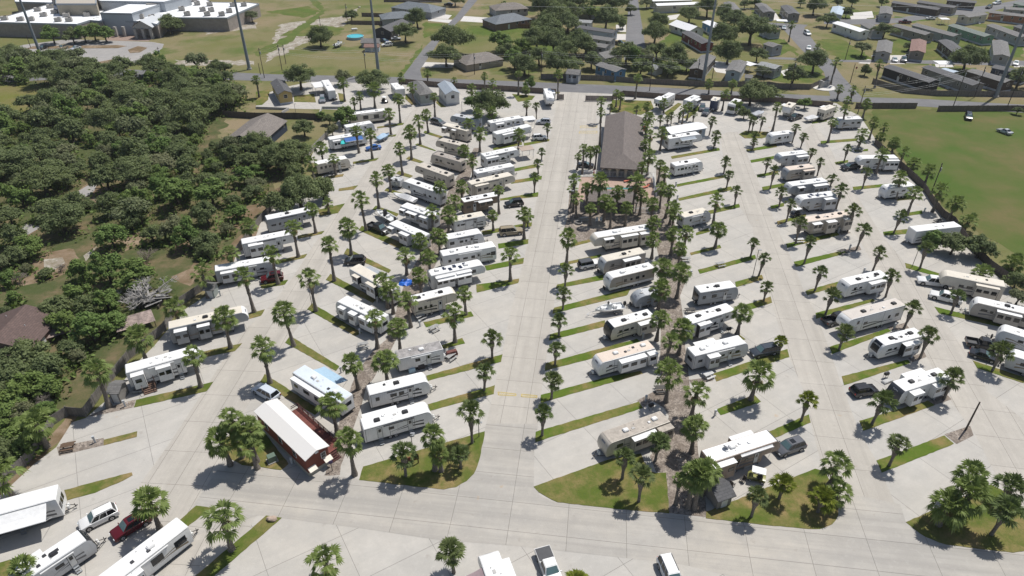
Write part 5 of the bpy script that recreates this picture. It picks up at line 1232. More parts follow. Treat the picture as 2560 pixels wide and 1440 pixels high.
# pad concrete: built in a frame turned along the pads so the slab joints follow them
def turned(polys, z, name, m, ang):
    ca, sa = math.cos(-ang), math.sin(-ang)
    mb = MB()
    for p in polys:
        q = [(x * ca - y * sa, x * sa + y * ca) for x, y in p]
        a = sum(q[i][0] * q[(i + 1) % len(q)][1] - q[(i + 1) % len(q)][0] * q[i][1] for i in range(len(q)))
        mb.sheet(q if a > 0 else q[::-1], z)
    return mb.mesh(name, [m])
struct('trailer_pads', turned(CONC, .022, 'trailer_pads', CM, rad(31)), rz=rad(31))
for n_, p, a in DRIVES:
    struct(n_, turned([p], {'front_drive': .034, 'central_drive': .0285}.get(n_, .026), n_, CF if n_ == 'front_drive' else CD, a), rz=a)
for i, p in enumerate(GRAVEL): struct('gravel_bed', flat([p], .040 + i * .0012, 'gravel_bed', VM))
for p in GRASS: struct('grass_strip', flat([rough(p, .7, .05)], .075, 'grass_strip', GM, .07))
for p in LAWN: struct('grass_strip', flat([rough(p, .7, .05)], .080, 'grass_strip', LM, .075))
YM = M('road_yellow', (.62, .48, .16), .8, .35, 2)
for k, p in enumerate(YELLOW):
    mb = MB(); a, b_, c_, d_ = [Vector((*q, 0)) for q in p]
    def bar(u0, v0, u1, v1, wd):
        P = lambda u, v: a.lerp(b_, u).lerp(d_.lerp(c_, u), v)
        q0, q1 = P(u0, v0), P(u1, v1); t_ = (q1 - q0).normalized(); n2 = Vector((-t_.y, t_.x, 0)) * wd / 2
        mb.poly([(*(q0 - n2).xy, .046), (*(q1 - n2).xy, .046), (*(q1 + n2).xy, .046), (*(q0 + n2).xy, .046)])
    wd = .13
    bar(0, 0, 1, 0, wd); bar(0, 1, 1, 1, wd); bar(0, 0, 0, 1, wd); bar(1, 0, 1, 1, wd)
    for i in range(9): bar(i / 9, 1, (i + 1) / 9, 0, wd * .7)
    struct('yellow_marking', mb.mesh('yellow_marking', [YM]))

# ------------------------------------------------------------------ palms
LEAF_W = leafmat('palm_leaf', (.105, .15, .035), (.25, .31, .11), (.22, .28, .10), .34)
LEAF_S = leafmat('short_palm_leaf', (.075, .11, .038), (.165, .21, .085), (.15, .17, .07), .28)
LEAF_Y = leafmat('young_palm_leaf', (.13, .17, .02), (.22, .24, .04), (.17, .20, .03), .25)
DRYL = leafmat('dry_frond', (.24, .17, .09), (.40, .31, .19), (.30, .22, .12), .1)
def bark(name, a, b2, sc):
    m, nt, b = nodes_of(name); o = coords(nt, 'Object', (9, 9, sc))
    v = nt.nodes.new('ShaderNodeTexVoronoi'); v.inputs['Scale'].default_value = 1.0; nt.links.new(o, v.inputs['Vector'])
    c = mix(nt, v.outputs['Distance'], a, b2)
    nt.links.new(c, b.inputs['Base Color']); b.inputs['Roughness'].default_value = .95
    MATS[name] = m; return m
BARK_W = bark('palm_bark', (.07, .058, .048), (.27, .235, .20), 26)
BARK_O = M('oak_bark', (.085, .07, .055), .95, .4, 3)
def fan(mb, base, az, el, plen, R, rnd, droop, n=11, m=0, spread=200):
    """one fan leaf: a petiole and a spread of folded, drooping blades"""
    d = Vector((math.cos(az) * math.cos(el), math.sin(az) * math.cos(el), math.sin(el)))
    sd = Vector((-math.sin(az), math.cos(az), 0)); up = sd.cross(d) * -1
    hub = base + d * plen + Vector((0, 0, -plen * plen * .06))
    up2 = d.cross(sd)
    a = sd * .03
    mb.poly([base - a, base + a, hub + a, hub - a], m)
    d2 = (d + Vector((0, 0, -.35))).normalized()
    for i in range(n):
        t = (i / (n - 1) - .5) * rad(spread) + rnd.uniform(-.06, .06)
        dirv = (d2 * math.cos(t) + sd * math.sin(t)).normalized()
        rl = R * (1 - .28 * abs(math.sin(t * .5)) ** 2) * rnd.uniform(.88, 1.08)
        side_ = dirv.cross(up2).normalized() * (rl * .105)
        mid = hub + dirv * (rl * .55) + up2 * (.05 * rl) - Vector((0, 0, droop * .12 * rl))
        tip = hub + dirv * (rl * .92) - Vector((0, 0, (droop * rnd.uniform(.3, .6)) * rl))
        mb.poly([hub, mid - side_, tip, mid + side_], m)
def crown_W(seed, nl=26, R=1.0):
    rnd = random.Random(seed); mb = MB()
    for i in range(nl):
        q = i / nl
        el = rad(78 - 112 * q ** .9) + rnd.uniform(-.12, .12)
        az = i * 2.399963 + rnd.uniform(-.3, .3)
        fan(mb, Vector((0, 0, .1 - .3 * q)), az, el, rnd.uniform(.95, 1.3), .98 * rnd.uniform(.85, 1.12), rnd, .3 + .6 * q, 10, 0, 165)
    for i in range(9):
        fan(mb, Vector((0, 0, .1)), i * 2.4 + rnd.uniform(-.4, .4), rad(rnd.uniform(15, 80)), rnd.uniform(.25, .6), .8 * rnd.uniform(.8, 1.1), rnd, .35, 9, 0, 190)
    return mb
def crown_S(seed):
    rnd = random.Random(seed); mb = MB()
    for i in range(20):
        q = i / 20
        el = rad(80 - 92 * q) + rnd.uniform(-.15, .15)
        fan(mb, Vector((0, 0, .1 - .2 * q)), i * 2.399963 + rnd.uniform(-.35, .35), el, rnd.uniform(.65, .95), .80 * rnd.uniform(.8, 1.12), rnd, .2 + .4 * q, 9, 0, 150)
    for i in range(7):
        fan(mb, Vector((0, 0, .05)), i * 2.4 + rnd.uniform(-.4, .4), rad(rnd.uniform(20, 80)), rnd.uniform(.15, .45), .7 * rnd.uniform(.8, 1.1), rnd, .25, 9, 0, 170)
    return mb
def skirt(seed, n=9):
    rnd = random.Random(seed); mb = MB()
    for i in range(n):
        fan(mb, Vector((0, 0, -.3)), rnd.uniform(0, 6.28), rad(rnd.uniform(-75, -40)), rnd.uniform(.5, .8), .75, rnd, 1.1, 7)
    return mb
def trunk_W(seed):
    rnd = random.Random(seed); mb = MB(); n = 16; zs = []
    for i in range(n + 1):
        z = i / n; r = .30 * (1 - z) ** 3 + .21 + (.07 if z > .62 else 0) * (1 - abs(z - .85) * 2) + rnd.uniform(-.02, .02)
        zs.append((z, r if i < n else .12))
    bend = rnd.uniform(-.12, .12)
    pts = [Vector((bend * math.sin(z * 2.2), bend * .5 * z, z)) for z, r in zs]
    k = 9
    for (z, r), p in zip(zs, pts):
        for j in range(k):
            t = 2 * PI * j / k; rr = r * (1 + .10 * ((j + int(z * n)) % 2))
            mb.v.append((p.x + rr * math.cos(t), p.y + rr * math.sin(t), p.z))
    for i in range(n):
        for j in range(k):
            a = i * k + j; b2 = i * k + (j + 1) % k
            mb.f.append((a, b2, b2 + k, a + k)); mb.m.append(0)
    # ragged leaf boots near the top
    for i in range(46):
        z = rnd.uniform(.5, .97); t = rnd.uniform(0, 6.28); r = .25
        mb.cyl((r * math.cos(t), r * math.sin(t), z - .01), ((r + .14) * math.cos(t), (r + .14) * math.sin(t), z + .03), .05, .02, 3, 0, False)
    return mb
def trunk_S(seed):
    rnd = random.Random(seed); mb = MB(); n = 14; k = 9
    for i in range(n + 1):
        z = i / n
        r = .19 + .26 * math.exp(-((z - .74) / .2) ** 2) + .05 * (1 - z) ** 4
        if i == n: r = .16
        for j in range(k):
            t = 2 * PI * j / k; rr = r * (1 + .16 * ((j + i) % 2) * (1 if z > .4 else .3)) + rnd.uniform(-.01, .01)
            mb.v.append((rr * math.cos(t), rr * math.sin(t), z))
    for i in range(n):
        for j in range(k):
            a = i * k + j; b2 = i * k + (j + 1) % k
            mb.f.append((a, b2, b2 + k, a + k)); mb.m.append(0)
    return mb
CR = {'W': [crown_W(i, 17 + 2 * i).mesh('palm_crown', [LEAF_W]) for i in range(9)], 'S': [crown_S(20 + i).mesh('palm_crown', [LEAF_S]) for i in range(5)], 'Y': [crown_S(40 + i).mesh('palm_crown', [LEAF_Y]) for i in range(2)]}
TK = {'W': [trunk_W(i).mesh('palm_trunk', [BARK_W], 60) for i in range(4)], 'S': [trunk_S(i).mesh('palm_trunk', [BARK_W], 60) for i in range(3)]}
SK = [skirt(60 + i, 6 + 3 * i).mesh('dry_fronds', [DRYL]) for i in range(4)]
rp = random.Random(11)
ORD = 'first second third fourth fifth sixth seventh eighth ninth tenth eleventh twelfth thirteenth fourteenth fifteenth sixteenth seventeenth eighteenth nineteenth'.split()
def ordinal(i):
    if i < 19: return ORD[i]
    n = i + 1
    return {20: 'twentieth', 30: 'thirtieth', 40: 'fortieth', 50: 'fiftieth', 60: 'sixtieth', 70: 'seventieth', 80: 'eightieth'}.get(n) or {2: 'twenty', 3: 'thirty', 4: 'forty', 5: 'fifty', 6: 'sixty', 7: 'seventy', 8: 'eighty'}[n // 10] + '-' + ORD[n % 10 - 1]
def palm_rows():
    for where, frm, row in PALMS:
        for i, (x, y, h, k, sc) in enumerate(row):
            look = {'S': 'short stout palm', 'Y': 'young yellow-green palm'}.get(k) or ('tall fan palm' if h > 6.5 else 'fan palm' if h > 4.2 else 'small fan palm')
            yield x, y, h, k, sc, (f'{look}, {ordinal(i)} from the {frm} {where}' if len(row) > 1 else f'{look} {where}'), 'palms ' + where
for x, y, h, k, sc, label, grp in palm_rows():
    p = thing('fan_palm', label, 'palm', (x, y, .02), 0, grp); p.rotation_euler = (rp.gauss(0, .035), rp.gauss(0, .035), rp.uniform(0, 6.28))
    cs = sc * (1.04 if k == 'W' else 1.06) * rp.uniform(.86, 1.13)
    p_tr = obj('trunk', TK['W' if k == 'W' else 'S'][rp.randrange(3)], p, scale=(sc ** .5 * .86, sc ** .5 * .86, h - .1))
    obj('crown', CR[k][rp.randrange(len(CR[k]))], p, (0, 0, h), rp.uniform(0, 6.28), (cs, cs, cs * rp.uniform(.8, 1.15)), rot=(rp.uniform(-.09, .09), rp.uniform(-.09, .09), rp.uniform(0, 6.28)))
    if k == 'W' and rp.random() < .72:
        obj('dry_fronds', SK[rp.randrange(4)], p, (0, 0, h), 0, (cs, cs, cs))

# ------------------------------------------------------------------ broadleaf trees
OAK = leafmat('oak_leaf', (.10, .132, .06), (.195, .235, .105), (.20, .235, .10), .36)
OAKB = leafmat('bright_leaf', (.10, .165, .045), (.20, .285, .09), (.21, .26, .075), .36)
GREYT = leafmat('dead_twig', (.20, .17, .14), (.33, .30, .27), (.25, .2, .16), .05)
def oak_crown(seed, nleaf, ls, nclump=40, flatk=.62, fuzz=1.0):
    """leaf cards scattered through many small overlapping clumps; gaps stay open between them"""
    rnd = random.Random(seed); mb = MB(); cl = []
    lob = [(rnd.uniform(0, 6.28), rnd.uniform(.7, 1.12)) for _ in range(5)]
    for i in range(nclump):
        a = rnd.uniform(0, 6.28)
        reach = max(k * (1 - .5 * min(1, abs(math.atan2(math.sin(a - b), math.cos(a - b))) / 1.2)) for b, k in lob)
        q = math.sqrt(rnd.uniform(.01, 1)); zz = rnd.uniform(-.2, 1)
        rr = q * .86 * reach * (1 - .3 * max(0, zz))
        z = zz * flatk * .8 * math.sqrt(max(.08, 1 - q * q * .8)) * rnd.uniform(.75, 1.15)
        cl.append((Vector((rr * math.cos(a), rr * math.sin(a), z)), rnd.uniform(.10, .27)))
    wts = [r * r for c, r in cl]
    picks = rnd.choices(cl, wts, k=nleaf)
    for c, r in picks:
        z = rnd.uniform(-.7, 1); t = rnd.uniform(0, 6.28); k = math.sqrt(1 - z * z)
        nrm = Vector((k * math.cos(t), k * math.sin(t), z))
        p = c + Vector((nrm.x, nrm.y, nrm.z * .75)) * r * (rnd.uniform(.35, 1.0) + (rnd.random() < .18) * rnd.uniform(.1, .5) * fuzz)
        nn = (nrm + Vector((rnd.uniform(-.8, .8), rnd.uniform(-.8, .8), rnd.uniform(.0, 1.3)))).normalized()
        a = nn.orthogonal().normalized(); b = nn.cross(a); t2 = rnd.uniform(0, 6.28)
        a, b = a * math.cos(t2) + b * math.sin(t2), b * math.cos(t2) - a * math.sin(t2)
        s1 = ls * rnd.uniform(.5, 1.3); s2 = s1 * rnd.uniform(.5, .9)
        mb.poly([p - a * s1, p - b * s2 + a * s1 * .1, p + a * s1, p + b * s2 - a * s1 * .1])
    return mb
def oak_trunk(seed):
    rnd = random.Random(seed); mb = MB()
    mb.tube([(0, 0, -.62), (.02, .01, -.4), (.03, -.02, -.2)], [.075, .055, .045], 7)
    for i in range(6):
        a = i * 1.05 + rnd.uniform(-.3, .3); e = rnd.uniform(.35, .6)
        p1 = (.03 + .28 * math.cos(a) * e * 1.6, -.02 + .28 * math.sin(a) * e * 1.6, rnd.uniform(-.05, .08))
        p2 = (.62 * math.cos(a + .2), .62 * math.sin(a + .2), rnd.uniform(.1, .32))
        mb.tube([(.03, -.02, -.22), p1, p2], [.036, .024, .008], 5)
    return mb
OAKG = leafmat('grey_olive_leaf', (.11, .135, .07), (.20, .225, .115), (.22, .21, .12), .3)
OC = [oak_crown(100 + i, 4600, .050, 38 + 4 * i).mesh('oak_crown', [OAK]) for i in range(5)]
OB = [oak_crown(130 + i, 4200, .055, 34, .85).mesh('tree_crown', [OAKB]) for i in range(4)]
OG = [oak_crown(140 + i, 3400, .050, 30, .55, 1.6).mesh('tree_crown', [OAKG]) for i in range(3)]
OL = [oak_crown(150 + i, 11000, .033, 80).mesh('oak_crown', [OAK]) for i in range(3)]
OT = [oak_trunk(i).mesh('oak_trunk', [BARK_O], 60) for i in range(4)]
rt = random.Random(3)
def tree_rows():
    for x, y, r in THICKET: yield x, y, r, 'wood', 'dark green live oak in the dense thicket left of the park', 'live oaks in the thicket'
    for zone, where, row in TREES:
        for i, (x, y, r) in enumerate(row):
            look = 'large broad oak' if r > 6 else 'round dark oak' if r > 3.5 else 'small green tree'
            yield x, y, r, zone, f'{look}, {ordinal(i)} from the left {where}', 'trees ' + where
for x, y, r, zone, label, grp in tree_rows():
    r *= 1.15 if zone == 'wood' else 1.3 if zone == 'top' else 1.2
    zc = r * .62 * rt.uniform(.9, 1.1)
    name = 'live_oak' if zone in ('wood', 'left', 'right') or rt.random() < .6 else 'shade_tree'
    p = thing(name, label, 'tree', (x, y, 0), rt.uniform(0, 6.28), grp)
    u = rt.random(); west = zone == 'wood' and y < 150
    me = OL[rt.randrange(3)] if r > 6.3 else OB[rt.randrange(4)] if u < (.45 if west else .22) else OG[rt.randrange(3)] if u < (.55 if west else .36) else OC[rt.randrange(5)]
    zs = rt.uniform(.7, 1.3) if zone == 'wood' else rt.uniform(.85, 1.2)
    obj('crown', me, p, (0, 0, zc), 0, (r * rt.uniform(.85, 1.2), r * rt.uniform(.85, 1.15), r * zs), rot=(rt.uniform(-.12, .12), rt.uniform(-.12, .12), rt.uniform(0, 6.28)))
    obj('trunk', OT[rt.randrange(4)], p, (0, 0, zc), 0, (r, r, zc / .6))
# undergrowth inside the thicket
rg = random.Random(8); mb = MB()
wood = THICKET
for i in range(30000):
    t_ = wood[rg.randrange(len(wood))]; a = rg.uniform(0, 6.28); q = t_[2] * rg.uniform(.2, 1.15)
    p = Vector((t_[0] + q * math.cos(a), t_[1] + q * math.sin(a), rg.uniform(.05, 1.1)))
    s1 = rg.uniform(.18, .5); n_ = Vector((rg.uniform(-1, 1), rg.uniform(-1, 1), rg.uniform(.1, 1))).normalized(); u = n_.orthogonal().normalized() * s1; v_ = n_.cross(u)
    mb.poly([p - u, p - v_ * .8, p + u, p + v_ * .8])
struct('undergrowth', mb.mesh('undergrowth', [OAKB]), kind='stuff')
TF = grassmat('thicket_floor', (.085, .10, .04), (.20, .15, .09), .42, .6, .12, (.06, .085, .025))
for p in FLOOR: struct('thicket_floor', flat([rough(p)], .0085, 'thicket_floor', TF))
def dead_tree(seed, r0=.045):
    rnd = random.Random(seed); mb = MB()
    def grow(p, d, l, r, dep):
        q = p + d * l
        mb.cyl(p, q, r, r * .65, 4, 0, False)
        if dep == 0: return
        for _ in range(3 if dep > 1 else 4):
            nd = (d + Vector((rnd.uniform(-1, 1), rnd.uniform(-1, 1), rnd.uniform(-.35, .5))) * .85).normalized()
            grow(q, nd, l * rnd.uniform(.6, .85), r * .6, dep - 1)
    for i in range(5):
        grow(Vector((0, 0, 0)), Vector((rnd.uniform(-1, 1), rnd.uniform(-1, 1), 1.0)).normalized(), .42, r0, 4)
    return mb
DT = [dead_tree(i).mesh('bare_branches', [GREYT]) for i in range(2)]
for i, (x, y, r) in enumerate(DEAD):
    o = thing('bare_tree', ['grey leafless bush left of the oak shadow', 'silvery bare bush near the grey shed', 'bare brown bush at the left clearing', 'grey twiggy bush beside the sandy clearing'][i], 'bush', (x, y, 0), i, None, DT[i % 2]); o.scale = (r * .9, r * .9, r * .7)
# ------------------------------------------------------------------ trailers and motorhomes
def arc_pts(L, nose, h, zlow, n=7):
    return [(L / 2 - nose + nose * math.sin(PI / 2 * i / n), zlow + (h - zlow) * math.cos(PI / 2 * i / n)) for i in range(n + 1)]
def window_mesh(w, hh, fr=.05):
    mb = MB(); mb.box((0, 0, 0), (w, .05, hh), 0)
    mb.poly([(-w / 2 + fr, -.029, -hh / 2 + fr), (w / 2 - fr, -.029, -hh / 2 + fr), (w / 2 - fr, -.029, hh / 2 - fr), (-w / 2 + fr, -.029, hh / 2 - fr)], 1)
    return mb.mesh('window', [BLK(), glass()])
def window(parent, x, y, z, w, hh, s):
    w, hh = round(w, 1), round(hh, 1)
    return obj('window', cached(('win', w, hh), lambda: window_mesh(w, hh)), parent, (x, y, z), PI if s > 0 else 0)
def ac_mesh(dark):
    bm = bmesh.new(); bmesh.ops.create_cube(bm, size=1)
    for v in bm.verts:
        k = .78 if v.co.z > 0 else 1
        v.co = Vector((v.co.x * .98 * k, v.co.y * .78 * k, v.co.z * .30 + .15))
    bmesh.ops.bevel(bm, geom=bm.edges[:], offset=.07, segments=2, affect='EDGES')
    me = bpy.data.meshes.new('air_conditioner'); bm.to_mesh(me); bm.free()
    me.materials.append(M('ac_black', (.03, .03, .033), .5, .2) if dark else M('ac_white', (.74, .74, .73), .5, .15))
    return me
def wheel_mesh(r, w):
    mb = MB(); mb.cyl((0, -w / 2, 0), (0, w / 2, 0), r, n=18, m=0); mb.cyl((0, -w / 2 - .012, 0), (0, w / 2 + .012, 0), r * .62, n=14, m=1); mb.cyl((0, -w / 2 - .02, 0), (0, w / 2 + .02, 0), r * .18, n=8, m=0)
    return mb.mesh('wheel', [TYRE(), RIM()])
def swoosh(mb, pts, wd, y, s):
    for i in range(len(pts) - 1):
        (x0, z0), (x1, z1) = pts[i], pts[i + 1]
        t0 = i / (len(pts) - 1); t1 = (i + 1) / (len(pts) - 1)
        a, b = wd * (1 - t0 * .85), wd * (1 - t1 * .85)
        q = [(x0, y, z0 - a / 2), (x1, y, z1 - b / 2), (x1, y, z1 + b / 2), (x0, y, z0 + a / 2)]
        mb.poly(q if s < 0 else q[::-1])
def text_mesh(s, size, m):
    cu = bpy.data.curves.new('lettering', 'FONT'); cu.body = s; cu.size = size; cu.align_x = 'CENTER'; cu.align_y = 'CENTER'; cu.extrude = .004
    o = bpy.data.objects.new('lettering', cu); COL.objects.link(o)
    bpy.context.view_layer.update()
    me = bpy.data.meshes.new_from_object(o.evaluated_get(bpy.context.evaluated_depsgraph_get()))
    bpy.data.objects.remove(o); bpy.data.curves.remove(cu)
    me.materials.clear(); me.materials.append(m); return me
def build_rv(idx, typ, rear, front, label, grp, o):
    rnd = random.Random(idx * 7 + 1)
    h = o.get('h', 3.4); W = o.get('w', 2.5); flat_ = o.get('flat')
    nose = {'TT': .15 if flat_ else .95, '5W': .25 if flat_ else 1.15, 'MH': .35, 'TD': 1.9}[typ]
    dx, dy = front[0] - rear[0], front[1] - rear[1]; ang = math.atan2(dy, dx); Lr = math.hypot(dx, dy)
    L = Lr + nose + (.0 if typ != 'TD' else .3)
    ca, sa = math.cos(ang), math.sin(ang)
    cx, cy = rear[0] + ca * L / 2, rear[1] + sa * L / 2
    if typ == 'TD': cx, cy = (rear[0] + front[0]) / 2 - ca * .3, (rear[1] + front[1]) / 2 - sa * .3; L = 5.0
    name = {'TT': 'travel_trailer', '5W': 'fifth_wheel_trailer', 'MH': 'motorhome', 'TD': 'teardrop_trailer'}[typ]
    p = thing(name, label, {'MH': 'motorhome'}.get(typ, 'trailer'), (cx, cy, .03), ang, grp)
    zl = {'TT': 1.55, '5W': 2.35, 'MH': 1.4, 'TD': 1.15}[typ]
    zb = .62
    if typ == 'TD':
        prof = [(-L / 2 + .1, zb), (-L / 2, 1.2), (-L / 2 + .15, h - .45), (-L / 2 + .6, h - .06), (-L / 2 + 1.0, h)] + arc_pts(L, nose, h, zl) + [(L / 2 - .12, zb)]
    elif typ == '5W':
        ov = min(2.9, L * .3)
        prof = [(-L / 2, zb), (-L / 2, h - .12), (-L / 2 + .1, h)] + arc_pts(L, nose, h, zl) + [(L / 2 - .25, 1.85), (L / 2 - ov, 1.78), (L / 2 - ov, zb)]
    elif typ == 'MH':
        prof = [(-L / 2, .5), (-L / 2, h - .1), (-L / 2 + .1, h), (L / 2 - .4, h), (L / 2 - .1, h - .2), (L / 2 - .02, h - .9), (L / 2, 1.2), (L / 2 - .05, .45)]
    else:
        prof = [(-L / 2, zb), (-L / 2, h - .12), (-L / 2 + .1, h)] + (arc_pts(L, nose, h, zl) if not flat_ else [(L / 2 - .1, h), (L / 2, h - .12)]) + [(L / 2 - (.22 if not flat_ else 0), zb)]
    bcol = o.get('body', 'white'); cap = o.get('cap', bcol)
    xc = L / 2 - nose * (1.0 if not flat_ else .5)
    def pick(n, c):
        if c.x > xc - .02 and n.x > .25: return 1
        return 0
    body = obj('body', bev_extrude(prof, W, .10, 'body', [shell(bcol), paint(cap)], pick), p)
    # membrane roof, a touch proud of the shell
    roof = [(-L / 2 + .12, h + .004), (-L / 2 + .12, h + .03), (L / 2 - nose - .02, h + .03), (L / 2 - nose + .25 * nose, h + .03 - .05 * (0 if flat_ else 1)), (L / 2 - nose + .25 * nose, h - .03), (L / 2 - nose - .02, h + .004)]
    if typ in ('TD',): roof = [(-L / 2 + 1.0, h + .004), (-L / 2 + 1.0, h + .03), (L / 2 - nose, h + .03), (L / 2 - nose, h + .004)]
    obj('roof', bev_extrude(roof, W - .22, .0, 'roof', [roofskin(o.get('roof', 'white'))]), p)
    # chassis, axles and coupling
    mb = MB(); lc = L - (3.0 if typ == '5W' else .5)
    mb.box((-(L - lc) / 2 + .1, 0, .52), (lc, W - .35, .26)); obj('chassis', mb.mesh('chassis', [CHAS()]), p)
    wr = .37
    ax = [(-.02 - .05) * L, (-.05) * L - .86 + .05 * L * 0] if typ != 'MH' else [-L / 2 + 2.6, L / 2 - 1.6]
    if typ in ('TT', '5W'): ax = [-.06 * L - (.6 if typ == '5W' else 0), -.06 * L - .88 - (.6 if typ == '5W' else 0)]
    if typ == 'TD': ax = [-.3]
    for a in ax:
        for s in (1, -1): obj('wheel', cached(('wh', wr), lambda: wheel_mesh(wr, .24)), p, (a, s * (W / 2 - .13), wr))
    if typ in ('TT', 'TD'):
        mb = MB()
        for s in (1, -1): mb.cyl((L / 2 - .2, s * .75, .5), (L / 2 + 1.25, s * .04, .48), .05, n=5)
        mb.cyl((L / 2 + 1.2, 0, .5), (L / 2 + 1.38, 0, .52), .07, n=6); mb.cyl((L / 2 + 1.1, 0, .1), (L / 2 + 1.1, 0, .95), .04, n=6)
        obj('hitch', mb.mesh('hitch', [BLK()]), p)
        tm = M('tank_white', (.72, .72, .70), .4, .1) if (o.get('tank') or rnd.random() < .5) else BLK()
        for s in (1, -1):
            mb = MB(); mb.cyl((L / 2 + .38, s * .2, .5), (L / 2 + .38, s * .2, 1.0), .16, n=10); mb.cyl((L / 2 + .38, s * .2, 1.0), (L / 2 + .38, s * .2, 1.1), .16, .06, n=10)
            obj('propane_tank', mb.mesh('propane_tank', [tm]), p)
    if typ == '5W':
        for s in (1, -1):
            mb = MB(); mb.box((L / 2 - min(2.9, L * .3) - .25, s * .95, .35), (.12, .12, .68)); obj('landing_leg', mb.mesh('landing_leg', [BLK()]), p)
        mb = MB(); mb.cyl((L / 2 - 1.3, 0, 1.25), (L / 2 - 1.3, 0, 1.8), .1, n=8); mb.box((L / 2 - 1.3, 0, 1.72), (.5, .6, .1)); obj('hitch', mb.mesh('hitch', [BLK()]), p)
    # roof equipment
    ac = o.get('ac')
    if ac:
        dk = ac[0] == 'b'; nn = int(ac[1])
        for t_ in ([.5 + rnd.uniform(-.1, .1)] if nn == 1 else [.2 + rnd.uniform(-.05, .05), .72 + rnd.uniform(-.05, .05)]):
            obj('air_conditioner', cached(('ac', dk), lambda: ac_mesh(dk)), p, (-L / 2 + Lr * t_, rnd.uniform(-.15, .15), h + .03))
    vt = o.get('vents', 'w1')
    for i in range(int(vt[1])):
        dk = vt[0] == 'b'
        def vm():
            mb = MB(); mb.box((0, 0, .07), (.42, .42, .14), 0, top=.85); return mb.mesh('roof_vent', [M('vent_dark', (.05, .05, .055), .35, .1) if dk else M('vent_white', (.7, .7, .69), .5, .1)])
        obj('roof_vent', cached(('vent', dk), vm), p, (-L / 2 + Lr * (.34 + .17 * i + rnd.uniform(-.04, .04)), rnd.uniform(-.5, .5), h + .03))
    def pipe():
        mb = MB()
        for a, b in ((0, .6), (.9, -.55), (2.0, .35)): mb.cyl((a, b, 0), (a, b, .14), .05, n=7)
        mb.box((1.4, .1, .03), (.5, .35, .06)); return mb.mesh('vent_pipes', [M('pipe_grey', (.45, .44, .42), .6, .2)])
    obj('vent_pipes', cached('pipes', pipe), p, (-L * .12 + rnd.uniform(-1, 1), 0, h + .03))
    if o.get('solar'):
        for i in range(5):
            mb = MB(); mb.box((0, 0, .06), (.62, 1.0, .04)); obj('solar_panel', cached('solar', lambda: mb.mesh('solar_panel', [glass('solar_glass', (.02, .025, .05), .2)])), p, (-L * .22 + i * 1.05, .35 * (-1) ** i, h + .03), .1 * (i % 2))
    if o.get('dish'):
        mb = MB(); mb.cyl((0, 0, 0), (0, 0, .25), .05, n=6); mb.cyl((0, 0, .28), (.12, .05, .42), .38, .42, n=14); mb.cyl((.1, 0, .4), (.5, .1, .55), .025, n=4)
        obj('satellite_dish', mb.mesh('satellite_dish', [M('dish_grey', (.5, .5, .52), .5, .1)]), p, (-L * .22, .2, h + .03))
    # slide-outs
    near = o.get('near', -1); slides = o.get('slides', [])
    door = -1
    spans = {1: [], -1: []}
    for s, t0, t1 in slides:
        x0, x1 = -L / 2 + max(.05, t0 * Lr), -L / 2 + t1 * Lr; d = rnd.choice((.9, 1.05)); zt = h - .36; z0 = .8 if (typ != '5W' or x1 < L / 2 - 3) else 1.95
        spans[s].append((x0 - .1, x1 + .1))
        mb = MB(); yc = s * (W / 2 + d / 2)
        mb.box(((x0 + x1) / 2, yc, (z0 + zt) / 2), (x1 - x0, d, zt - z0), 0, mt=0)
        for xx in (x0, x1):
            sg = -1 if xx == x0 else 1
            q = [(xx + sg * .004, s * (W / 2 + .02), z0 + .02), (xx + sg * .004, s * (W / 2 + d - .05), z0 + .02), (xx + sg * .004, s * (W / 2 + d - .05), zt - .02), (xx + sg * .004, s * (W / 2 + .02), zt - .02)]
            if (s > 0) == (sg > 0): q = q[::-1]
            mb.poly(q, 1)
        sl = obj('slide_out', mb.mesh('slide_out', [shell(bcol), (BLK() if o.get('blackslide') else shell(bcol))]), p)
        mb = MB(); mb.box(((x0 + x1) / 2, yc + s * .01, zt + .028), (x1 - x0 + .08, d + .06, .05)); obj('slide_roof', mb.mesh('slide_roof', [roofskin('white' if rnd.random() < .75 else o.get('roof', 'white'))]), sl)
        # trim around the slide's outer face
        mb = MB(); yo = s * (W / 2 + d + .006)
        for a, b, c_, e in ((x0, z0, x1, z0 + .05), (x0, zt - .06, x1, zt), (x0, z0, x0 + .06, zt), (x1 - .06, z0, x1, zt)):
            q = [(a, yo, b), (c_, yo, b), (c_, yo, e), (a, yo, e)]
            mb.poly(q if s < 0 else q[::-1])
        obj('trim', mb.mesh('trim', [BLK() if (o.get('deco') or o.get('blackslide') or rnd.random() < .45) else M('trim_grey', (.22, .22, .22), .5, .1)]), sl)
        ln = x1 - x0; nw = 1 if ln < 1.9 else 2 if ln < 3.6 else 3
        for i in range(nw):
            wx = x0 + ln * (i + .5) / nw + rnd.uniform(-.1, .1)
            window(sl, wx, s * (W / 2 + d + .01), (z0 + zt) / 2 + .28, min(ln / nw * .7, rnd.choice((.9, 1.2, 1.4))) if not o.get('bigwin') else ln / nw * .8, rnd.choice((.6, .7, .8)) if ln > 1.3 else .5, s)
    # doors and wall windows
    def free(s, x, w_): return all(x + w_ / 2 < a or x - w_ / 2 > b for a, b in spans[s])
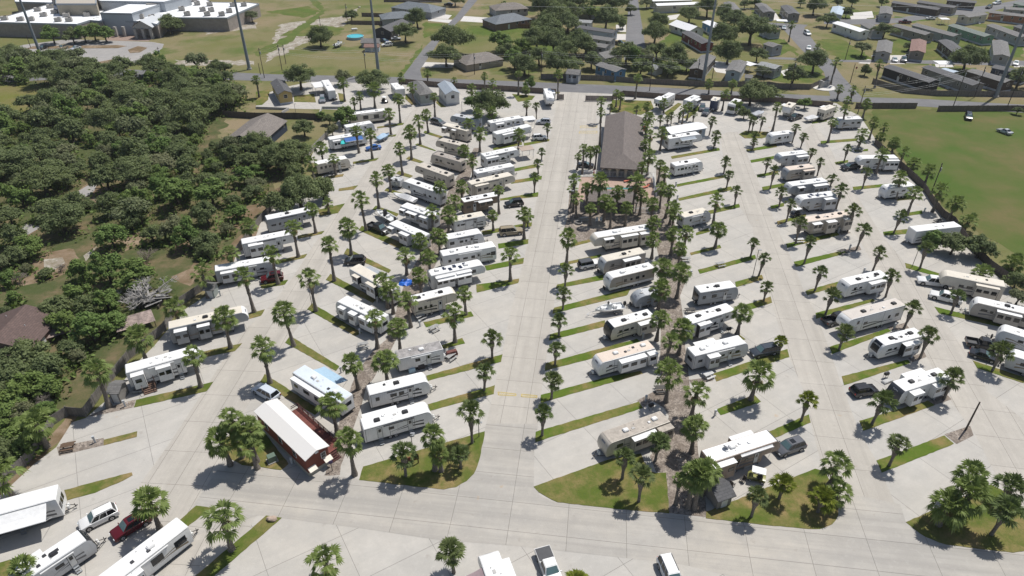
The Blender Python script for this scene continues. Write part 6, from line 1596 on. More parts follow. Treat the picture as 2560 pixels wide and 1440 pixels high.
    if typ != 'MH' or True:
        cand = [t_ for t_ in (.66, .74, .58, .5, .42, .82, .3) if free(-1, -L / 2 + L * t_, .9) and (typ != '5W' or -L / 2 + L * t_ < L / 2 - 3.2)]
        if o.get('bigwin'): cand = []
        for t_ in cand[:(2 if o.get('twodoors') else 1)]:
            x = -L / 2 + L * t_ if not (o.get('twodoors') and t_ != cand[0]) else -L / 2 + L * .22
            def dm():
                mb = MB(); mb.box((0, 0, 0), (.78, .05, 1.95), 0); mb.box((0, -.012, 0), (.68, .05, 1.85), 1); mb.box((0, -.022, .45), (.4, .05, .6), 2)
                return mb.mesh('door', [BLK(), M('door_white', (.62, .62, .60), .4, .1), glass()])
            obj('door', cached('rvdoor', dm), p, (x, -W / 2, 1.85))
            spans[-1].append((x - .5, x + .5))
            def sm():
                mb = MB()
                for k in range(3): mb.box((0, -.12 - .27 * k, .62 - .22 * k), (.62, .26, .04))
                for s in (-1, 1): mb.cyl((.3 * s, 0, .62), (.3 * s, -.72, .05), .02, n=4)
                return mb.mesh('entry_steps', [STEEL() if rnd.random() < .5 else BLK()])
            obj('entry_steps', cached(('steps', idx % 2), sm), p, (x, -W / 2 - .02, 0))
    for s in (1, -1):
        for t_ in (.1, .26, .42, .58, .74, .9):
            if rnd.random() < .28 and not o.get('bigwin'): continue
            ww = rnd.choice((.5, .6, .8, 1.0)); hh = rnd.choice((.4, .5, .6, .7))
            if o.get('bigwin') and s == near: ww, hh = min(2.0, L * .14), 1.1
            x = -L / 2 + .4 + (L - nose - .8) * t_
            if free(s, x, ww + .2):
                window(p, x, s * (W / 2 + .005), 2.15 if typ != '5W' or x < L / 2 - 3.2 else 2.75, ww, hh, s); spans[s].append((x - ww / 2 - .2, x + ww / 2 + .2))
    # vertical seams and painted graphics
    deco = o.get('deco')
    for s in (1, -1):
        mb = MB(); y = s * (W / 2 + .006)
        def band(a, b, c_, e):
            q = [(a, y, b), (c_, y, b), (c_, y, e), (a, y, e)]; mb.poly(q if s < 0 else q[::-1])
        band(-L / 2 + .1, h - .16, L / 2 - nose - .1, h - .11); band(-L / 2 + .08, zb + .02, L / 2 - (3.0 if typ == '5W' else .5), zb + .07)
        if deco in ('b', 'k'):
            for t_ in (.02, .36, .72): band(-L / 2 + L * t_, zb + .1, -L / 2 + L * t_ + .05, h - .16)
        obj('seam', mb.mesh('seam', [BLK() if deco in ('b', 'k') else M('trim_grey', (.30, .30, .30), .5, .1)]), p)
        if bcol in ('white', 'cream', 'ltgrey', 'grey', 'tan', 'taupe', 'tanwhite', 'bluegrey', 'brownstripe'):
            gc = {'b': (.03, .03, .035), 'u': (.04, .09, .25), 't': (.30, .25, .18)}.get(deco, (.13, .13, .14) if rnd.random() < .6 else (.24, .19, .13))
            gm = M('graphic_%d' % int(gc[0] * 1000 + gc[2] * 10000), gc, .4, .05)
            mb = MB()
            x0 = L / 2 - nose - .5
            for k in range(2):
                zz = 1.25 + .32 * k; ln = L * rnd.uniform(.3, .55)
                pts = [(x0 - ln * i / 9, zz + .42 * math.sin(i / 9 * 2.6 + k) * (.6 + .4 * k)) for i in range(10)]
                if typ == '5W' and zz < 1.9: pts = [(a - 2.6, b) for a, b in pts]
                swoosh(mb, pts, .34 - .10 * k, s * (W / 2 + .009), -s if False else s * -1 * -1)
            if bcol == 'brownstripe':
                for zz, hh in ((1.0, .35), (2.4, .4)):
                    q = [(-L / 2 + .2, s * (W / 2 + .012), zz), (L / 2 - 3.2, s * (W / 2 + .012), zz + .15), (L / 2 - 3.2, s * (W / 2 + .012), zz + hh), (-L / 2 + .2, s * (W / 2 + .012), zz + hh)]
                    mb.poly(q if s < 0 else q[::-1])
            obj('graphic_stripe', mb.mesh('graphic_stripe', [gm]), p)
            if bcol == 'tanwhite':
                mb = MB(); q = [(-L / 2 + .05, s * (W / 2 + .004), .72), (L / 2 - .3, s * (W / 2 + .004), .72), (L / 2 - .2, s * (W / 2 + .004), 1.25), (-L / 2 + .05, s * (W / 2 + .004), 1.25)]
                mb.poly(q if s < 0 else q[::-1]); obj('lower_panel', mb.mesh('lower_panel', [paint('white')]), p)
    # rear ladder, lamps, window
    mb = MB()
    for s in (.55, .95): mb.cyl((-L / 2 - .08, s, .8), (-L / 2 - .08, s, h), .02, n=4)
    for k in range(7): mb.cyl((-L / 2 - .08, .55, .95 + .35 * k), (-L / 2 - .08, .95, .95 + .35 * k), .016, n=4)
    obj('ladder', mb.mesh('ladder', [STEEL()]), p)
    mb = MB(); mb.box((-L / 2 - .02, 0, .62), (.1, W - .1, .16)); obj('bumper', mb.mesh('bumper', [BLK()]), p)
    rw = obj('window', cached(('win', 1.3, .7), lambda: window_mesh(1.3, .7)), p, (-L / 2 - .004, -.1, 2.2), -PI / 2)
    if o.get('spare'):
        obj('spare_wheel', cached(('wh', wr), lambda: wheel_mesh(wr, .24)), p, (-L / 2 - .25, -.5, .95), PI / 2)
        mb = MB(); mb.box((0, -.02, 0), (1.9, .05, 1.3), 0); obj('rear_window', mb.mesh('rear_window', [glass()]), p, (-L / 2 - .03, 0, 2.0), -PI / 2)
    if typ == 'MH':
        mb = MB(); mb.poly([(L / 2 + .005, -W / 2 + .15, 1.55), (L / 2 + .005, W / 2 - .15, 1.55), (L / 2 - .02, W / 2 - .15, h - .75), (L / 2 - .02, -W / 2 + .15, h - .75)]); obj('windscreen', mb.mesh('windscreen', [glass()]), p)
        for s in (1, -1): window(p, L / 2 - .75, s * (W / 2 + .005), 2.1, 1.0, .9, s)
    if o.get('capwin'):
        for k in (-.8, 0, .8) if flat_ or o.get('w') else (0,):
            if flat_ or o.get('w'): obj('front_window', cached(('win', .6, 1.0), lambda: window_mesh(.6, 1.0)), p, (L / 2 + .01 if flat_ else L / 2 - .12, k, 2.1), PI / 2)
    def arc_panel(a0, a1, y0, y1, m, nm, off=.012):
        mb = MB(); n = 6
        P = lambda a: (L / 2 - nose + (nose + off) * math.sin(a), zl + (h - zl + off) * math.cos(a))
        for i in range(n):
            a, b = a0 + (a1 - a0) * i / n, a0 + (a1 - a0) * (i + 1) / n
            (xa, za), (xb, zb_) = P(a), P(b)
            mb.poly([(xa, y0, za), (xb, y0, zb_), (xb, y1, zb_), (xa, y1, za)])
        return obj(nm, mb.mesh(nm, [m]), p)
    if o.get('nosepanel'): arc_panel(.3, 1.57, -.8, .8, glass('gloss_black', (.012, .013, .018), .15), 'nose_panel')
    if o.get('capwin') and not flat_ and not o.get('w'): arc_panel(.45, 1.1, -.75, .75, glass(), 'front_window')
    if typ == 'TT' and cap == 'black': arc_panel(.25, .95, -.8, .8, glass(), 'front_window')
    if not flat_ and typ in ('TT', '5W', 'TD') and not o.get('text') and cap in ('white', 'ltgrey', 'grey', 'tan', 'bluegrey'):
        arc_panel(.72, .92, -.45, .45, M('emblem_grey', (.20, .21, .24), .4, .1), 'emblem', .008)
    if o.get('text'):
        a = .95 if typ == '5W' else .8
        nx, nz = math.sin(a) / nose, math.cos(a) / (h - zl); k = math.hypot(nx, nz); nx, nz = nx / k, nz / k
        px, pz = L / 2 - nose + (nose + .02) * math.sin(a), zl + (h - zl + .02) * math.cos(a)
        tx = obj('lettering', text_mesh(o['text'], .30 if len(o['text']) > 5 else .36, M('lettering_' + o['textc'], (.7, .7, .7) if o['textc'] == 'white' else (.06, .06, .08), .5, 0)), p)
        mt = Matrix(((0, -nz, nx), (1, 0, 0), (0, nx, nz))).to_4x4(); mt.translation = (px + nx * .01, 0, pz + nz * .01); tx.matrix_local = mt
    # awning
    aw = o.get('awn')
    if aw:
        s, t0, t1, d = aw[:4]; c_ = aw[4] if len(aw) > 4 else 'white'
        x0, x1 = -L / 2 + t0 * Lr, -L / 2 + t1 * Lr; mb = MB(); n = 4
        for i in range(n):
            f0, f1 = i / n, (i + 1) / n
            P = lambda f: (s * (W / 2 + .02 + d * f), h - .2 - .34 * d * f - .1 * math.sin(f * PI))
            (ya, za), (yb, zb_) = P(f0), P(f1)
            q = [(x0, ya, za), (x1, ya, za), (x1, yb, zb_), (x0, yb, zb_)]
            mb.poly(q if s < 0 else q)
        a_ = obj('awning', mb.mesh('awning', [M('canvas_' + c_, ALB[c_], .8, .15)]), p)
        for xx in (x0 + .05, x1 - .05):
            mb = MB(); mb.cyl((xx, s * (W / 2 + .03), 1.0), (xx, s * (W / 2 + d), h - .24 - .34 * d), .025, n=5); obj('arm', mb.mesh('arm', [M('arm_white', (.6, .6, .6), .4, .1)]), a_)
        mb = MB(); mb.cyl((x0, s * (W / 2 + .02 + d), h - .22 - .34 * d), (x1, s * (W / 2 + .02 + d), h - .22 - .34 * d), .06, n=8); obj('roller', mb.mesh('roller', [M('arm_white', (.6, .6, .6), .4, .1)]), a_)
    elif typ != 'TD':
        x0, x1 = -L * .22, L * .22 if typ != '5W' else L * .12
        mb = MB(); mb.cyl((x0, -W / 2 - .1, h - .3), (x1, -W / 2 - .1, h - .3), .085, n=8); obj('rolled_awning', mb.mesh('rolled_awning', [BLK() if deco == 'b' or bcol in ('grey', 'taupe') else M('canvas_white', ALB['white'], .8, .15)]), p)
    return p
for i, (typ, a, b_, label, grp, o) in enumerate(RVS): build_rv(i, typ, a, b_, label, grp, o)

# ------------------------------------------------------------------ vehicles
def car(typ, rear, front, col, label):
    dx, dy = front[0] - rear[0], front[1] - rear[1]; ang = math.atan2(dy, dx); ln = math.hypot(dx, dy)
    cx, cy = (front[0] + rear[0]) / 2, (front[1] + rear[1]) / 2
    L = {'suv': min(max(ln, 4.5), 5.1), 'sedan': min(max(ln, 4.4), 4.9), 'pickup': min(max(ln, 5.5), 6.0), 'van': min(max(ln, 5.2), 5.8), 'jeep': 4.6}[typ]
    W = {'suv': 1.93, 'sedan': 1.82, 'pickup': 2.0, 'van': 1.98, 'jeep': 1.85}[typ]
    nm = {'suv': 'parked_suv', 'sedan': 'parked_car', 'pickup': 'pickup_truck', 'van': 'pickup_truck', 'jeep': 'jeep'}[typ]
    p = thing(nm, label, {'suv': 'car', 'sedan': 'car', 'pickup': 'pickup truck', 'van': 'pickup truck', 'jeep': 'car'}[typ], (cx, cy, .035), ang, 'parked vehicles')
    pc = M('carpaint_' + col, ALB.get(col, (.6, .6, .6)) if col != 'grey' else (.22, .23, .25), .22, .08, .6, spec=.6)
    h2 = L / 2
    bel = {'suv': 1.08, 'sedan': .92, 'pickup': 1.12, 'van': 1.12, 'jeep': 1.15}[typ]; top = {'suv': 1.76, 'sedan': 1.44, 'pickup': 1.88, 'van': 1.88, 'jeep': 1.86}[typ]
    hood = {'suv': .98, 'sedan': .86, 'pickup': 1.08, 'van': 1.08, 'jeep': 1.12}[typ]
    cowl = h2 - {'suv': 1.25, 'sedan': 1.35, 'pickup': 1.5, 'van': 1.5, 'jeep': 1.45}[typ]
    rearx = -h2 + .08
    cabr = {'suv': -h2 + .12, 'sedan': -h2 + .75, 'pickup': -h2 + 2.0, 'van': -h2 + .1, 'jeep': -h2 + .1}[typ]
    zb = .30 if typ != 'jeep' else .5
    prof = [(-h2 + .1, zb), (-h2, .62), (-h2 + .03, bel - .1), (-h2 + .15, bel), (cowl, bel), (cowl + .05, bel - .02), (h2 - .25, hood - .06), (h2 - .03, hood - .25), (h2, .55), (h2 - .12, zb)]
    if typ == 'pickup':
        prof = [(cabr, zb), (cabr, bel), (cowl, bel), (cowl + .05, bel - .02), (h2 - .2, hood - .04), (h2 - .03, hood - .25), (h2, .55), (h2 - .12, zb)]
    obj('body', bev_extrude(prof, W, .09, 'body', [pc], seg=3, smooth=50), p)
    # greenhouse
    tw, bw = W * .37, W * .47
    fs = {'suv': .75, 'sedan': .85, 'pickup': .65, 'van': .65, 'jeep': .3}[typ]; rs = {'suv': .35, 'sedan': .65, 'pickup': .18, 'van': .2, 'jeep': .08}[typ]
    if typ == 'jeep': tw = W * .43
    bm = bmesh.new(); vs = []
    for x, y, z in ((cabr, -bw, bel - .03), (cowl, -bw, bel - .03), (cowl, bw, bel - .03), (cabr, bw, bel - .03), (cabr + rs, -tw, top), (cowl - fs, -tw, top), (cowl - fs, tw, top), (cabr + rs, tw, top)): vs.append(bm.verts.new((x, y, z)))
    for q in ((3, 2, 1, 0), (4, 5, 6, 7), (0, 1, 5, 4), (1, 2, 6, 5), (2, 3, 7, 6), (3, 0, 4, 7)): bm.faces.new([vs[k] for k in q])
    bm.normal_update(); bmesh.ops.bevel(bm, geom=[e for e in bm.edges if max(v.co.z for v in e.verts) > bel + .1], offset=.07, segments=2, affect='EDGES')
    me = bpy.data.meshes.new('cabin'); bm.to_mesh(me); bm.free(); me.materials.append(M('hardtop_grey', (.06, .065, .075), .5, .1) if typ == 'jeep' else pc if col != 'blackbrown' else M('carpaint_black', ALB['black'], .22))
    obj('cabin', me, p)
    gl = glass('car_glass', (.01, .013, .016), .05)
    def pane(a, b, c_, d, nm_, ins=.12, off=.012, m=gl):
        A, B, Cc, D_ = map(Vector, (a, b, c_, d)); n = (B - A).cross(D_ - A).normalized() * off; c0 = (A + B + Cc + D_) / 4
        mb = MB(); mb.poly([tuple(q + (c0 - q).normalized() * ins + n) for q in (A, B, Cc, D_)]); obj(nm_, mb.mesh(nm_, [m]), p)
    z0 = bel
    lerp = lambda a, b, t: a + (b - a) * t
    pane((cowl, -bw, z0), (cowl, bw, z0), (cowl - fs, tw, top), (cowl - fs, -tw, top), 'windscreen', .13, m=glass('windscreen_glass', (.10, .16, .17), .06))
    pane((cabr, bw, z0), (cabr, -bw, z0), (cabr + rs, -tw, top), (cabr + rs, tw, top), 'rear_window', .13)
    for s in (1, -1):
        cuts = [0, .36, .68, 1] if typ in ('suv', 'van', 'jeep') else [0, .5, 1]
        for k in range(len(cuts) - 1):
            u0, u1 = cuts[k], cuts[k + 1]
            q = [(lerp(cabr + .08, cowl - .08, u0), s * bw, z0), (lerp(cabr + .08, cowl - .08, u1), s * bw, z0), (lerp(cabr + rs + .04, cowl - fs - .02, u1), s * tw, top), (lerp(cabr + rs + .04, cowl - fs - .02, u0), s * tw, top)]
            if s > 0: q = [q[1], q[0], q[3], q[2]]
            pane(*q, 'side_window', .06)
    if typ == 'pickup':
        mb = MB(); b0, b1 = -h2, cabr - .04
        mb.box(((b0 + b1) / 2, W / 2 - .06, .78), (b1 - b0, .12, .68)); mb.box(((b0 + b1) / 2, -W / 2 + .06, .78), (b1 - b0, .12, .68)); mb.box((b0 + .05, 0, .8), (.1, W - .24, .62)); mb.box((b1 - .04, 0, .8), (.08, W - .24, .6))
        obj('bed', mb.mesh('bed', [pc]), p)
        mb = MB(); mb.box(((b0 + b1) / 2, 0, .62 if 'cover' not in label else 1.13), (b1 - b0 - .2, W - (.24 if 'cover' not in label else .1), .06)); obj('bed_cover' if 'cover' in label else 'bed_floor', mb.mesh('bed_floor', [M('bed_dark', (.06, .062, .068), .6, .2)]), p)
    r = {'suv': .37, 'sedan': .33, 'pickup': .41, 'van': .40, 'jeep': .43}[typ]
    for x in (h2 - .95, -h2 + 1.0):
        for s in (1, -1):
            obj('wheel', cached(('cw', r), lambda: wheel_mesh(r, .25)), p, (x, s * (W / 2 - .10), r))
            mb = MB(); mb.cyl((x, s * (W / 2 - .03), r + .03), (x, s * (W / 2 + .006), r + .03), r + .07, n=16); obj('wheel_arch', mb.mesh('wheel_arch', [BLK() if typ != 'jeep' else pc]), p)
    for s in (1, -1):
        mb = MB(); mb.box((h2 - .06, s * (W / 2 - .3), hood - .3), (.14, .36, .14)); obj('headlight', mb.mesh('headlight', [M('lamp_clear', (.6, .62, .64), .15, 0)]), p)
        mb = MB(); mb.box((-h2 + .02, s * (W / 2 - .2), bel - .22), (.08, .26, .22)); obj('taillight', mb.mesh('taillight', [M('lamp_red', (.30, .01, .01), .2, 0)]), p)
        mb = MB(); mb.box((cowl - .12, s * (W / 2 + .09), bel + .05), (.12, .2, .14)); obj('mirror', mb.mesh('mirror', [pc]), p)
    if typ in ('suv', 'van'):
        for s in (1, -1):
            mb = MB(); mb.cyl((cabr + rs + .15, s * (tw - .06), top + .04), (cowl - fs - .2, s * (tw - .06), top + .04), .025, n=5); obj('roof_rail', mb.mesh('roof_rail', [BLK()]), p)
    if 'sunroof' in label or col == 'maroon':
        mb = MB(); mb.box(((cabr + cowl) / 2 + .3, 0, top + .008), (.75, .8, .016)); obj('sunroof', mb.mesh('sunroof', [gl]), p)
    if col == 'silverblue':
        pass
    if typ == 'jeep': obj('spare_wheel', cached(('cw', .4), lambda: wheel_mesh(.4, .25)), p, (-h2 - .14, 0, 1.05), PI / 2)
def hull(L, W, col, parent, nm='hull'):
    mb = MB(); st = 9; secs = []
    for i in range(st + 1):
        t = i / st; x = -L / 2 + L * t; w = W / 2 * (1 - max(0, (t - .45) / .55) ** 2.2) if t > .45 else W / 2
        w = max(w, .03); zk = .55 + .35 * max(0, (t - .7) / .3) ** 2; zs = 1.15 + .25 * t
        secs.append([(x, 0, zk), (x, w * .75, zk + .22), (x, w, zs), (x, w * .88, zs + .01), (x, w * .8, zs - .35)])
    n = 5
    for s in (1, -1):
        base = len(mb.v)
        for sec in secs:
            for x, y, z in sec: mb.v.append((x, s * y, z))
        for i in range(st):
            for j in range(n - 1):
                a = base + i * n + j; q = (a, a + n, a + n + 1, a + 1)
                mb.f.append(q if s > 0 else q[::-1]); mb.m.append(0)
    for i in range(st):
        a, b = secs[i][-1], secs[i + 1][-1]; mb.poly([(a[0], -a[1], a[2]), (b[0], -b[1], b[2]), (b[0], b[1], b[2]), (a[0], a[1], a[2])], 1)
    a = secs[0]; x0 = a[0][0]; mb.poly([(x0, -a[2][1], a[2][2]), (x0, a[2][1], a[2][2]), (x0, a[1][1], a[1][2]), (x0, 0, a[0][2]), (x0, -a[1][1], a[1][2])])
    return obj(nm, mb.mesh(nm, [M('gelcoat_' + col, ALB[col], .25, .1), M('deck_white', (.66, .68, .68), .5, .15)]), parent), secs
def boat(typ, rear, front, col, label):
    dx, dy = front[0] - rear[0], front[1] - rear[1]; ang = math.atan2(dy, dx); L = min(max(math.hypot(dx, dy), 5), 6.8); W = 2.2
    c0 = ((front[0] + rear[0]) / 2, (front[1] + rear[1]) / 2)
    p = thing('boat', label, 'boat', (*c0, .12), ang, 'boats in the park')
    hl, secs = hull(L, W, 'white' if typ == 'boat' else col, p)
    if typ == 'boat':
        dk = 'black' in label
        m2 = M('console_cover', (.02, .02, .022), .7, .1) if dk else M('console_white', (.68, .70, .70), .4, .1)
        mb = MB(); mb.box((0, 0, 1.45), (.8, .75, 1.2 if not dk else 2.0), top=.8); obj('console', mb.mesh('console', [m2]), p)
        mb = MB(); mb.poly([(.35, -.4, 2.0), (.35, .4, 2.0), (.2, .35, 2.5), (.2, -.35, 2.5)]); obj('windscreen', mb.mesh('windscreen', [glass('car_glass')]), p)
        for x in (-1.1, 1.4): mb = MB(); mb.box((x, 0, 1.2), (.6, .8, .5)); obj('seat', mb.mesh('seat', [M('vinyl_white', (.7, .7, .69), .6, .1)]), p)
        mb = MB(); mb.box((-L / 2 - .25, 0, 1.55), (.55, .42, .7), top=.75); mb.box((-L / 2 - .2, 0, .9), (.22, .16, .8)); obj('outboard_motor', mb.mesh('outboard_motor', [BLK()]), p)
        mb = MB()
        for s in (1, -1):
            mb.cyl((-.2, s * .45, 1.9), (-.2, s * .5, 2.7), .025, n=5); mb.cyl((.6, s * .45, 1.9), (.5, s * .5, 2.7), .025, n=5)
        obj('rail', mb.mesh('rail', [STEEL()]), p)
    else:
        mb = MB(); ridge = [(x[2][0], 0, x[2][2] + .12 + .75 * math.sin(min(1, i / 7) * PI) * (1 if i < 8 else .3)) for i, x in enumerate(secs)]
        for i in range(len(secs) - 1):
            for s in (1, -1):
                a, b = secs[i][2], secs[i + 1][2]; A = (a[0], s * a[1] * 1.02, a[2] + .01); B = (b[0], s * b[1] * 1.02, b[2] + .01)
                mb.poly([A, B, ridge[i + 1], ridge[i]] if s < 0 else [B, A, ridge[i], ridge[i + 1]])
        obj('tarpaulin', mb.mesh('tarpaulin', [M('tarp_' + col, ALB[col], .6, .2)], 40), p)
    t = thing('boat_trailer', 'steel trailer under the ' + label.split(' on ')[0].split(' beside')[0].split(' near')[0], 'boat trailer', (*c0, .035), ang, 'boat trailers')
    mb = MB()
    for s in (1, -1): mb.box((.3, s * .6, .48), (L, .09, .1)); mb.cyl((L / 2 + .6, s * .58, .48), (L / 2 + 1.7, 0, .48), .05, n=5)
    for x in (-L * .35, 0, L * .3): mb.box((x, 0, .44), (.09, 1.2, .08))
    obj('frame', mb.mesh('frame', [STEEL()]), t)
    for s in (1, -1):
        obj('wheel', cached(('wh', .33), lambda: wheel_mesh(.33, .2)), t, (-L * .18, s * 1.0, .33))
        mb = MB(); mb.box((-L * .18, s * 1.0, .74), (.9, .26, .05)); obj('fender', mb.mesh('fender', [STEEL()]), t)
def cart(rear, front, col, label):
    dx, dy = front[0] - rear[0], front[1] - rear[1]; ang = math.atan2(dy, dx)
    p = thing('golf_cart', label, 'golf cart', ((front[0] + rear[0]) / 2, (front[1] + rear[1]) / 2, .035), ang, 'golf carts'); m = M('carpaint_' + col, ALB[col], .3, .1)
    obj('body', bev_extrude([(-1.2, .3), (-1.2, .75), (-.5, .8), (-.45, .42), (.4, .42), (.5, .9), (.8, .95), (1.2, .7), (1.2, .3)], 1.2, .06, 'body', [m]), p)
    mb = MB(); mb.box((-.35, 0, .82), (.5, 1.05, .16)); mb.box((-.62, 0, 1.1), (.14, 1.05, .5)); obj('seat', mb.mesh('seat', [M('vinyl_dark', (.05, .05, .05), .7, .1)]), p)
    mb = MB(); mb.box((-.1, 0, 1.92), (1.9, 1.25, .07), top=.96); obj('canopy', mb.mesh('canopy', [M('canopy_white', (.76, .76, .74), .4, .1)]), p)
    for x in (.62, -.75):
        for s in (1, -1): mb = MB(); mb.cyl((x, s * .52, .75), (x * .95, s * .52, 1.9), .025, n=5); obj('post', mb.mesh('post', [BLK()]), p)
    for x in (.8, -.8):
        for s in (1, -1): obj('wheel', cached(('wh', .24), lambda: wheel_mesh(.24, .2)), p, (x, s * .55, .24))
for typ, a, b_, col, label in CARS:
    if typ in ('boat', 'boatcov'): boat(typ, a, b_, col, label)
    elif typ == 'cart': cart(a, b_, col, label)
    elif typ == 'utrail': build_rv(900, 'TT', a, (a[0] + (b_[0] - a[0]) * .9, a[1] + (b_[1] - a[1]) * .9), label, 'utility trailers', dict(h=2.3, w=2.0, body='ltgrey', cap='ltgrey', roof='ltgrey', vents='w1', flat=1))
    else: car(typ, a, b_, col, label)

# ------------------------------------------------------------------ houses, mobile homes, sheds
WALL = dict(gtaupe=(.24, .225, .205), lbluew=(.42, .47, .52), white=(.70, .70, .68), lgreyw=(.36, .37, .38), brownw=(.085, .065, .05), taupew=(.30, .26, .22), greyg=(.30, .33, .31), greenw=(.17, .30, .21),
            orangew=(.36, .16, .085), cream=(.55, .50, .42), blackw=(.022, .023, .025), navyw=(.035, .05, .085), bluew=(.10, .22, .36), redw=(.16, .03, .028), dark=(.05, .05, .055), brick=(.22, .14, .11), beige=(.36, .32, .27), yellow=(.48, .36, .14), bluegreyw=(.26, .31, .36))
ROOF = dict(shdark=((.10, .10, .105), 's'), shgrey=((.17, .165, .16), 's'), metalblue=((.44, .52, .60), 'm'), whiteroof=((.80, .80, .80), 'm'), shgreen=((.17, .20, .18), 's'), shred=((.24, .14, .115), 's'), shlight=((.30, .31, .31), 's'), shblue=((.16, .18, .20), 's'), shtaupe=((.20, .175, .155), 's'), metalgrey=((.33, .37, .41), 'm'), brownroof=((.115, .075, .065), 's'), cream=((.64, .60, .52), 'm'), tanroof=((.42, .34, .28), 'm'))
def house_window(w, hh):
    mb = MB(); mb.box((0, 0, 0), (w, .08, hh), 0)
    q = lambda a, b, c_, d: mb.poly([(a, -.045, b), (c_, -.045, b), (c_, -.045, d), (a, -.045, d)], 1)
    f = .07; q(-w / 2 + f, -hh / 2 + f, w / 2 - f, -.02); q(-w / 2 + f, .02, w / 2 - f, hh / 2 - f)
    return mb.mesh('window', [M('frame_white', (.66, .66, .65), .5, .1), glass()])
def house(nm, e1, e2, z, W, rf, wl, label, o, idx):
    rnd = random.Random(idx + 50); dx, dy = e2[0] - e1[0], e2[1] - e1[1]; ang = math.atan2(dy, dx); L = math.hypot(dx, dy)
    if o.get('hip'): L += W * .8
    cx, cy = (e1[0] + e2[0]) / 2, (e1[1] + e2[1]) / 2
    cat = {'mobile_home': 'mobile home', 'carport': 'carport', 'shed': 'shed', 'cabin': 'cabin', 'park_cover': 'cabin'}.get(nm, 'house')
    p = thing('cabin' if nm == 'park_cover' else nm, label, cat, (cx, cy, 0), ang, {'mobile_home': 'mobile homes across the road', 'house': 'houses', 'carport': 'carports', 'shed': 'sheds', 'cabin': 'park cabins', 'park_cover': 'park cabins'}[nm])
    rc, rk = ROOF[rf]; rm = roofmat('roofing_' + rf, rc, 'shingle' if rk == 's' else 'metal')
    slope = {'mobile_home': .23, 'carport': .06, 'shed': .45, 'cabin': .45, 'park_cover': .22}.get(nm, .38)
    ze = z - slope * W / 2; ov = .35 if nm != 'carport' else .1
    if nm == 'carport':
        for x in (-L / 2 + .15, L / 2 - .15):
            for y in (-W / 2 + .15, W / 2 - .15): mb = MB(); mb.cyl((x, y, 0), (x, y, ze), .06, n=6); obj('post', mb.mesh('post', [M('post_white', (.6, .6, .6), .5, .1)]), p)
    else:
        wm = M('siding_' + wl, WALL[wl], .7, .15, .6); mb = MB(); x, y = L / 2, W / 2
        hz = ze if o.get('hip') else z
        for s in (1, -1):
            q = [(-x, s * y, .0), (x, s * y, .0), (x, s * y, ze), (-x, s * y, ze)]; mb.poly(q if s < 0 else q[::-1])
            q = [(s * x, -y, 0), (s * x, y, 0), (s * x, y, ze)] + ([(s * x, 0, z)] if not o.get('hip') else []) + [(s * x, -y, ze)]; mb.poly(q if s > 0 else q[::-1])
        obj('wall', mb.mesh('wall', [wm]), p)
        if nm == 'mobile_home' or nm == 'cabin' or nm == 'park_cover':
            mb = MB(); mb.box((0, 0, .32), (L + .05, W + .05, .64)); obj('skirting', mb.mesh('skirting', [M('skirting_white', (.55, .56, .57), .6, .15)]), p)
        zw = (ze + .9) / 2 + .25 if nm != 'shed' else ze * .6
        if nm != 'shed':
            for s in (1, -1):
                n = max(2, int(L / 3.2))
                for i in range(n):
                    if rnd.random() < .25: continue
                    ww, hh = rnd.choice(((.9, 1.2), (1.2, 1.2), (.6, .9), (1.6, 1.2)))
                    obj('window', cached(('hw', ww, hh), lambda: house_window(ww, hh)), p, (-L / 2 + L * (i + .5) / n + rnd.uniform(-.3, .3), s * (W / 2 + .01), zw), PI if s > 0 else 0)
                obj('window', cached(('hw', 1.2, 1.2), lambda: house_window(1.2, 1.2)), p, (s * (L / 2 + .01), 0, zw + .1), PI / 2 * s)
        for s in (-1, 1):
            mb = MB(); mb.box((0, 0, 0), (.95, .07, 2.0)); obj('door', cached(('hdoor', nm == 'shed'), lambda: mb.mesh('door', [M('door_white', (.62, .62, .60), .4, .1)])), p, (L * .12 * s + rnd.uniform(-.5, .5) if nm != 'shed' else 0, s * (W / 2 + .015), 1.3 if nm != 'shed' else 1.05), PI if s > 0 else 0)
        if nm == 'mobile_home' and rnd.random() < .8:
            mb = MB()
            for k in range(3): mb.box((L * .12, -(W / 2 + .35 + .35 * k), .55 - .2 * k), (1.3, .36, .08))
            for s in (-.6, .6): mb.cyl((L * .12 + s, -(W / 2 + .1), 1.5), (L * .12 + s, -(W / 2 + 1.2), .9), .03, n=4)
            obj('porch_steps', mb.mesh('porch_steps', [M('porch_white', (.6, .6, .6), .6, .1)]), p)
    mb = MB(); x, y = L / 2 + ov, W / 2 + ov; zo = ze - slope * ov; th = .12
    if o.get('hip'):
        rx = max(.3, L / 2 - W * .5); T = [(-rx, 0, z + .02), (rx, 0, z + .02)]; E = [(-x, -y, zo), (x, -y, zo), (x, y, zo), (-x, y, zo)]
        mb.poly([E[0], E[1], T[1], T[0]]); mb.poly([E[2], E[3], T[0], T[1]]); mb.poly([E[1], E[2], T[1]]); mb.poly([E[3], E[0], T[0]])
        for i in range(4):
            a, b = E[i], E[(i + 1) % 4]; mb.poly([(a[0], a[1], a[2] - th), (b[0], b[1], b[2] - th), b, a])
        mb.poly([(e[0], e[1], e[2] - th) for e in E[::-1]])
    else:
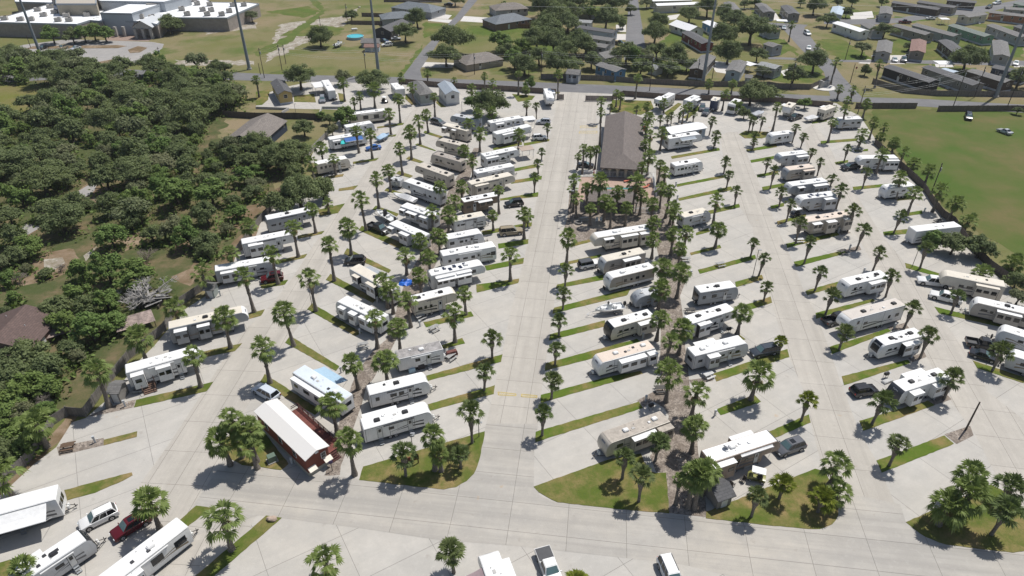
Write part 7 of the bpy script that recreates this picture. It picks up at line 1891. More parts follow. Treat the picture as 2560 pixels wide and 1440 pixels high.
        for s in (1, -1):
            q = [(-x, 0, z + th), (x, 0, z + th), (x, s * y, zo + th), (-x, s * y, zo + th)]; mb.poly(q[::-1] if s > 0 else q[::1][::-1] if False else (q[::-1] if s > 0 else q))
            q2 = [(a, b, c_ - th) for a, b, c_ in q]; mb.poly(q2 if s > 0 else q2[::-1])
            mb.poly([(-x, s * y, zo), (x, s * y, zo), (x, s * y, zo + th), (-x, s * y, zo + th)] if s < 0 else [(x, s * y, zo), (-x, s * y, zo), (-x, s * y, zo + th), (x, s * y, zo + th)])
            for e in (1, -1):
                q3 = [(e * x, 0, z), (e * x, s * y, zo), (e * x, s * y, zo + th), (e * x, 0, z + th)]; mb.poly(q3 if s * e > 0 else q3[::-1])
    ro = obj('roof', mb.mesh('roof', [rm]), p)
    if nm in ('mobile_home', 'house', 'cabin'):
        for i in range(3):
            mb = MB(); mb.cyl((0, 0, -.1), (0, 0, .35), .07, n=6); obj('vent_pipe', cached('vp', lambda: mb.mesh('vent_pipe', [M('pipe_pale', (.6, .6, .6), .5, .1)])), ro, (L * (-.3 + .3 * i), W * .22 * (-1) ** i, z - slope * W * .22))
for i, (nm, a, b_, z, W, rf, wl, label, o) in enumerate(BLDS): house(nm, a, b_, z, W, rf, wl, label, o, i)
# ------------------------------------------------------------------ red cabin with white roof and deck
def frame(a, b):
    return ((a[0] + b[0]) / 2, (a[1] + b[1]) / 2), math.atan2(b[1] - a[1], b[0] - a[0]), math.dist(a, b)
a, b_ = (-36.99, 75.24), (-27.09, 65.78)
(c0, ang, L) = frame(a, b_)
p = thing('cabin', 'dark red cabin with white metal roof and wooden deck near the front', 'cabin', (*c0, 0), ang, 'park cabins')
W = 3.5; RED = M('red_siding', (.19, .05, .03), .7, .15, .6); x, y, ze, z = L / 2 - .1, W / 2, 3.5, 4.05
mb = MB()
for s in (1, -1):
    q = [(-x, s * y, .75), (x, s * y, .75), (x, s * y, ze), (-x, s * y, ze)]; mb.poly(q if s < 0 else q[::-1])
    q = [(s * x, -y, .75), (s * x, y, .75), (s * x, y, ze), (s * x, 0, z), (s * x, -y, ze)]; mb.poly(q if s > 0 else q[::-1])
obj('wall', mb.mesh('wall', [RED]), p)
mb = MB(); mb.box((0, 0, .38), (2 * x + .06, W + .06, .76)); obj('skirting', mb.mesh('skirting', [M('skirt_tan', (.36, .34, .29), .8, .2)]), p)
mb = MB(); xr, yr = L / 2 + .15, y + .2; zo = ze - .06
for s in (1, -1):
    q = [(-xr, 0, z + .1), (xr, 0, z + .1), (xr, s * yr, zo + .1), (-xr, s * yr, zo + .1)]; mb.poly(q[::-1] if s > 0 else q)
    q2 = [(u, v, t_ - .1) for u, v, t_ in q]; mb.poly(q2 if s > 0 else q2[::-1])
    mb.poly([(-xr, s * yr, zo), (xr, s * yr, zo), (xr, s * yr, zo + .1), (-xr, s * yr, zo + .1)])
    mb.poly([(s * xr, 0, z), (s * xr, yr, zo), (s * xr, yr, zo + .1), (s * xr, 0, z + .1)]); mb.poly([(s * xr, 0, z), (s * xr, -yr, zo), (s * xr, -yr, zo + .1), (s * xr, 0, z + .1)])
obj('roof', mb.mesh('roof', [roofmat('roofing_cabin', (.72, .70, .67), 'metal')]), p)
obj('window', cached(('hw', .8, 1.1), lambda: house_window(.8, 1.1)), p, (x + .01, .9, 2.4), PI / 2)
for yy in (1.3, -1.2):
    mb = MB(); mb.poly([(x + .02, yy - .6, 1.75), (x + .75, yy - .6, 1.4), (x + .75, yy + .6, 1.4), (x + .02, yy + .6, 1.75)]); mb.poly([(x + .02, yy - .6, 1.70), (x + .02, yy + .6, 1.70), (x + .75, yy + .6, 1.35), (x + .75, yy - .6, 1.35)])
    aw = obj('window_canopy', mb.mesh('window_canopy', [M('canopy_cream', (.70, .64, .55), .5, .1)]), p)
mb = MB(); mb.box((x + .06, 0, 3.6), (.06, .5, .3)); obj('emblem', mb.mesh('emblem', [M('emblem_white', (.75, .75, .75), .4, 0)]), p)
for i in range(3):
    for s in (-1,): obj('window', cached(('hw', .9, 1.2), lambda: house_window(.9, 1.2)), p, (-L * .3 + i * L * .28, s * (y + .01), 2.3), 0)
mb = MB(); dk0, dk1 = -L * .42, L * .42; yd = y + 1.35
mb.box(((dk0 + dk1) / 2, yd, .78), (dk1 - dk0, 2.5, .12)); dk = obj('deck', mb.mesh('deck', [plankmat('deck_red', (.21, .07, .055), .15)]), p)
mb = MB()
for i in range(9):
    xx = dk0 + (dk1 - dk0) * i / 8; mb.box((xx, yd + 1.2, 1.25), (.1, .1, 1.0))
for zz in (1.05, 1.4, 1.72): mb.box(((dk0 + dk1) / 2, yd + 1.2, zz), (dk1 - dk0, .06, .12))
for xx in (dk0, dk1):
    for zz in (1.4, 1.72): mb.box((xx, yd + .6, zz), (.06, 1.2, .1))
obj('railing', mb.mesh('railing', [M('rail_darkred', (.07, .025, .02), .8, .2)]), dk)
mb = MB()
for k in range(4): mb.box((dk1 + .2 + .3 * k, yd - .4, .66 - .18 * k), (.32, 1.4, .07))
obj('steps', mb.mesh('steps', [M('rail_darkred', (.07, .025, .02), .8, .2)]), dk)

# ------------------------------------------------------------------ clubhouse and pool
fl, fr, bl, br = (22.77, 163.52), (33.14, 162.89), (27.73, 202.5), (39.92, 201.17)
c0 = ((fl[0] + br[0]) / 2, (fl[1] + br[1]) / 2); Wc = (math.dist(fl, fr) + math.dist(bl, br)) / 2; Lc = (math.dist(fl, bl) + math.dist(fr, br)) / 2
ang = math.atan2(bl[1] + br[1] - fl[1] - fr[1], bl[0] + br[0] - fl[0] - fr[0])
p = thing('clubhouse', 'long clubhouse with brown hip shingle roof and arched porch', 'clubhouse', (*c0, 0), ang)
x, y = Lc / 2, Wc / 2; rz = 3.1 + 2.0; ROOFB = roofmat('roofing_club', (.155, .13, .118))
mb = MB(); E = [(-x, -y, 3.1), (x, -y, 3.1), (x, y, 3.1), (-x, y, 3.1)]; xs_ = 1.3; T = [(-x + y * .95, 0, rz), (x - .2, 0, rz)]
mb.poly([E[0], E[1], T[1], T[0]]); mb.poly([E[2], E[3], T[0], T[1]]); mb.poly([E[1], E[2], T[1]]); mb.poly([E[3], E[0], T[0]])
for i in range(4):
    u, v = E[i], E[(i + 1) % 4]; mb.poly([(u[0], u[1], u[2] - .22), (v[0], v[1], v[2] - .22), v, u])
mb.poly([(e[0], e[1], e[2] - .2) for e in E[::-1]])
obj('roof', mb.mesh('roof', [ROOFB]), p)
WST = M('stucco_beige', (.42, .38, .31), .85, .15)
mb = MB(); mb.box((2.0, 0, 1.45), (Lc - 6.0, Wc - 2.2, 2.9)); obj('wall', mb.mesh('wall', [WST]), p)
n = 5
for i in range(n):   # arched front porch
    y0, y1 = -y + .4 + (Wc - .8) * i / n, -y + .4 + (Wc - .8) * (i + 1) / n
    mb = MB(); pts = [(-x + 1.3, y0, 0), (-x + 1.3, y0 + .3, 0), (-x + 1.3, y0 + .3, 1.9)]
    k = 8; ar = [(-x + 1.3, y0 + .3 + (y1 - y0 - .6) * j / k, 1.9 + .7 * math.sin(PI * j / k)) for j in range(k + 1)]
    for j in range(k): mb.poly([ar[j], ar[j + 1], (-x + 1.3, ar[j + 1][1], 2.92), (-x + 1.3, ar[j][1], 2.92)][::-1])
    mb.box((-x + 1.45, y0 + .15, 1.45), (.3, .3, 2.9)); mb.box((-x + 1.45, y1 - .15, 1.45), (.3, .3, 2.9))
    obj('porch_arch', mb.mesh('porch_arch', [M('arch_cream', (.50, .47, .38), .8, .1)]), p)
for i in range(5):
    obj('window', cached(('hw', 1.2, 1.2), lambda: house_window(1.2, 1.2)), p, (-x + 5 + i * 3.4, (Wc - 2.2) / 2 + .01, 1.6), PI)
mb = MB(); mb.cyl((0, 0, 0), (0, 0, .5), .1, n=7); obj('vent_pipe', mb.mesh('vent_pipe', [M('pipe_pale', (.6, .6, .6), .5, .1)]), p, (x * .72, -y * .3, rz - .9))
# pool terrace
d0, d1, d2, d3 = (18.13, 164.79), (36.68, 164.16), (35.12, 150.74), (15.72, 150.74)
struct('pool_terrace', flat([[d0, d1, d2, d3]], .085, 'pool_terrace', M('terrace_pink', (.42, .30, .24), .85, .2, 2), .05))
w0, w1, w2, w3 = (21.14, 158.23), (31.8, 157.94), (31.76, 156.83), (20.9, 157.06)
def quad_thing(nm, label, cat, q, z, m, h=.1):
    c = (sum(k[0] for k in q) / 4, sum(k[1] for k in q) / 4); mb = MB()
    lo = [(k[0] - c[0], k[1] - c[1]) for k in q]
    a_ = sum(lo[i][0] * lo[(i + 1) % 4][1] - lo[(i + 1) % 4][0] * lo[i][1] for i in range(4))
    if a_ < 0: lo = lo[::-1]
    mb.sheet(lo, h)
    for i in range(4):
        u, v = lo[i], lo[(i + 1) % 4]; mb.poly([(u[0], u[1], 0), (v[0], v[1], 0), (v[0], v[1], h), (u[0], u[1], h)])
    return thing(nm, label, cat, (c[0], c[1], z), 0, None), mb.mesh(nm, [m])
pt, me = quad_thing('swimming_pool', 'turquoise swimming pool behind the shingled pavilion roof', 'pool', [w0, w1, w2, w3], .085, glass('pool_water', (.02, .22, .22), .08), .03); obj('water', me, pt)
mb = MB(); q = [(k[0] - pt.location.x, k[1] - pt.location.y) for k in (w0, w1, w2, w3)]
for i in range(4): mb.cyl((*q[i], .06), (*q[(i + 1) % 4], .06), .16, n=6)
obj('coping', mb.mesh('coping', [M('coping', (.55, .50, .44), .8, .1)]), pt)
# shingled pavilion in front of the pool
r0, r1, r2, r3 = (18.09, 151.57), (31.35, 150.46), (29.47, 144.53), (17.61, 145.05)
c0 = ((r0[0] + r2[0]) / 2, (r0[1] + r2[1]) / 2); ang = math.atan2(r1[1] - r0[1], r1[0] - r0[0]); Lp, Wp = (math.dist(r0, r1) + math.dist(r2, r3)) / 2, (math.dist(r0, r3) + math.dist(r1, r2)) / 2
p = thing('pavilion', 'open pavilion with low brown shingle roof beside the pool', 'pavilion', (*c0, 0), ang)
mb = MB(); x, y = Lp / 2, Wp / 2
mb.poly([(-x, -y, 2.6), (x, -y, 2.6), (x, 0, 3.2), (-x, 0, 3.2)]); mb.poly([(-x, 0, 3.2), (x, 0, 3.2), (x, y, 2.6), (-x, y, 2.6)]); mb.poly([(-x, -y, 2.45), (-x, y, 2.45), (x, y, 2.45), (x, -y, 2.45)])
for s in (1, -1): mb.poly([(-x, s * y, 2.45), (x, s * y, 2.45), (x, s * y, 2.6), (-x, s * y, 2.6)]); mb.poly([(s * x, -y, 2.45), (s * x, y, 2.45), (s * x, y, 2.6), (s * x, 0, 3.2), (s * x, -y, 2.6)])
obj('roof', mb.mesh('roof', [ROOFB]), p)
for i in range(5):
    for s in (1, -1): mb = MB(); mb.box((-x + .4 + (2 * x - .8) * i / 4, s * (y - .3), 1.22), (.3, .3, 2.44)); obj('post', cached('pavpost' + str((i, s)), lambda: mb.mesh('post', [M('arch_cream', (.50, .47, .38), .8, .1)])), p)
# white railings round the pool
def railing(pts, label, h=1.5):
    c = pts[0]; p = thing('railing', label, 'fence', (*c, .03), 0, 'white pool railings'); m = M('rail_white', (.72, .73, .74), .4, .05)
    for i in range(len(pts) - 1):
        u, v = Vector(pts[i]) - Vector(c), Vector(pts[i + 1]) - Vector(c); mb = MB(); ln = (v - u).length
        for zz in (.2, h - .35, h): mb.cyl((*u, zz), (*v, zz), .055, n=5)
        k = max(2, int(ln / .28))
        for j in range(k + 1):
            q = u.lerp(v, j / k); mb.cyl((*q, .2), (*q, h - .3), .03 if j % 9 else .06, n=4)
        obj('panel', mb.mesh('panel', [m]), p)
railing([(18.82, 165.1), (28.6, 164.47), (36.37, 163.85)], 'white metal railing before the clubhouse porch', 1.7)
railing([(36.76, 163.85), (35.76, 152.95)], 'white metal railing right of the pool terrace')
railing([(28.54, 144.39), (32.54, 144.13)], 'white metal railing below the pavilion, right side')
# patio with fire pit, chairs
pc = (18.03, 138.91)
mb = MB(); mb.cyl((0, 0, 0), (0, 0, .06), 3.2, n=24); o = struct('stone_patio', mb.mesh('stone_patio', [M('patio_stone', (.40, .34, .28), .9, .35, 2.5)]), (*pc, .0)); o.scale = (1.25, .95, 1)
p = thing('fire_pit', 'round grey fire pit ring on the stone patio', 'fire pit', (pc[0] - 2.6, pc[1] + .2, .06)); mb = MB()
for i in range(10): mb.box((.75 * math.cos(i * .628), .75 * math.sin(i * .628), .2), (.4, .28, .4), rz=i * .628 + 1.57)
obj('stone_ring', mb.mesh('stone_ring', [M('ring_stone', (.25, .24, .23), .9, .3)]), p); mb = MB(); mb.cyl((0, 0, 0), (0, 0, .1), .6, n=12); obj('ash', mb.mesh('ash', [M('ash', (.06, .06, .06), .9, .3)]), p)
def chair(loc, rz, m, label, grp):
    p = thing('garden_chair', label, 'chair', (*loc, .05), rz, grp)
    mb = MB(); mb.box((0, 0, .4), (.55, .55, .06)); obj('seat', mb.mesh('seat', [m]), p)
    mb = MB(); mb.box((-.3, 0, .75), (.06, .55, .75)); obj('backrest', mb.mesh('backrest', [m]), p)
    for sx in (-.24, .24):
        for sy in (-.24, .24): mb = MB(); mb.box((sx, sy, .19), (.06, .06, .38)); obj('leg', mb.mesh('leg', [m]), p)
    for s in (-.3, .3): mb = MB(); mb.box((0, s, .62), (.55, .07, .05)); obj('armrest', mb.mesh('armrest', [m]), p)
WHP = M('plastic_white', (.68, .68, .67), .5, .05); DKP = M('plastic_dark', (.07, .06, .055), .6, .1)
chair((pc[0] + 1.6, pc[1] + .9), 4.3, WHP, 'white garden chair on the stone patio, left one', 'patio chairs'); chair((pc[0] + 2.6, pc[1] + 1.0), 4.7, WHP, 'white garden chair on the stone patio, right one', 'patio chairs')
sc_ = (30.42, 62.98)
chair(sc_, .6, DKP, 'dark patio chair nearest the dark grey shed', 'chairs by the shed'); s2 = (32.0, 63.68); chair(s2, 3.5, DKP, 'dark patio chair between shed and golf cart', 'chairs by the shed')
for q, l_ in (((29.79, 161.7), 'coral sun lounger on the pool terrace, left one'), ((34.12, 158.11), 'coral sun lounger on the pool terrace, right one')):
    p = thing('sun_lounger', l_, 'sun lounger', (*q, .09), .5, 'pool loungers'); CO = M('coral_fabric', (.55, .16, .10), .8, .1)
    mb = MB(); mb.box((-.3, 0, .35), (1.3, .6, .07)); obj('seat', mb.mesh('seat', [CO]), p); mb = MB(); mb.poly([(.35, -.3, .36), (.95, -.3, .8), (.95, .3, .8), (.35, .3, .36)]); obj('backrest', mb.mesh('backrest', [CO]), p)
    for sx in (-.8, .3):
        for sy in (-.26, .26): mb = MB(); mb.box((sx, sy, .16), (.05, .05, .32)); obj('leg', mb.mesh('leg', [WHP]), p)
um = (21.32, 163.85); p = thing('closed_umbrella', 'furled red umbrella by the pool railing', 'umbrella', (*um, .08)); mb = MB(); mb.cyl((0, 0, 0), (0, 0, 2.5), .03, n=6); obj('pole', mb.mesh('pole', [STEEL()]), p); mb = MB(); mb.cyl((0, 0, 1.0), (0, 0, 2.5), .22, .04, n=8); obj('canopy', mb.mesh('canopy', [M('red_canvas', (.55, .03, .03), .8, .1)]), p)
# teal parasol
q = (-47.92, 183.87); p = thing('parasol', 'turquoise parasol beside the blue-awning trailer', 'parasol', (*q, .03)); mb = MB(); mb.cyl((0, 0, 0), (0, 0, 2.6), .035, n=6); obj('pole', mb.mesh('pole', [STEEL()]), p)
mb = MB()
for i in range(8):
    u, v = i * PI / 4, (i + 1) * PI / 4; mb.poly([(1.7 * math.cos(u), 1.7 * math.sin(u), 2.15), (1.7 * math.cos(v), 1.7 * math.sin(v), 2.15), (0, 0, 2.75)]); mb.poly([(1.7 * math.cos(u), 1.7 * math.sin(u), 2.0), (1.7 * math.cos(v), 1.7 * math.sin(v), 2.0), (1.7 * math.cos(v), 1.7 * math.sin(v), 2.15), (1.7 * math.cos(u), 1.7 * math.sin(u), 2.15)])
obj('canopy', mb.mesh('canopy', [M('teal_canvas', (.04, .52, .52), .8, .05)]), p)
mb = MB(); mb.cyl((0, 0, 0), (0, 0, .08), .35, n=10); obj('base', mb.mesh('base', [CHAS()]), p)
# blue tarpaulin
q = (-21.28, 114.08); p = thing('tarpaulin', 'crumpled bright blue tarpaulin on the gravel between trailers', 'tarpaulin', (*q, .03)); rr = random.Random(4); mb = MB(); g = [[(i * .55 - 1.4 + rr.uniform(-.1, .1), j * .5 - 1.2 + rr.uniform(-.1, .1), .6 + rr.uniform(-.25, .3) - .12 * ((i - 2.5) ** 2 + (j - 2.5) ** 2) ** .8) for j in range(6)] for i in range(6)]
for i in range(5):
    for j in range(5): mb.poly([g[i][j], g[i + 1][j], g[i + 1][j + 1], g[i][j + 1]])
obj('sheet', mb.mesh('sheet', [M('tarp_blue', (.02, .13, .55), .4, .1)]), p)

# ------------------------------------------------------------------ school with white flat roofs
def bulk(poly, z0, z1, nm_wall, wm, rm, parent, c):
    lo = [(k[0] - c[0], k[1] - c[1]) for k in poly]
    a_ = sum(lo[i][0] * lo[(i + 1) % len(lo)][1] - lo[(i + 1) % len(lo)][0] * lo[i][1] for i in range(len(lo)))
    if a_ < 0: lo = lo[::-1]
    mb = MB()
    for i in range(len(lo)):
        u, v = lo[i], lo[(i + 1) % len(lo)]; mb.poly([(*u, z0), (*v, z0), (*v, z1), (*u, z1)])
    w_ = obj('wall', mb.mesh('wall', [wm]), parent); mb = MB(); mb.sheet(lo, z1 + .01); obj('roof', mb.mesh('roof', [rm]), parent)
    mb = MB()
    for i in range(len(lo)):
        u, v = Vector((*lo[i], z1)), Vector((*lo[(i + 1) % len(lo)], z1)); d = (v - u); n_ = Vector((d.y, -d.x, 0)).normalized() * .1
        mb.poly([u + n_ - Vector((0, 0, .5)), v + n_ - Vector((0, 0, .5)), v + n_ + Vector((0, 0, .25)), u + n_ + Vector((0, 0, .25))]); mb.poly([u + n_ + Vector((0, 0, .25)), v + n_ + Vector((0, 0, .25)), v - n_ * 2 + Vector((0, 0, .25)), u - n_ * 2 + Vector((0, 0, .25))])
    obj('parapet', mb.mesh('parapet', [M('parapet_grey', (.30, .33, .36), .6, .1)]), w_)
BR = M('school_brick', (.34, .30, .27), .85, .25, .8); WR = M('membrane_white', (.82, .83, .84), .6, .06, .3)
V1 = [(-247.08, 313.43), (-225.1, 313.43), (-189.24, 309.66), (-187.52, 317.28), (-181.21, 315.35), (-195.42, 345.6), (-219.68, 347.87), (-224.56, 354.86), (-229.97, 321.22), (-250.4, 318.26)]
c0 = V1[3]
sch = thing('school', 'large low school with white flat roofs, brick walls and gabled entrance', 'school', (*c0, 0))
bulk(V1, 0, 6, 'wall', BR, WR, sch, c0)
bulk([(-182.17, 318.01), (-162.95, 315.88), (-154.8, 310.37), (-157.36, 323.55), (-128.73, 323.15), (-123.68, 353.52), (-129.97, 356.36), (-148.54, 357.32), (-160.04, 373.24), (-175.43, 373.24), (-192.18, 339.92)], 0, 5.8, 'wall', BR, WR, sch, c0)
bulk([(-182.24, 317.63), (-167.74, 316.42), (-163.01, 338.98), (-177.91, 340.79)], 0, 9, 'wall', M('school_metal', (.42, .45, .48), .6, .1), WR, sch, c0)
bulk([(-196.79, 343.43), (-192.34, 338.35), (-161.5, 336.08), (-155.14, 350.58), (-191.23, 355.5)], 0, 10, 'wall', M('school_metal', (.42, .45, .48), .6, .1), WR, sch, c0)
bulk([(-241.58, 352.06), (-221.3, 349.72), (-225.81, 366.76), (-250.51, 366.76)], 0, 7, 'wall', BR, WR, sch, c0)
bulk([(-206.16, 326.96), (-188.07, 326.96), (-202.34, 355.0), (-221.79, 355.0)], 0, 11, 'wall', M('school_tan', (.40, .35, .27), .8, .15), M('school_tanroof', (.42, .38, .32), .8, .15), sch, c0)
for zx, zy in ((50, 195), (210, 205), (315, 205), (380, 108), (505, 78), (440, 160), (550, 130), (655, 105), (670, 165), (770, 135), (870, 110), (875, 158), (585, 212), (695, 212)): pass
HV = [(-225.89, 318.26), (-217.83, 316.7), (-213.17, 316.7), (-221.66, 336.33), (-219.53, 342.91), (-212.63, 325.44), (-211.1, 331.65), (-209.27, 337.19), (-201.73, 324.63), (-200.49, 330.81), (-198.52, 335.9), (-193.07, 325.85), (-200.44, 315.35), (-195.58, 315.35), (-166.91, 321.82), (-161.39, 321.02), (-155.2, 338.5), (-148.41, 327.9), (-139.1, 327.49), (-132.41, 327.28), (-144.83, 337.19), (-140.53, 336.33), (-131.37, 334.19), (-129.26, 348.33), (-134.41, 347.87), (-145.92, 349.02), (-152.67, 350.87), (-162.23, 351.1), (-157.34, 359.17)]
def hvm():
    mb = MB(); mb.box((0, 0, .85), (2.6, 2.0, 1.5)); mb.box((0, 0, .05), (2.8, 2.2, .1)); mb.cyl((.5, 0, 1.6), (.5, 0, 1.75), .6, n=10, m=1); return mb.mesh('rooftop_unit', [M('hvac_tan', (.38, .36, .33), .6, .2), CHAS()])
for k, q in enumerate(HV): obj('rooftop_unit', cached('hvac', hvm), sch, (q[0] - c0[0], q[1] - c0[1], 6.02), .3)
for nx, q, s_ in ((0, (-219.83, 352.5), 2.2), (1, (-203.04, 350.18), 2.4), (2, (-167.14, 337.84), 2.4)): o = obj('rooftop_unit', cached('hvac', hvm), sch, (q[0] - c0[0], q[1] - c0[1], 6.02), .3); o.scale = (s_, s_, s_ * .9)
for q, ww in (((-230.27, 325.75), 2), ((-228.43, 325.75), 2), ((-147.06, 336.59), 2), ((-137.37, 336.59), 2)):
    pass
# portico
p0, p1 = (-164.98, 310.15), (-157.92, 309.62); ang = math.atan2(p1[1] - p0[1], p1[0] - p0[0]); Wq = math.dist(p0, p1)
for i in range(3):
    mb = MB(); mb.box((0, 0, 2.1), (1.1, 1.1, 4.2)); obj('entrance_column', cached('scol', lambda: mb.mesh('entrance_column', [M('stone_pale', (.42, .40, .37), .8, .2)])), sch, (p0[0] + (p1[0] - p0[0]) * i / 2 - c0[0], p0[1] + (p1[1] - p0[1]) * i / 2 - c0[1], 0), ang)
    obj('entrance_column', CACHE['scol'], sch, (p0[0] + (p1[0] - p0[0]) * i / 2 - c0[0] - 14 + i * 0, p0[1] - c0[1] + 3 + i * .3, 0), ang)
mb = MB(); hw = Wq / 2 + 1; dp = 16
mb.poly([(-hw, 0, 4.2), (hw, 0, 4.2), (hw, 0, 4.9), (0, 0, 7.4), (-hw, 0, 4.9)])
for s in (1, -1): mb.poly([(s * hw, 0, 4.2), (s * hw, dp, 4.2), (s * hw, dp, 4.9), (s * hw, 0, 4.9)])
mb.poly([(-hw, 0, 4.2), (-hw, dp, 4.2), (hw, dp, 4.2), (hw, 0, 4.2)])
q = ((p0[0] + p1[0]) / 2 - c0[0], (p0[1] + p1[1]) / 2 - c0[1], 0)
po = obj('portico', mb.mesh('portico', [M('stone_pale', (.42, .40, .37), .8, .2)]), sch, q, ang)
mb = MB(); mb.poly([(-hw - .4, -.4, 4.85), (0, -.4, 7.7), (0, dp, 7.7), (-hw - .4, dp, 4.85)][::-1]); mb.poly([(hw + .4, -.4, 4.85), (0, -.4, 7.7), (0, dp, 7.7), (hw + .4, dp, 4.85)]); obj('portico_roof', mb.mesh('portico_roof', [M('membrane_grey', (.5, .52, .54), .6, .1)]), po)
struct('school_forecourt', flat([[(-181.97, 318.25), (-157.76, 316.41), (-158.27, 305.46), (-177.13, 306.66)]], .02, 'school_forecourt', M('brick_paving', (.30, .22, .18), .85, .2, 1)))
for isl in ([(-203.88, 292.26), (-203.08, 296.6), (-168.07, 298.73), (-163.46, 297.09), (-165.72, 293.85), (-198.81, 292.89)], [(-160.17, 290.99), (-158.79, 297.09), (-153.45, 294.17), (-153.39, 287.09), (-157.01, 286.02)], [(-164.21, 271.93), (-158.97, 277.36), (-156.37, 277.36), (-157.48, 270.25)]):
    struct('verge_island', flat([isl], .1, 'verge_island', DM, .08))

# ------------------------------------------------------------------ fences, poles and wires
FCOL = dict(fencegrey=(.24, .22, .20), fencelight=(.38, .36, .33), fencedark=(.13, .11, .095), fencebrown=(.21, .165, .135), fencegrey2=(.25, .22, .195), fenceorange=(.24, .12, .06), concretew=(.45, .44, .42))
for label, mt, h, pts in FENCES:
    c0 = pts[0]; cat = 'wall' if mt == 'concretew' else 'fence'
    p = thing('low_wall' if cat == 'wall' else 'board_fence', label, cat, (*c0, 0), 0, None)
    npost = 0
    for i in range(len(pts) - 1):
        u, v = pts[i], pts[i + 1]; ln = math.dist(u, v); a_ = math.atan2(v[1] - u[1], v[0] - u[0])
        mb = MB(); mb.box((ln / 2, 0, h / 2), (ln, .05 if cat == 'fence' else .25, h))
        if cat == 'fence':
            for zz in (.35, h - .3): mb.box((ln / 2, .05, zz), (ln, .05, .09))
        obj('panel', mb.mesh('panel', [plankmat(mt, FCOL[mt]) if cat == 'fence' else M(mt, FCOL[mt], .85, .2)]), p, (u[0] - c0[0], u[1] - c0[1], 0), a_)
        if cat == 'fence':
            k = min(8, max(1, int(ln / 2.8)))
            for j in range(k):
                if npost > 60: break
                npost += 1; t_ = j / k
                mb = MB(); mb.box((0, 0, (h + .12) / 2), (.13, .13, h + .12)); obj('post', cached(('fpost', mt, h), lambda: mb.mesh('post', [M('post_' + mt, tuple(k_ * .8 for k_ in FCOL[mt]), .9, .2)])), p, (u[0] - c0[0] + (v[0] - u[0]) * t_, u[1] - c0[1] + (v[1] - u[1]) * t_, 0), a_)
WDP = M('pole_wood', (.10, .08, .065), .9, .3, 2); STP = M('pole_steel', (.23, .26, .29), .5, .12, .4, metal=.2)
wtops, stops = [], []
for kind, x, y, h, label in POLES:
    nm = {'steel': 'transmission_pole', 'wood': 'utility_pole', 'lamp': 'lamp_post'}[kind]
    p = thing(nm, label, {'steel': 'power pole', 'wood': 'utility pole', 'lamp': 'lamp post'}[kind], (x, y, 0), 0, {'steel': 'steel transmission poles', 'wood': 'wooden utility poles', 'lamp': 'lamp posts'}[kind])
    mb = MB()
    if kind == 'steel':
        mb.cyl((0, 0, 0), (0, 0, h), .62, .28, n=12); obj('shaft', mb.mesh('shaft', [STP], 40), p)
        mb = MB(); mb.cyl((0, 0, 0), (0, 0, .5), .95, n=12); obj('base', mb.mesh('base', [M('footing', (.35, .34, .32), .9, .2)]), p)
        for k, zz in enumerate((h - 1, h - 4, h - 7)): mb = MB(); mb.cyl((0, 0, zz), (0, -1.6, zz + .3), .09, .05, n=6); obj('insulator_arm', mb.mesh('insulator_arm', [STP]), p)
        stops.append((x, y, h))
    elif kind == 'wood':
        mb.cyl((0, 0, 0), (0, 0, h), .14, .10, n=8); obj('shaft', mb.mesh('shaft', [WDP], 40), p)
        if h > 7 and y > 150:
            mb = MB(); mb.box((0, 0, h - .6), (1.6, .1, .12), rz=1.2); obj('crossarm', mb.mesh('crossarm', [WDP]), p)
            mb = MB(); mb.cyl((.25, .1, h - 2.2), (.25, .1, h - 1.3), .2, n=8); obj('transformer', mb.mesh('transformer', [M('transformer_grey', (.4, .41, .42), .5, .1)]), p)
            wtops.append((x, y, h))
    else:
        mb.cyl((0, 0, 0), (0, 0, h), .07, .05, n=6); obj('shaft', mb.mesh('shaft', [M('lamp_dark', (.10, .09, .085), .6, .2)]), p)
        mb = MB(); mb.box((.25, 0, h + .02), (.6, .25, .12)); obj('lamp_head', mb.mesh('lamp_head', [M('lamp_head', (.35, .36, .38), .4, .1)]), p)
def wire(a, b, sag, label, r=.022):
    mb = MB(); n = 12; A, B = Vector(a), Vector(b)
    pts = [A.lerp(B, i / n) - Vector((0, 0, sag * 4 * (i / n) * (1 - i / n))) - A for i in range(n + 1)]
    mb.tube(pts, [r] * (n + 1), 3)
    o = thing('power_line', label, 'power line', a, 0, 'overhead wires between the poles', mb.mesh('power_line', [M('wire_pale', (.42, .43, .44), .5, .1)]))
mains = sorted([t_ for t_ in wtops if 200 < t_[1] < 262])
k = 0
for a, b in zip(mains, mains[1:]):
    if math.dist(a[:2], b[:2]) > 95 or math.dist(a[:2], b[:2]) < 6: continue
    for dz in (0, -.7, -2.4, -3.0): wire((a[0], a[1], a[2] + dz - .1), (b[0], b[1], b[2] + dz - .1), .9, 'thin overhead wire slung between wooden poles along the road')
stops.sort()
far_ = (stops[-1][0] + 90, stops[-1][1] - 8, 34)
for a, b in zip(stops, stops[1:] + [far_]):
    for dz in (-1, -4, -7): wire((a[0], a[1] - 1.6, a[2] + dz), (b[0], b[1] - 1.6, b[2] + dz), 1.6, 'high transmission wire crossing above the houses', .03)

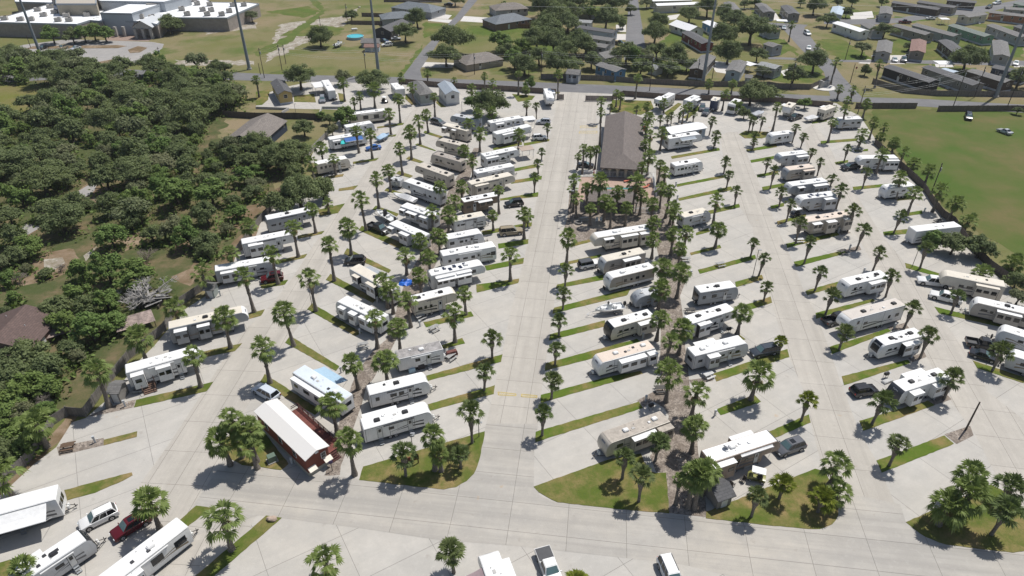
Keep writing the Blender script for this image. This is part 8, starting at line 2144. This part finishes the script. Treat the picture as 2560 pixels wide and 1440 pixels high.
# ------------------------------------------------------------------ small things in the park
def table(x, y, col, label):
    c = {'brown': (.13, .085, .055), 'grey': (.36, .36, .35), 'white': (.6, .6, .59), 'dark': (.09, .085, .08)}[col]; m = M('table_' + col, c, .8, .2)
    p = thing('picnic_table', label, 'picnic table', (x, y, .045), random.Random(int(x * 10)).uniform(0, .9), 'picnic tables beside the pads')
    mb = MB()
    for k in range(4): mb.box((0, -.30 + .2 * k, .74), (1.8, .18, .05))
    obj('tabletop', mb.mesh('tabletop', [m]), p)
    for s in (1, -1): mb = MB(); mb.box((0, s * .72, .44), (1.8, .27, .05)); obj('bench', mb.mesh('bench', [m]), p)
    for s in (1, -1):
        mb = MB(); mb.cyl((s * .62, -.7, .02), (s * .62, .25, .72), .045, n=4); mb.cyl((s * .62, .7, .02), (s * .62, -.25, .72), .045, n=4); mb.box((s * .62, 0, .40), (.06, 1.5, .06)); obj('leg', mb.mesh('leg', [m]), p)
for t_ in TABLES: table(*t_)
PW = M('pedestal_grey', (.50, .52, .53), .5, .15)
for x, y, label in PEDS:
    p = thing('hookup_pedestal', label, 'hookup post', (x, y, .04), .5, 'hookup pedestals beside the pads')
    def pm():
        mb = MB(); mb.box((0, 0, .5), (.24, .2, 1.0)); return mb.mesh('post', [PW])
    def pm2():
        mb = MB(); mb.box((0, -.04, 1.12), (.34, .26, .38)); return mb.mesh('meter_box', [PW])
    obj('post', cached('ped1', pm), p); obj('meter_box', cached('ped2', pm2), p)
    def pm3():
        mb = MB(); mb.cyl((.4, 0, 0), (.4, 0, .5), .03, n=5); mb.cyl((.4, 0, .5), (.4, 0, .56), .07, n=6); return mb.mesh('water_tap', [M('tap_white', (.65, .65, .66), .4, .1)])
    obj('water_tap', cached('ped3', pm3), p)
# transformer box, rock, signs
q = (-34.44, 67.49); p = thing('transformer_box', 'green electrical cabinet on the lawn beside the red cabin', 'electrical box', (*q, .08), .6); mb = MB(); mb.box((0, 0, .06), (1.5, 1.3, .12)); obj('slab', mb.mesh('slab', [M('footing', (.35, .34, .32), .9, .2)]), p); mb = MB(); mb.box((0, 0, .6), (1.15, .95, .96), top=.95); obj('cabinet', mb.mesh('cabinet', [M('cabinet_green', (.12, .17, .13), .5, .1)]), p)
q = (-31.54, 57.38); p = thing('boulder', 'pale pinkish boulder at the tip of the bottom-left grass strip', 'rock', (*q, .07)); bm = bmesh.new(); bmesh.ops.create_icosphere(bm, subdivisions=2, radius=1); rr = random.Random(2)
for v in bm.verts: v.co = Vector((v.co.x * .75, v.co.y * .45, v.co.z * .35)) * rr.uniform(.82, 1.12) + Vector((0, 0, .2))
me = bpy.data.meshes.new('stone'); bm.to_mesh(me); bm.free(); me.materials.append(M('boulder', (.45, .35, .28), .9, .3, 2)); obj('stone', me, p)
q = (-25.41, 65.65); p = thing('sign_post', 'small oval purple sign on a post beside the red cabin', 'sign', (*q, .04), .3); mb = MB(); mb.cyl((0, 0, 0), (0, 0, 1.6), .05, n=6); obj('post', mb.mesh('post', [BLK()]), p); mb = MB(); mb.cyl((0, -.03, 1.75), (0, .03, 1.75), .32, n=14); obj('board', mb.mesh('board', [M('sign_purple', (.10, .07, .16), .6, .1)]), p)
q = (-14.15, 66.75); p = thing('notice_board', 'reddish wooden notice board behind the lawn palm', 'sign', (*q, .08), .4)
for s in (-.8, .8): mb = MB(); mb.box((s, 0, .9), (.14, .14, 1.8)); obj('post', mb.mesh('post', [M('rail_darkred', (.07, .025, .02), .8, .2)]), p)
mb = MB(); mb.box((0, 0, 1.25), (1.9, .1, .9)); obj('board', mb.mesh('board', [M('board_red', (.20, .06, .04), .8, .2)]), p)
# entrance gate
for a, b, l_ in (((24.79, 225.69), (33.69, 225.38), 'wide brown metal entrance gate, right leaf'), ((15.32, 227.14), (17.45, 226.93), 'narrow brown metal entrance gate, left leaf')):
    (c0, ang, L) = frame(a, b); p = thing('entrance_gate', l_, 'gate', (*c0, .03), ang, 'entrance gates')
    mb = MB(); mb.box((0, 0, .95), (L, .06, 1.7)); obj('panel', mb.mesh('panel', [plankmat('gate_brown', (.34, .29, .26), .25)]), p)
    for s in (1, -1): mb = MB(); mb.box((s * L / 2, 0, 1.0), (.16, .16, 2.0)); obj('post', mb.mesh('post', [M('gate_post', (.14, .12, .11), .7, .2)]), p)
    mb = MB(); mb.box((0, 0, 1.84), (L, .1, .1)); obj('top_rail', mb.mesh('top_rail', [M('gate_post', (.14, .12, .11), .7, .2)]), p)
# wooden deck at the white fifth-wheel, left
q = (-58.91, 82.98); p = thing('stair_deck', 'weathered red-brown stair landing at the white fifth-wheel', 'deck', (*q, .03), .52); DW = plankmat('deck_weathered', (.20, .12, .085), .15)
mb = MB(); mb.box((0, .8, .95), (1.9, 1.6, .1)); obj('landing', mb.mesh('landing', [DW]), p)
mb = MB()
for k in range(5): mb.box((0, -.15 - .3 * k, .85 - .18 * k), (1.8, .3, .05))
obj('stairs', mb.mesh('stairs', [DW]), p)
for s in (1, -1):
    mb = MB(); mb.box((s * .95, 1.5, 1.0), (.1, .1, 2.0)); mb.box((s * .95, .1, .95), (.1, .1, 1.9)); mb.box((s * .95, .8, 1.9), (.08, 1.5, .1)); mb.cyl((s * .95, .1, 1.85), (s * .95, -1.5, .95), .04, n=4); mb.cyl((s * .95, -1.5, 0), (s * .95, -1.5, .95), .05, n=4); obj('railing', mb.mesh('railing', [DW]), p)
# round blue pool of the neighbour
q = (-68.94, 310.15); p = thing('round_pool', 'round light blue above-ground pool on the dry grass', 'pool', (*q, 0)); mb = MB(); mb.cyl((0, 0, 0), (0, 0, 1.1), 3.6, n=28, cap=False); obj('wall', mb.mesh('wall', [M('pool_wall', (.30, .48, .55), .5, .1)], 30), p); mb = MB(); mb.cyl((0, 0, .95), (0, 0, 1.0), 3.55, n=28); obj('water', mb.mesh('water', [glass('pool_blue', (.06, .45, .52), .1)]), p)
mb = MB()
for i in range(28):
    u, v = i * PI / 14, (i + 1) * PI / 14; mb.cyl((3.6 * math.cos(u), 3.6 * math.sin(u), 1.1), (3.6 * math.cos(v), 3.6 * math.sin(v), 1.1), .09, n=5)
obj('rim', mb.mesh('rim', [M('pool_rim', (.35, .60, .66), .4, .1)]), p)
q = (-72.02, 323.85); p = thing('gas_tank', 'white capsule gas tank behind the round blue pool', 'tank', (*q, 0), .3); mb = MB(); mb.cyl((-1.1, 0, .8), (1.1, 0, .8), .5, n=14); mb.cyl((1.1, 0, .8), (1.4, 0, .8), .5, .25, n=14); mb.cyl((-1.4, 0, .8), (-1.1, 0, .8), .25, .5, n=14); obj('vessel', mb.mesh('vessel', [M('tank_white', (.72, .72, .70), .4, .1)], 50), p); mb = MB(); mb.box((-.7, 0, .2), (.15, .6, .4)); mb.box((.7, 0, .2), (.15, .6, .4)); obj('legs', mb.mesh('legs', [CHAS()]), p)
# street entrance monument, stop sign
q = (110.55, 240.58); p = thing('entrance_monument', 'pale stone entrance monument on a white slab at the street corner', 'monument', (*q, 0), .5); mb = MB(); mb.cyl((0, 0, 0), (0, 0, .2), 4.2, n=20); obj('slab', mb.mesh('slab', [M('slab_white', (.6, .58, .54), .8, .1)]), p)
mb = MB(); mb.box((0, 0, 1.2), (3.2, .7, 2.0)); mb.box((-1.8, 0, 1.5), (.8, .9, 2.6)); mb.box((1.8, 0, 1.3), (.8, .9, 2.2)); obj('stonework', mb.mesh('stonework', [M('stone_pale', (.42, .40, .37), .8, .2)]), p)
q = (128.43, 256.28); p = thing('stop_sign', 'red stop sign on a post at the side street corner', 'sign', (*q, 0), .2); mb = MB(); mb.cyl((0, 0, 0), (0, 0, 2.6), .04, n=5); obj('post', mb.mesh('post', [STEEL()]), p); mb = MB(); mb.cyl((0, -.03, 2.5), (0, .02, 2.5), .42, n=8); bd = obj('board', mb.mesh('board', [M('sign_red', (.45, .02, .02), .5, .05)]), p); tx = obj('lettering', text_mesh('STOP', .28, M('lettering_white', (.7, .7, .7), .5, 0)), bd, (0, -.045, 2.5), rot=(PI / 2, 0, 0))
# ramshackle shed and fallen tree in the left clearing
q = (-68.62, 107.08); p = thing('derelict_shed', 'collapsed grey wooden shed beneath the dead tree', 'shed', (*q, 0), .4); WG = plankmat('wood_silver', (.30, .29, .28), .2)
rr = random.Random(12); mb = MB()
for i in range(14):
    a, b = rr.uniform(-2.6, 2.6), rr.uniform(-1.6, 1.6); mb.box((a, b, rr.uniform(.3, .9)), (rr.uniform(1, 2.4), .18, rr.uniform(.3, 1.2)), rz=rr.uniform(0, 3))
obj('wall', mb.mesh('wall', [plankmat('wood_dark', (.10, .085, .07), .2)]), p); mb = MB()
for i in range(26):
    a, b, w_ = rr.uniform(-2.8, 2.8), rr.uniform(-1.9, 1.9), rr.uniform(-.5, .5); d = Vector((math.cos(w_ + .3), math.sin(w_ + .3), rr.uniform(-.3, .3))) * rr.uniform(.8, 1.7); s_ = Vector((-d.y, d.x, rr.uniform(-.3, .3))).normalized() * rr.uniform(.12, .4); c_ = Vector((a, b, rr.uniform(.9, 1.9) - .12 * b * b))
    mb.poly([c_ - d - s_, c_ + d - s_, c_ + d + s_, c_ - d + s_])
obj('roof', mb.mesh('roof', [WG]), p)
BL = M('bleached_wood', (.40, .38, .36), .9, .25, 2)
for sh, sc3, rz_, lab in (((-1.2, .6, 1.0), (6.0, 4.2, 2.6), 1.0, 'silvery dead tree sprawled over the collapsed shed'), ((-4.2, -1.0, .3), (4.6, 3.0, 2.0), 2.6, 'fallen bleached limb left of the collapsed shed')):
    o = thing('fallen_tree', lab, 'tree', (q[0] + sh[0], q[1] + sh[1], sh[2]), rz_, None, cached('deadbig', lambda: dead_tree(5, .06).mesh('fallen_tree', [BL]))); o.scale = sc3
for q, lab, sx in (((-68.43, 99.13), 'rusty corrugated sheet roof in the weeds', 3.2), ((-81.57, 96.17), 'pale rusty lean-to roof under the left trees', 2.6)):
    p = thing('lean_to', lab, 'shed', (*q, 0), .6, 'derelict lean-tos'); mb = MB(); mb.poly([(-sx, -1.6, 1.4), (sx, -1.6, 1.3), (sx, 1.6, 2.0), (-sx, 1.6, 2.1)]); obj('roof', mb.mesh('roof', [M('rusty_sheet', (.42, .33, .29), .8, .65, 1.2)]), p)
    for s in (-1, 1):
        for u in (-1, 1): mb = MB(); mb.cyl((s * (sx - .2), u * 1.4, 0), (s * (sx - .2), u * 1.4, 1.7 + .3 * u), .07, n=5); obj('post', mb.mesh('post', [WDP]), p)
# barbecue grills and clutter near trailers
for q, lab in (((39.02, 97.64), 'black barbecue grill beside the white fifth-wheel steps'), ((61.82, 85.42), 'black barbecue grill beside the lettered grey-nosed trailer'), ((21.7, 78.01), 'black barbecue grill behind the weathered-roof trailer')):
    p = thing('barbecue_grill', lab, 'grill', (*q, .03), .4, 'barbecue grills'); mb = MB(); mb.box((0, 0, .85), (.75, .5, .25)); mb.cyl((-.37, 0, 1.0), (.37, 0, 1.0), .26, n=12); obj('firebox', mb.mesh('firebox', [BLK()]), p)
    for sx in (-.3, .3):
        for sy in (-.18, .18): mb = MB(); mb.cyl((sx, sy, 0), (sx, sy, .75), .03, n=4); obj('leg', mb.mesh('leg', [BLK()]), p)
    mb = MB(); mb.box((.62, 0, .95), (.4, .45, .04)); obj('shelf', mb.mesh('shelf', [STEEL()]), p)
for q, lab, c_, d in (((-16.77, 87.06), 'pale blue bundle of clutter by the old stained-roof trailer', (.45, .62, .72), (1.1, .8, .7)), ((-15.36, 87.96), 'dark crate of clutter by the old stained-roof trailer', (.05, .045, .05), (1.2, .9, 1.0)), ((-10.36, 91.13), 'reddish-brown covered motorcycle ahead of the old trailer', (.16, .06, .05), (2.0, .8, 1.1)), ((61.69, 84.43), 'white and dark mat stack beside the lettered trailer', (.45, .45, .44), (1.9, .8, .35)), ((33.51, 66.75), 'white step platform behind the golf cart', (.6, .58, .55), (1.6, 1.0, .7)), ((40.05, 198.04), 'red folded flag banner beside the drive palm', (.5, .03, .03), (.9, .3, 1.6))):
    p = thing('covered_goods', lab, 'clutter', (*q, .04), .4, 'odds and ends outside trailers'); bm = bmesh.new(); bmesh.ops.create_cube(bm, size=1)
    bmesh.ops.subdivide_edges(bm, edges=bm.edges[:], cuts=3, use_grid_fill=True); rr = random.Random(9)
    for v in bm.verts: v.co = Vector((v.co.x * d[0] * (1 - .3 * max(0, v.co.z)), v.co.y * d[1] * (1 - .35 * max(0, v.co.z)), (v.co.z + .5) * d[2])) + Vector((rr.uniform(-.05, .05), rr.uniform(-.05, .05), rr.uniform(-.04, .04) if v.co.z > -.4 else 0))
    me = bpy.data.meshes.new('cover'); bm.to_mesh(me); bm.free(); me.materials.append(M('cover_%d' % int(c_[0] * 1000 + c_[2] * 100), c_, .7, .2)); obj('cover', me, p)
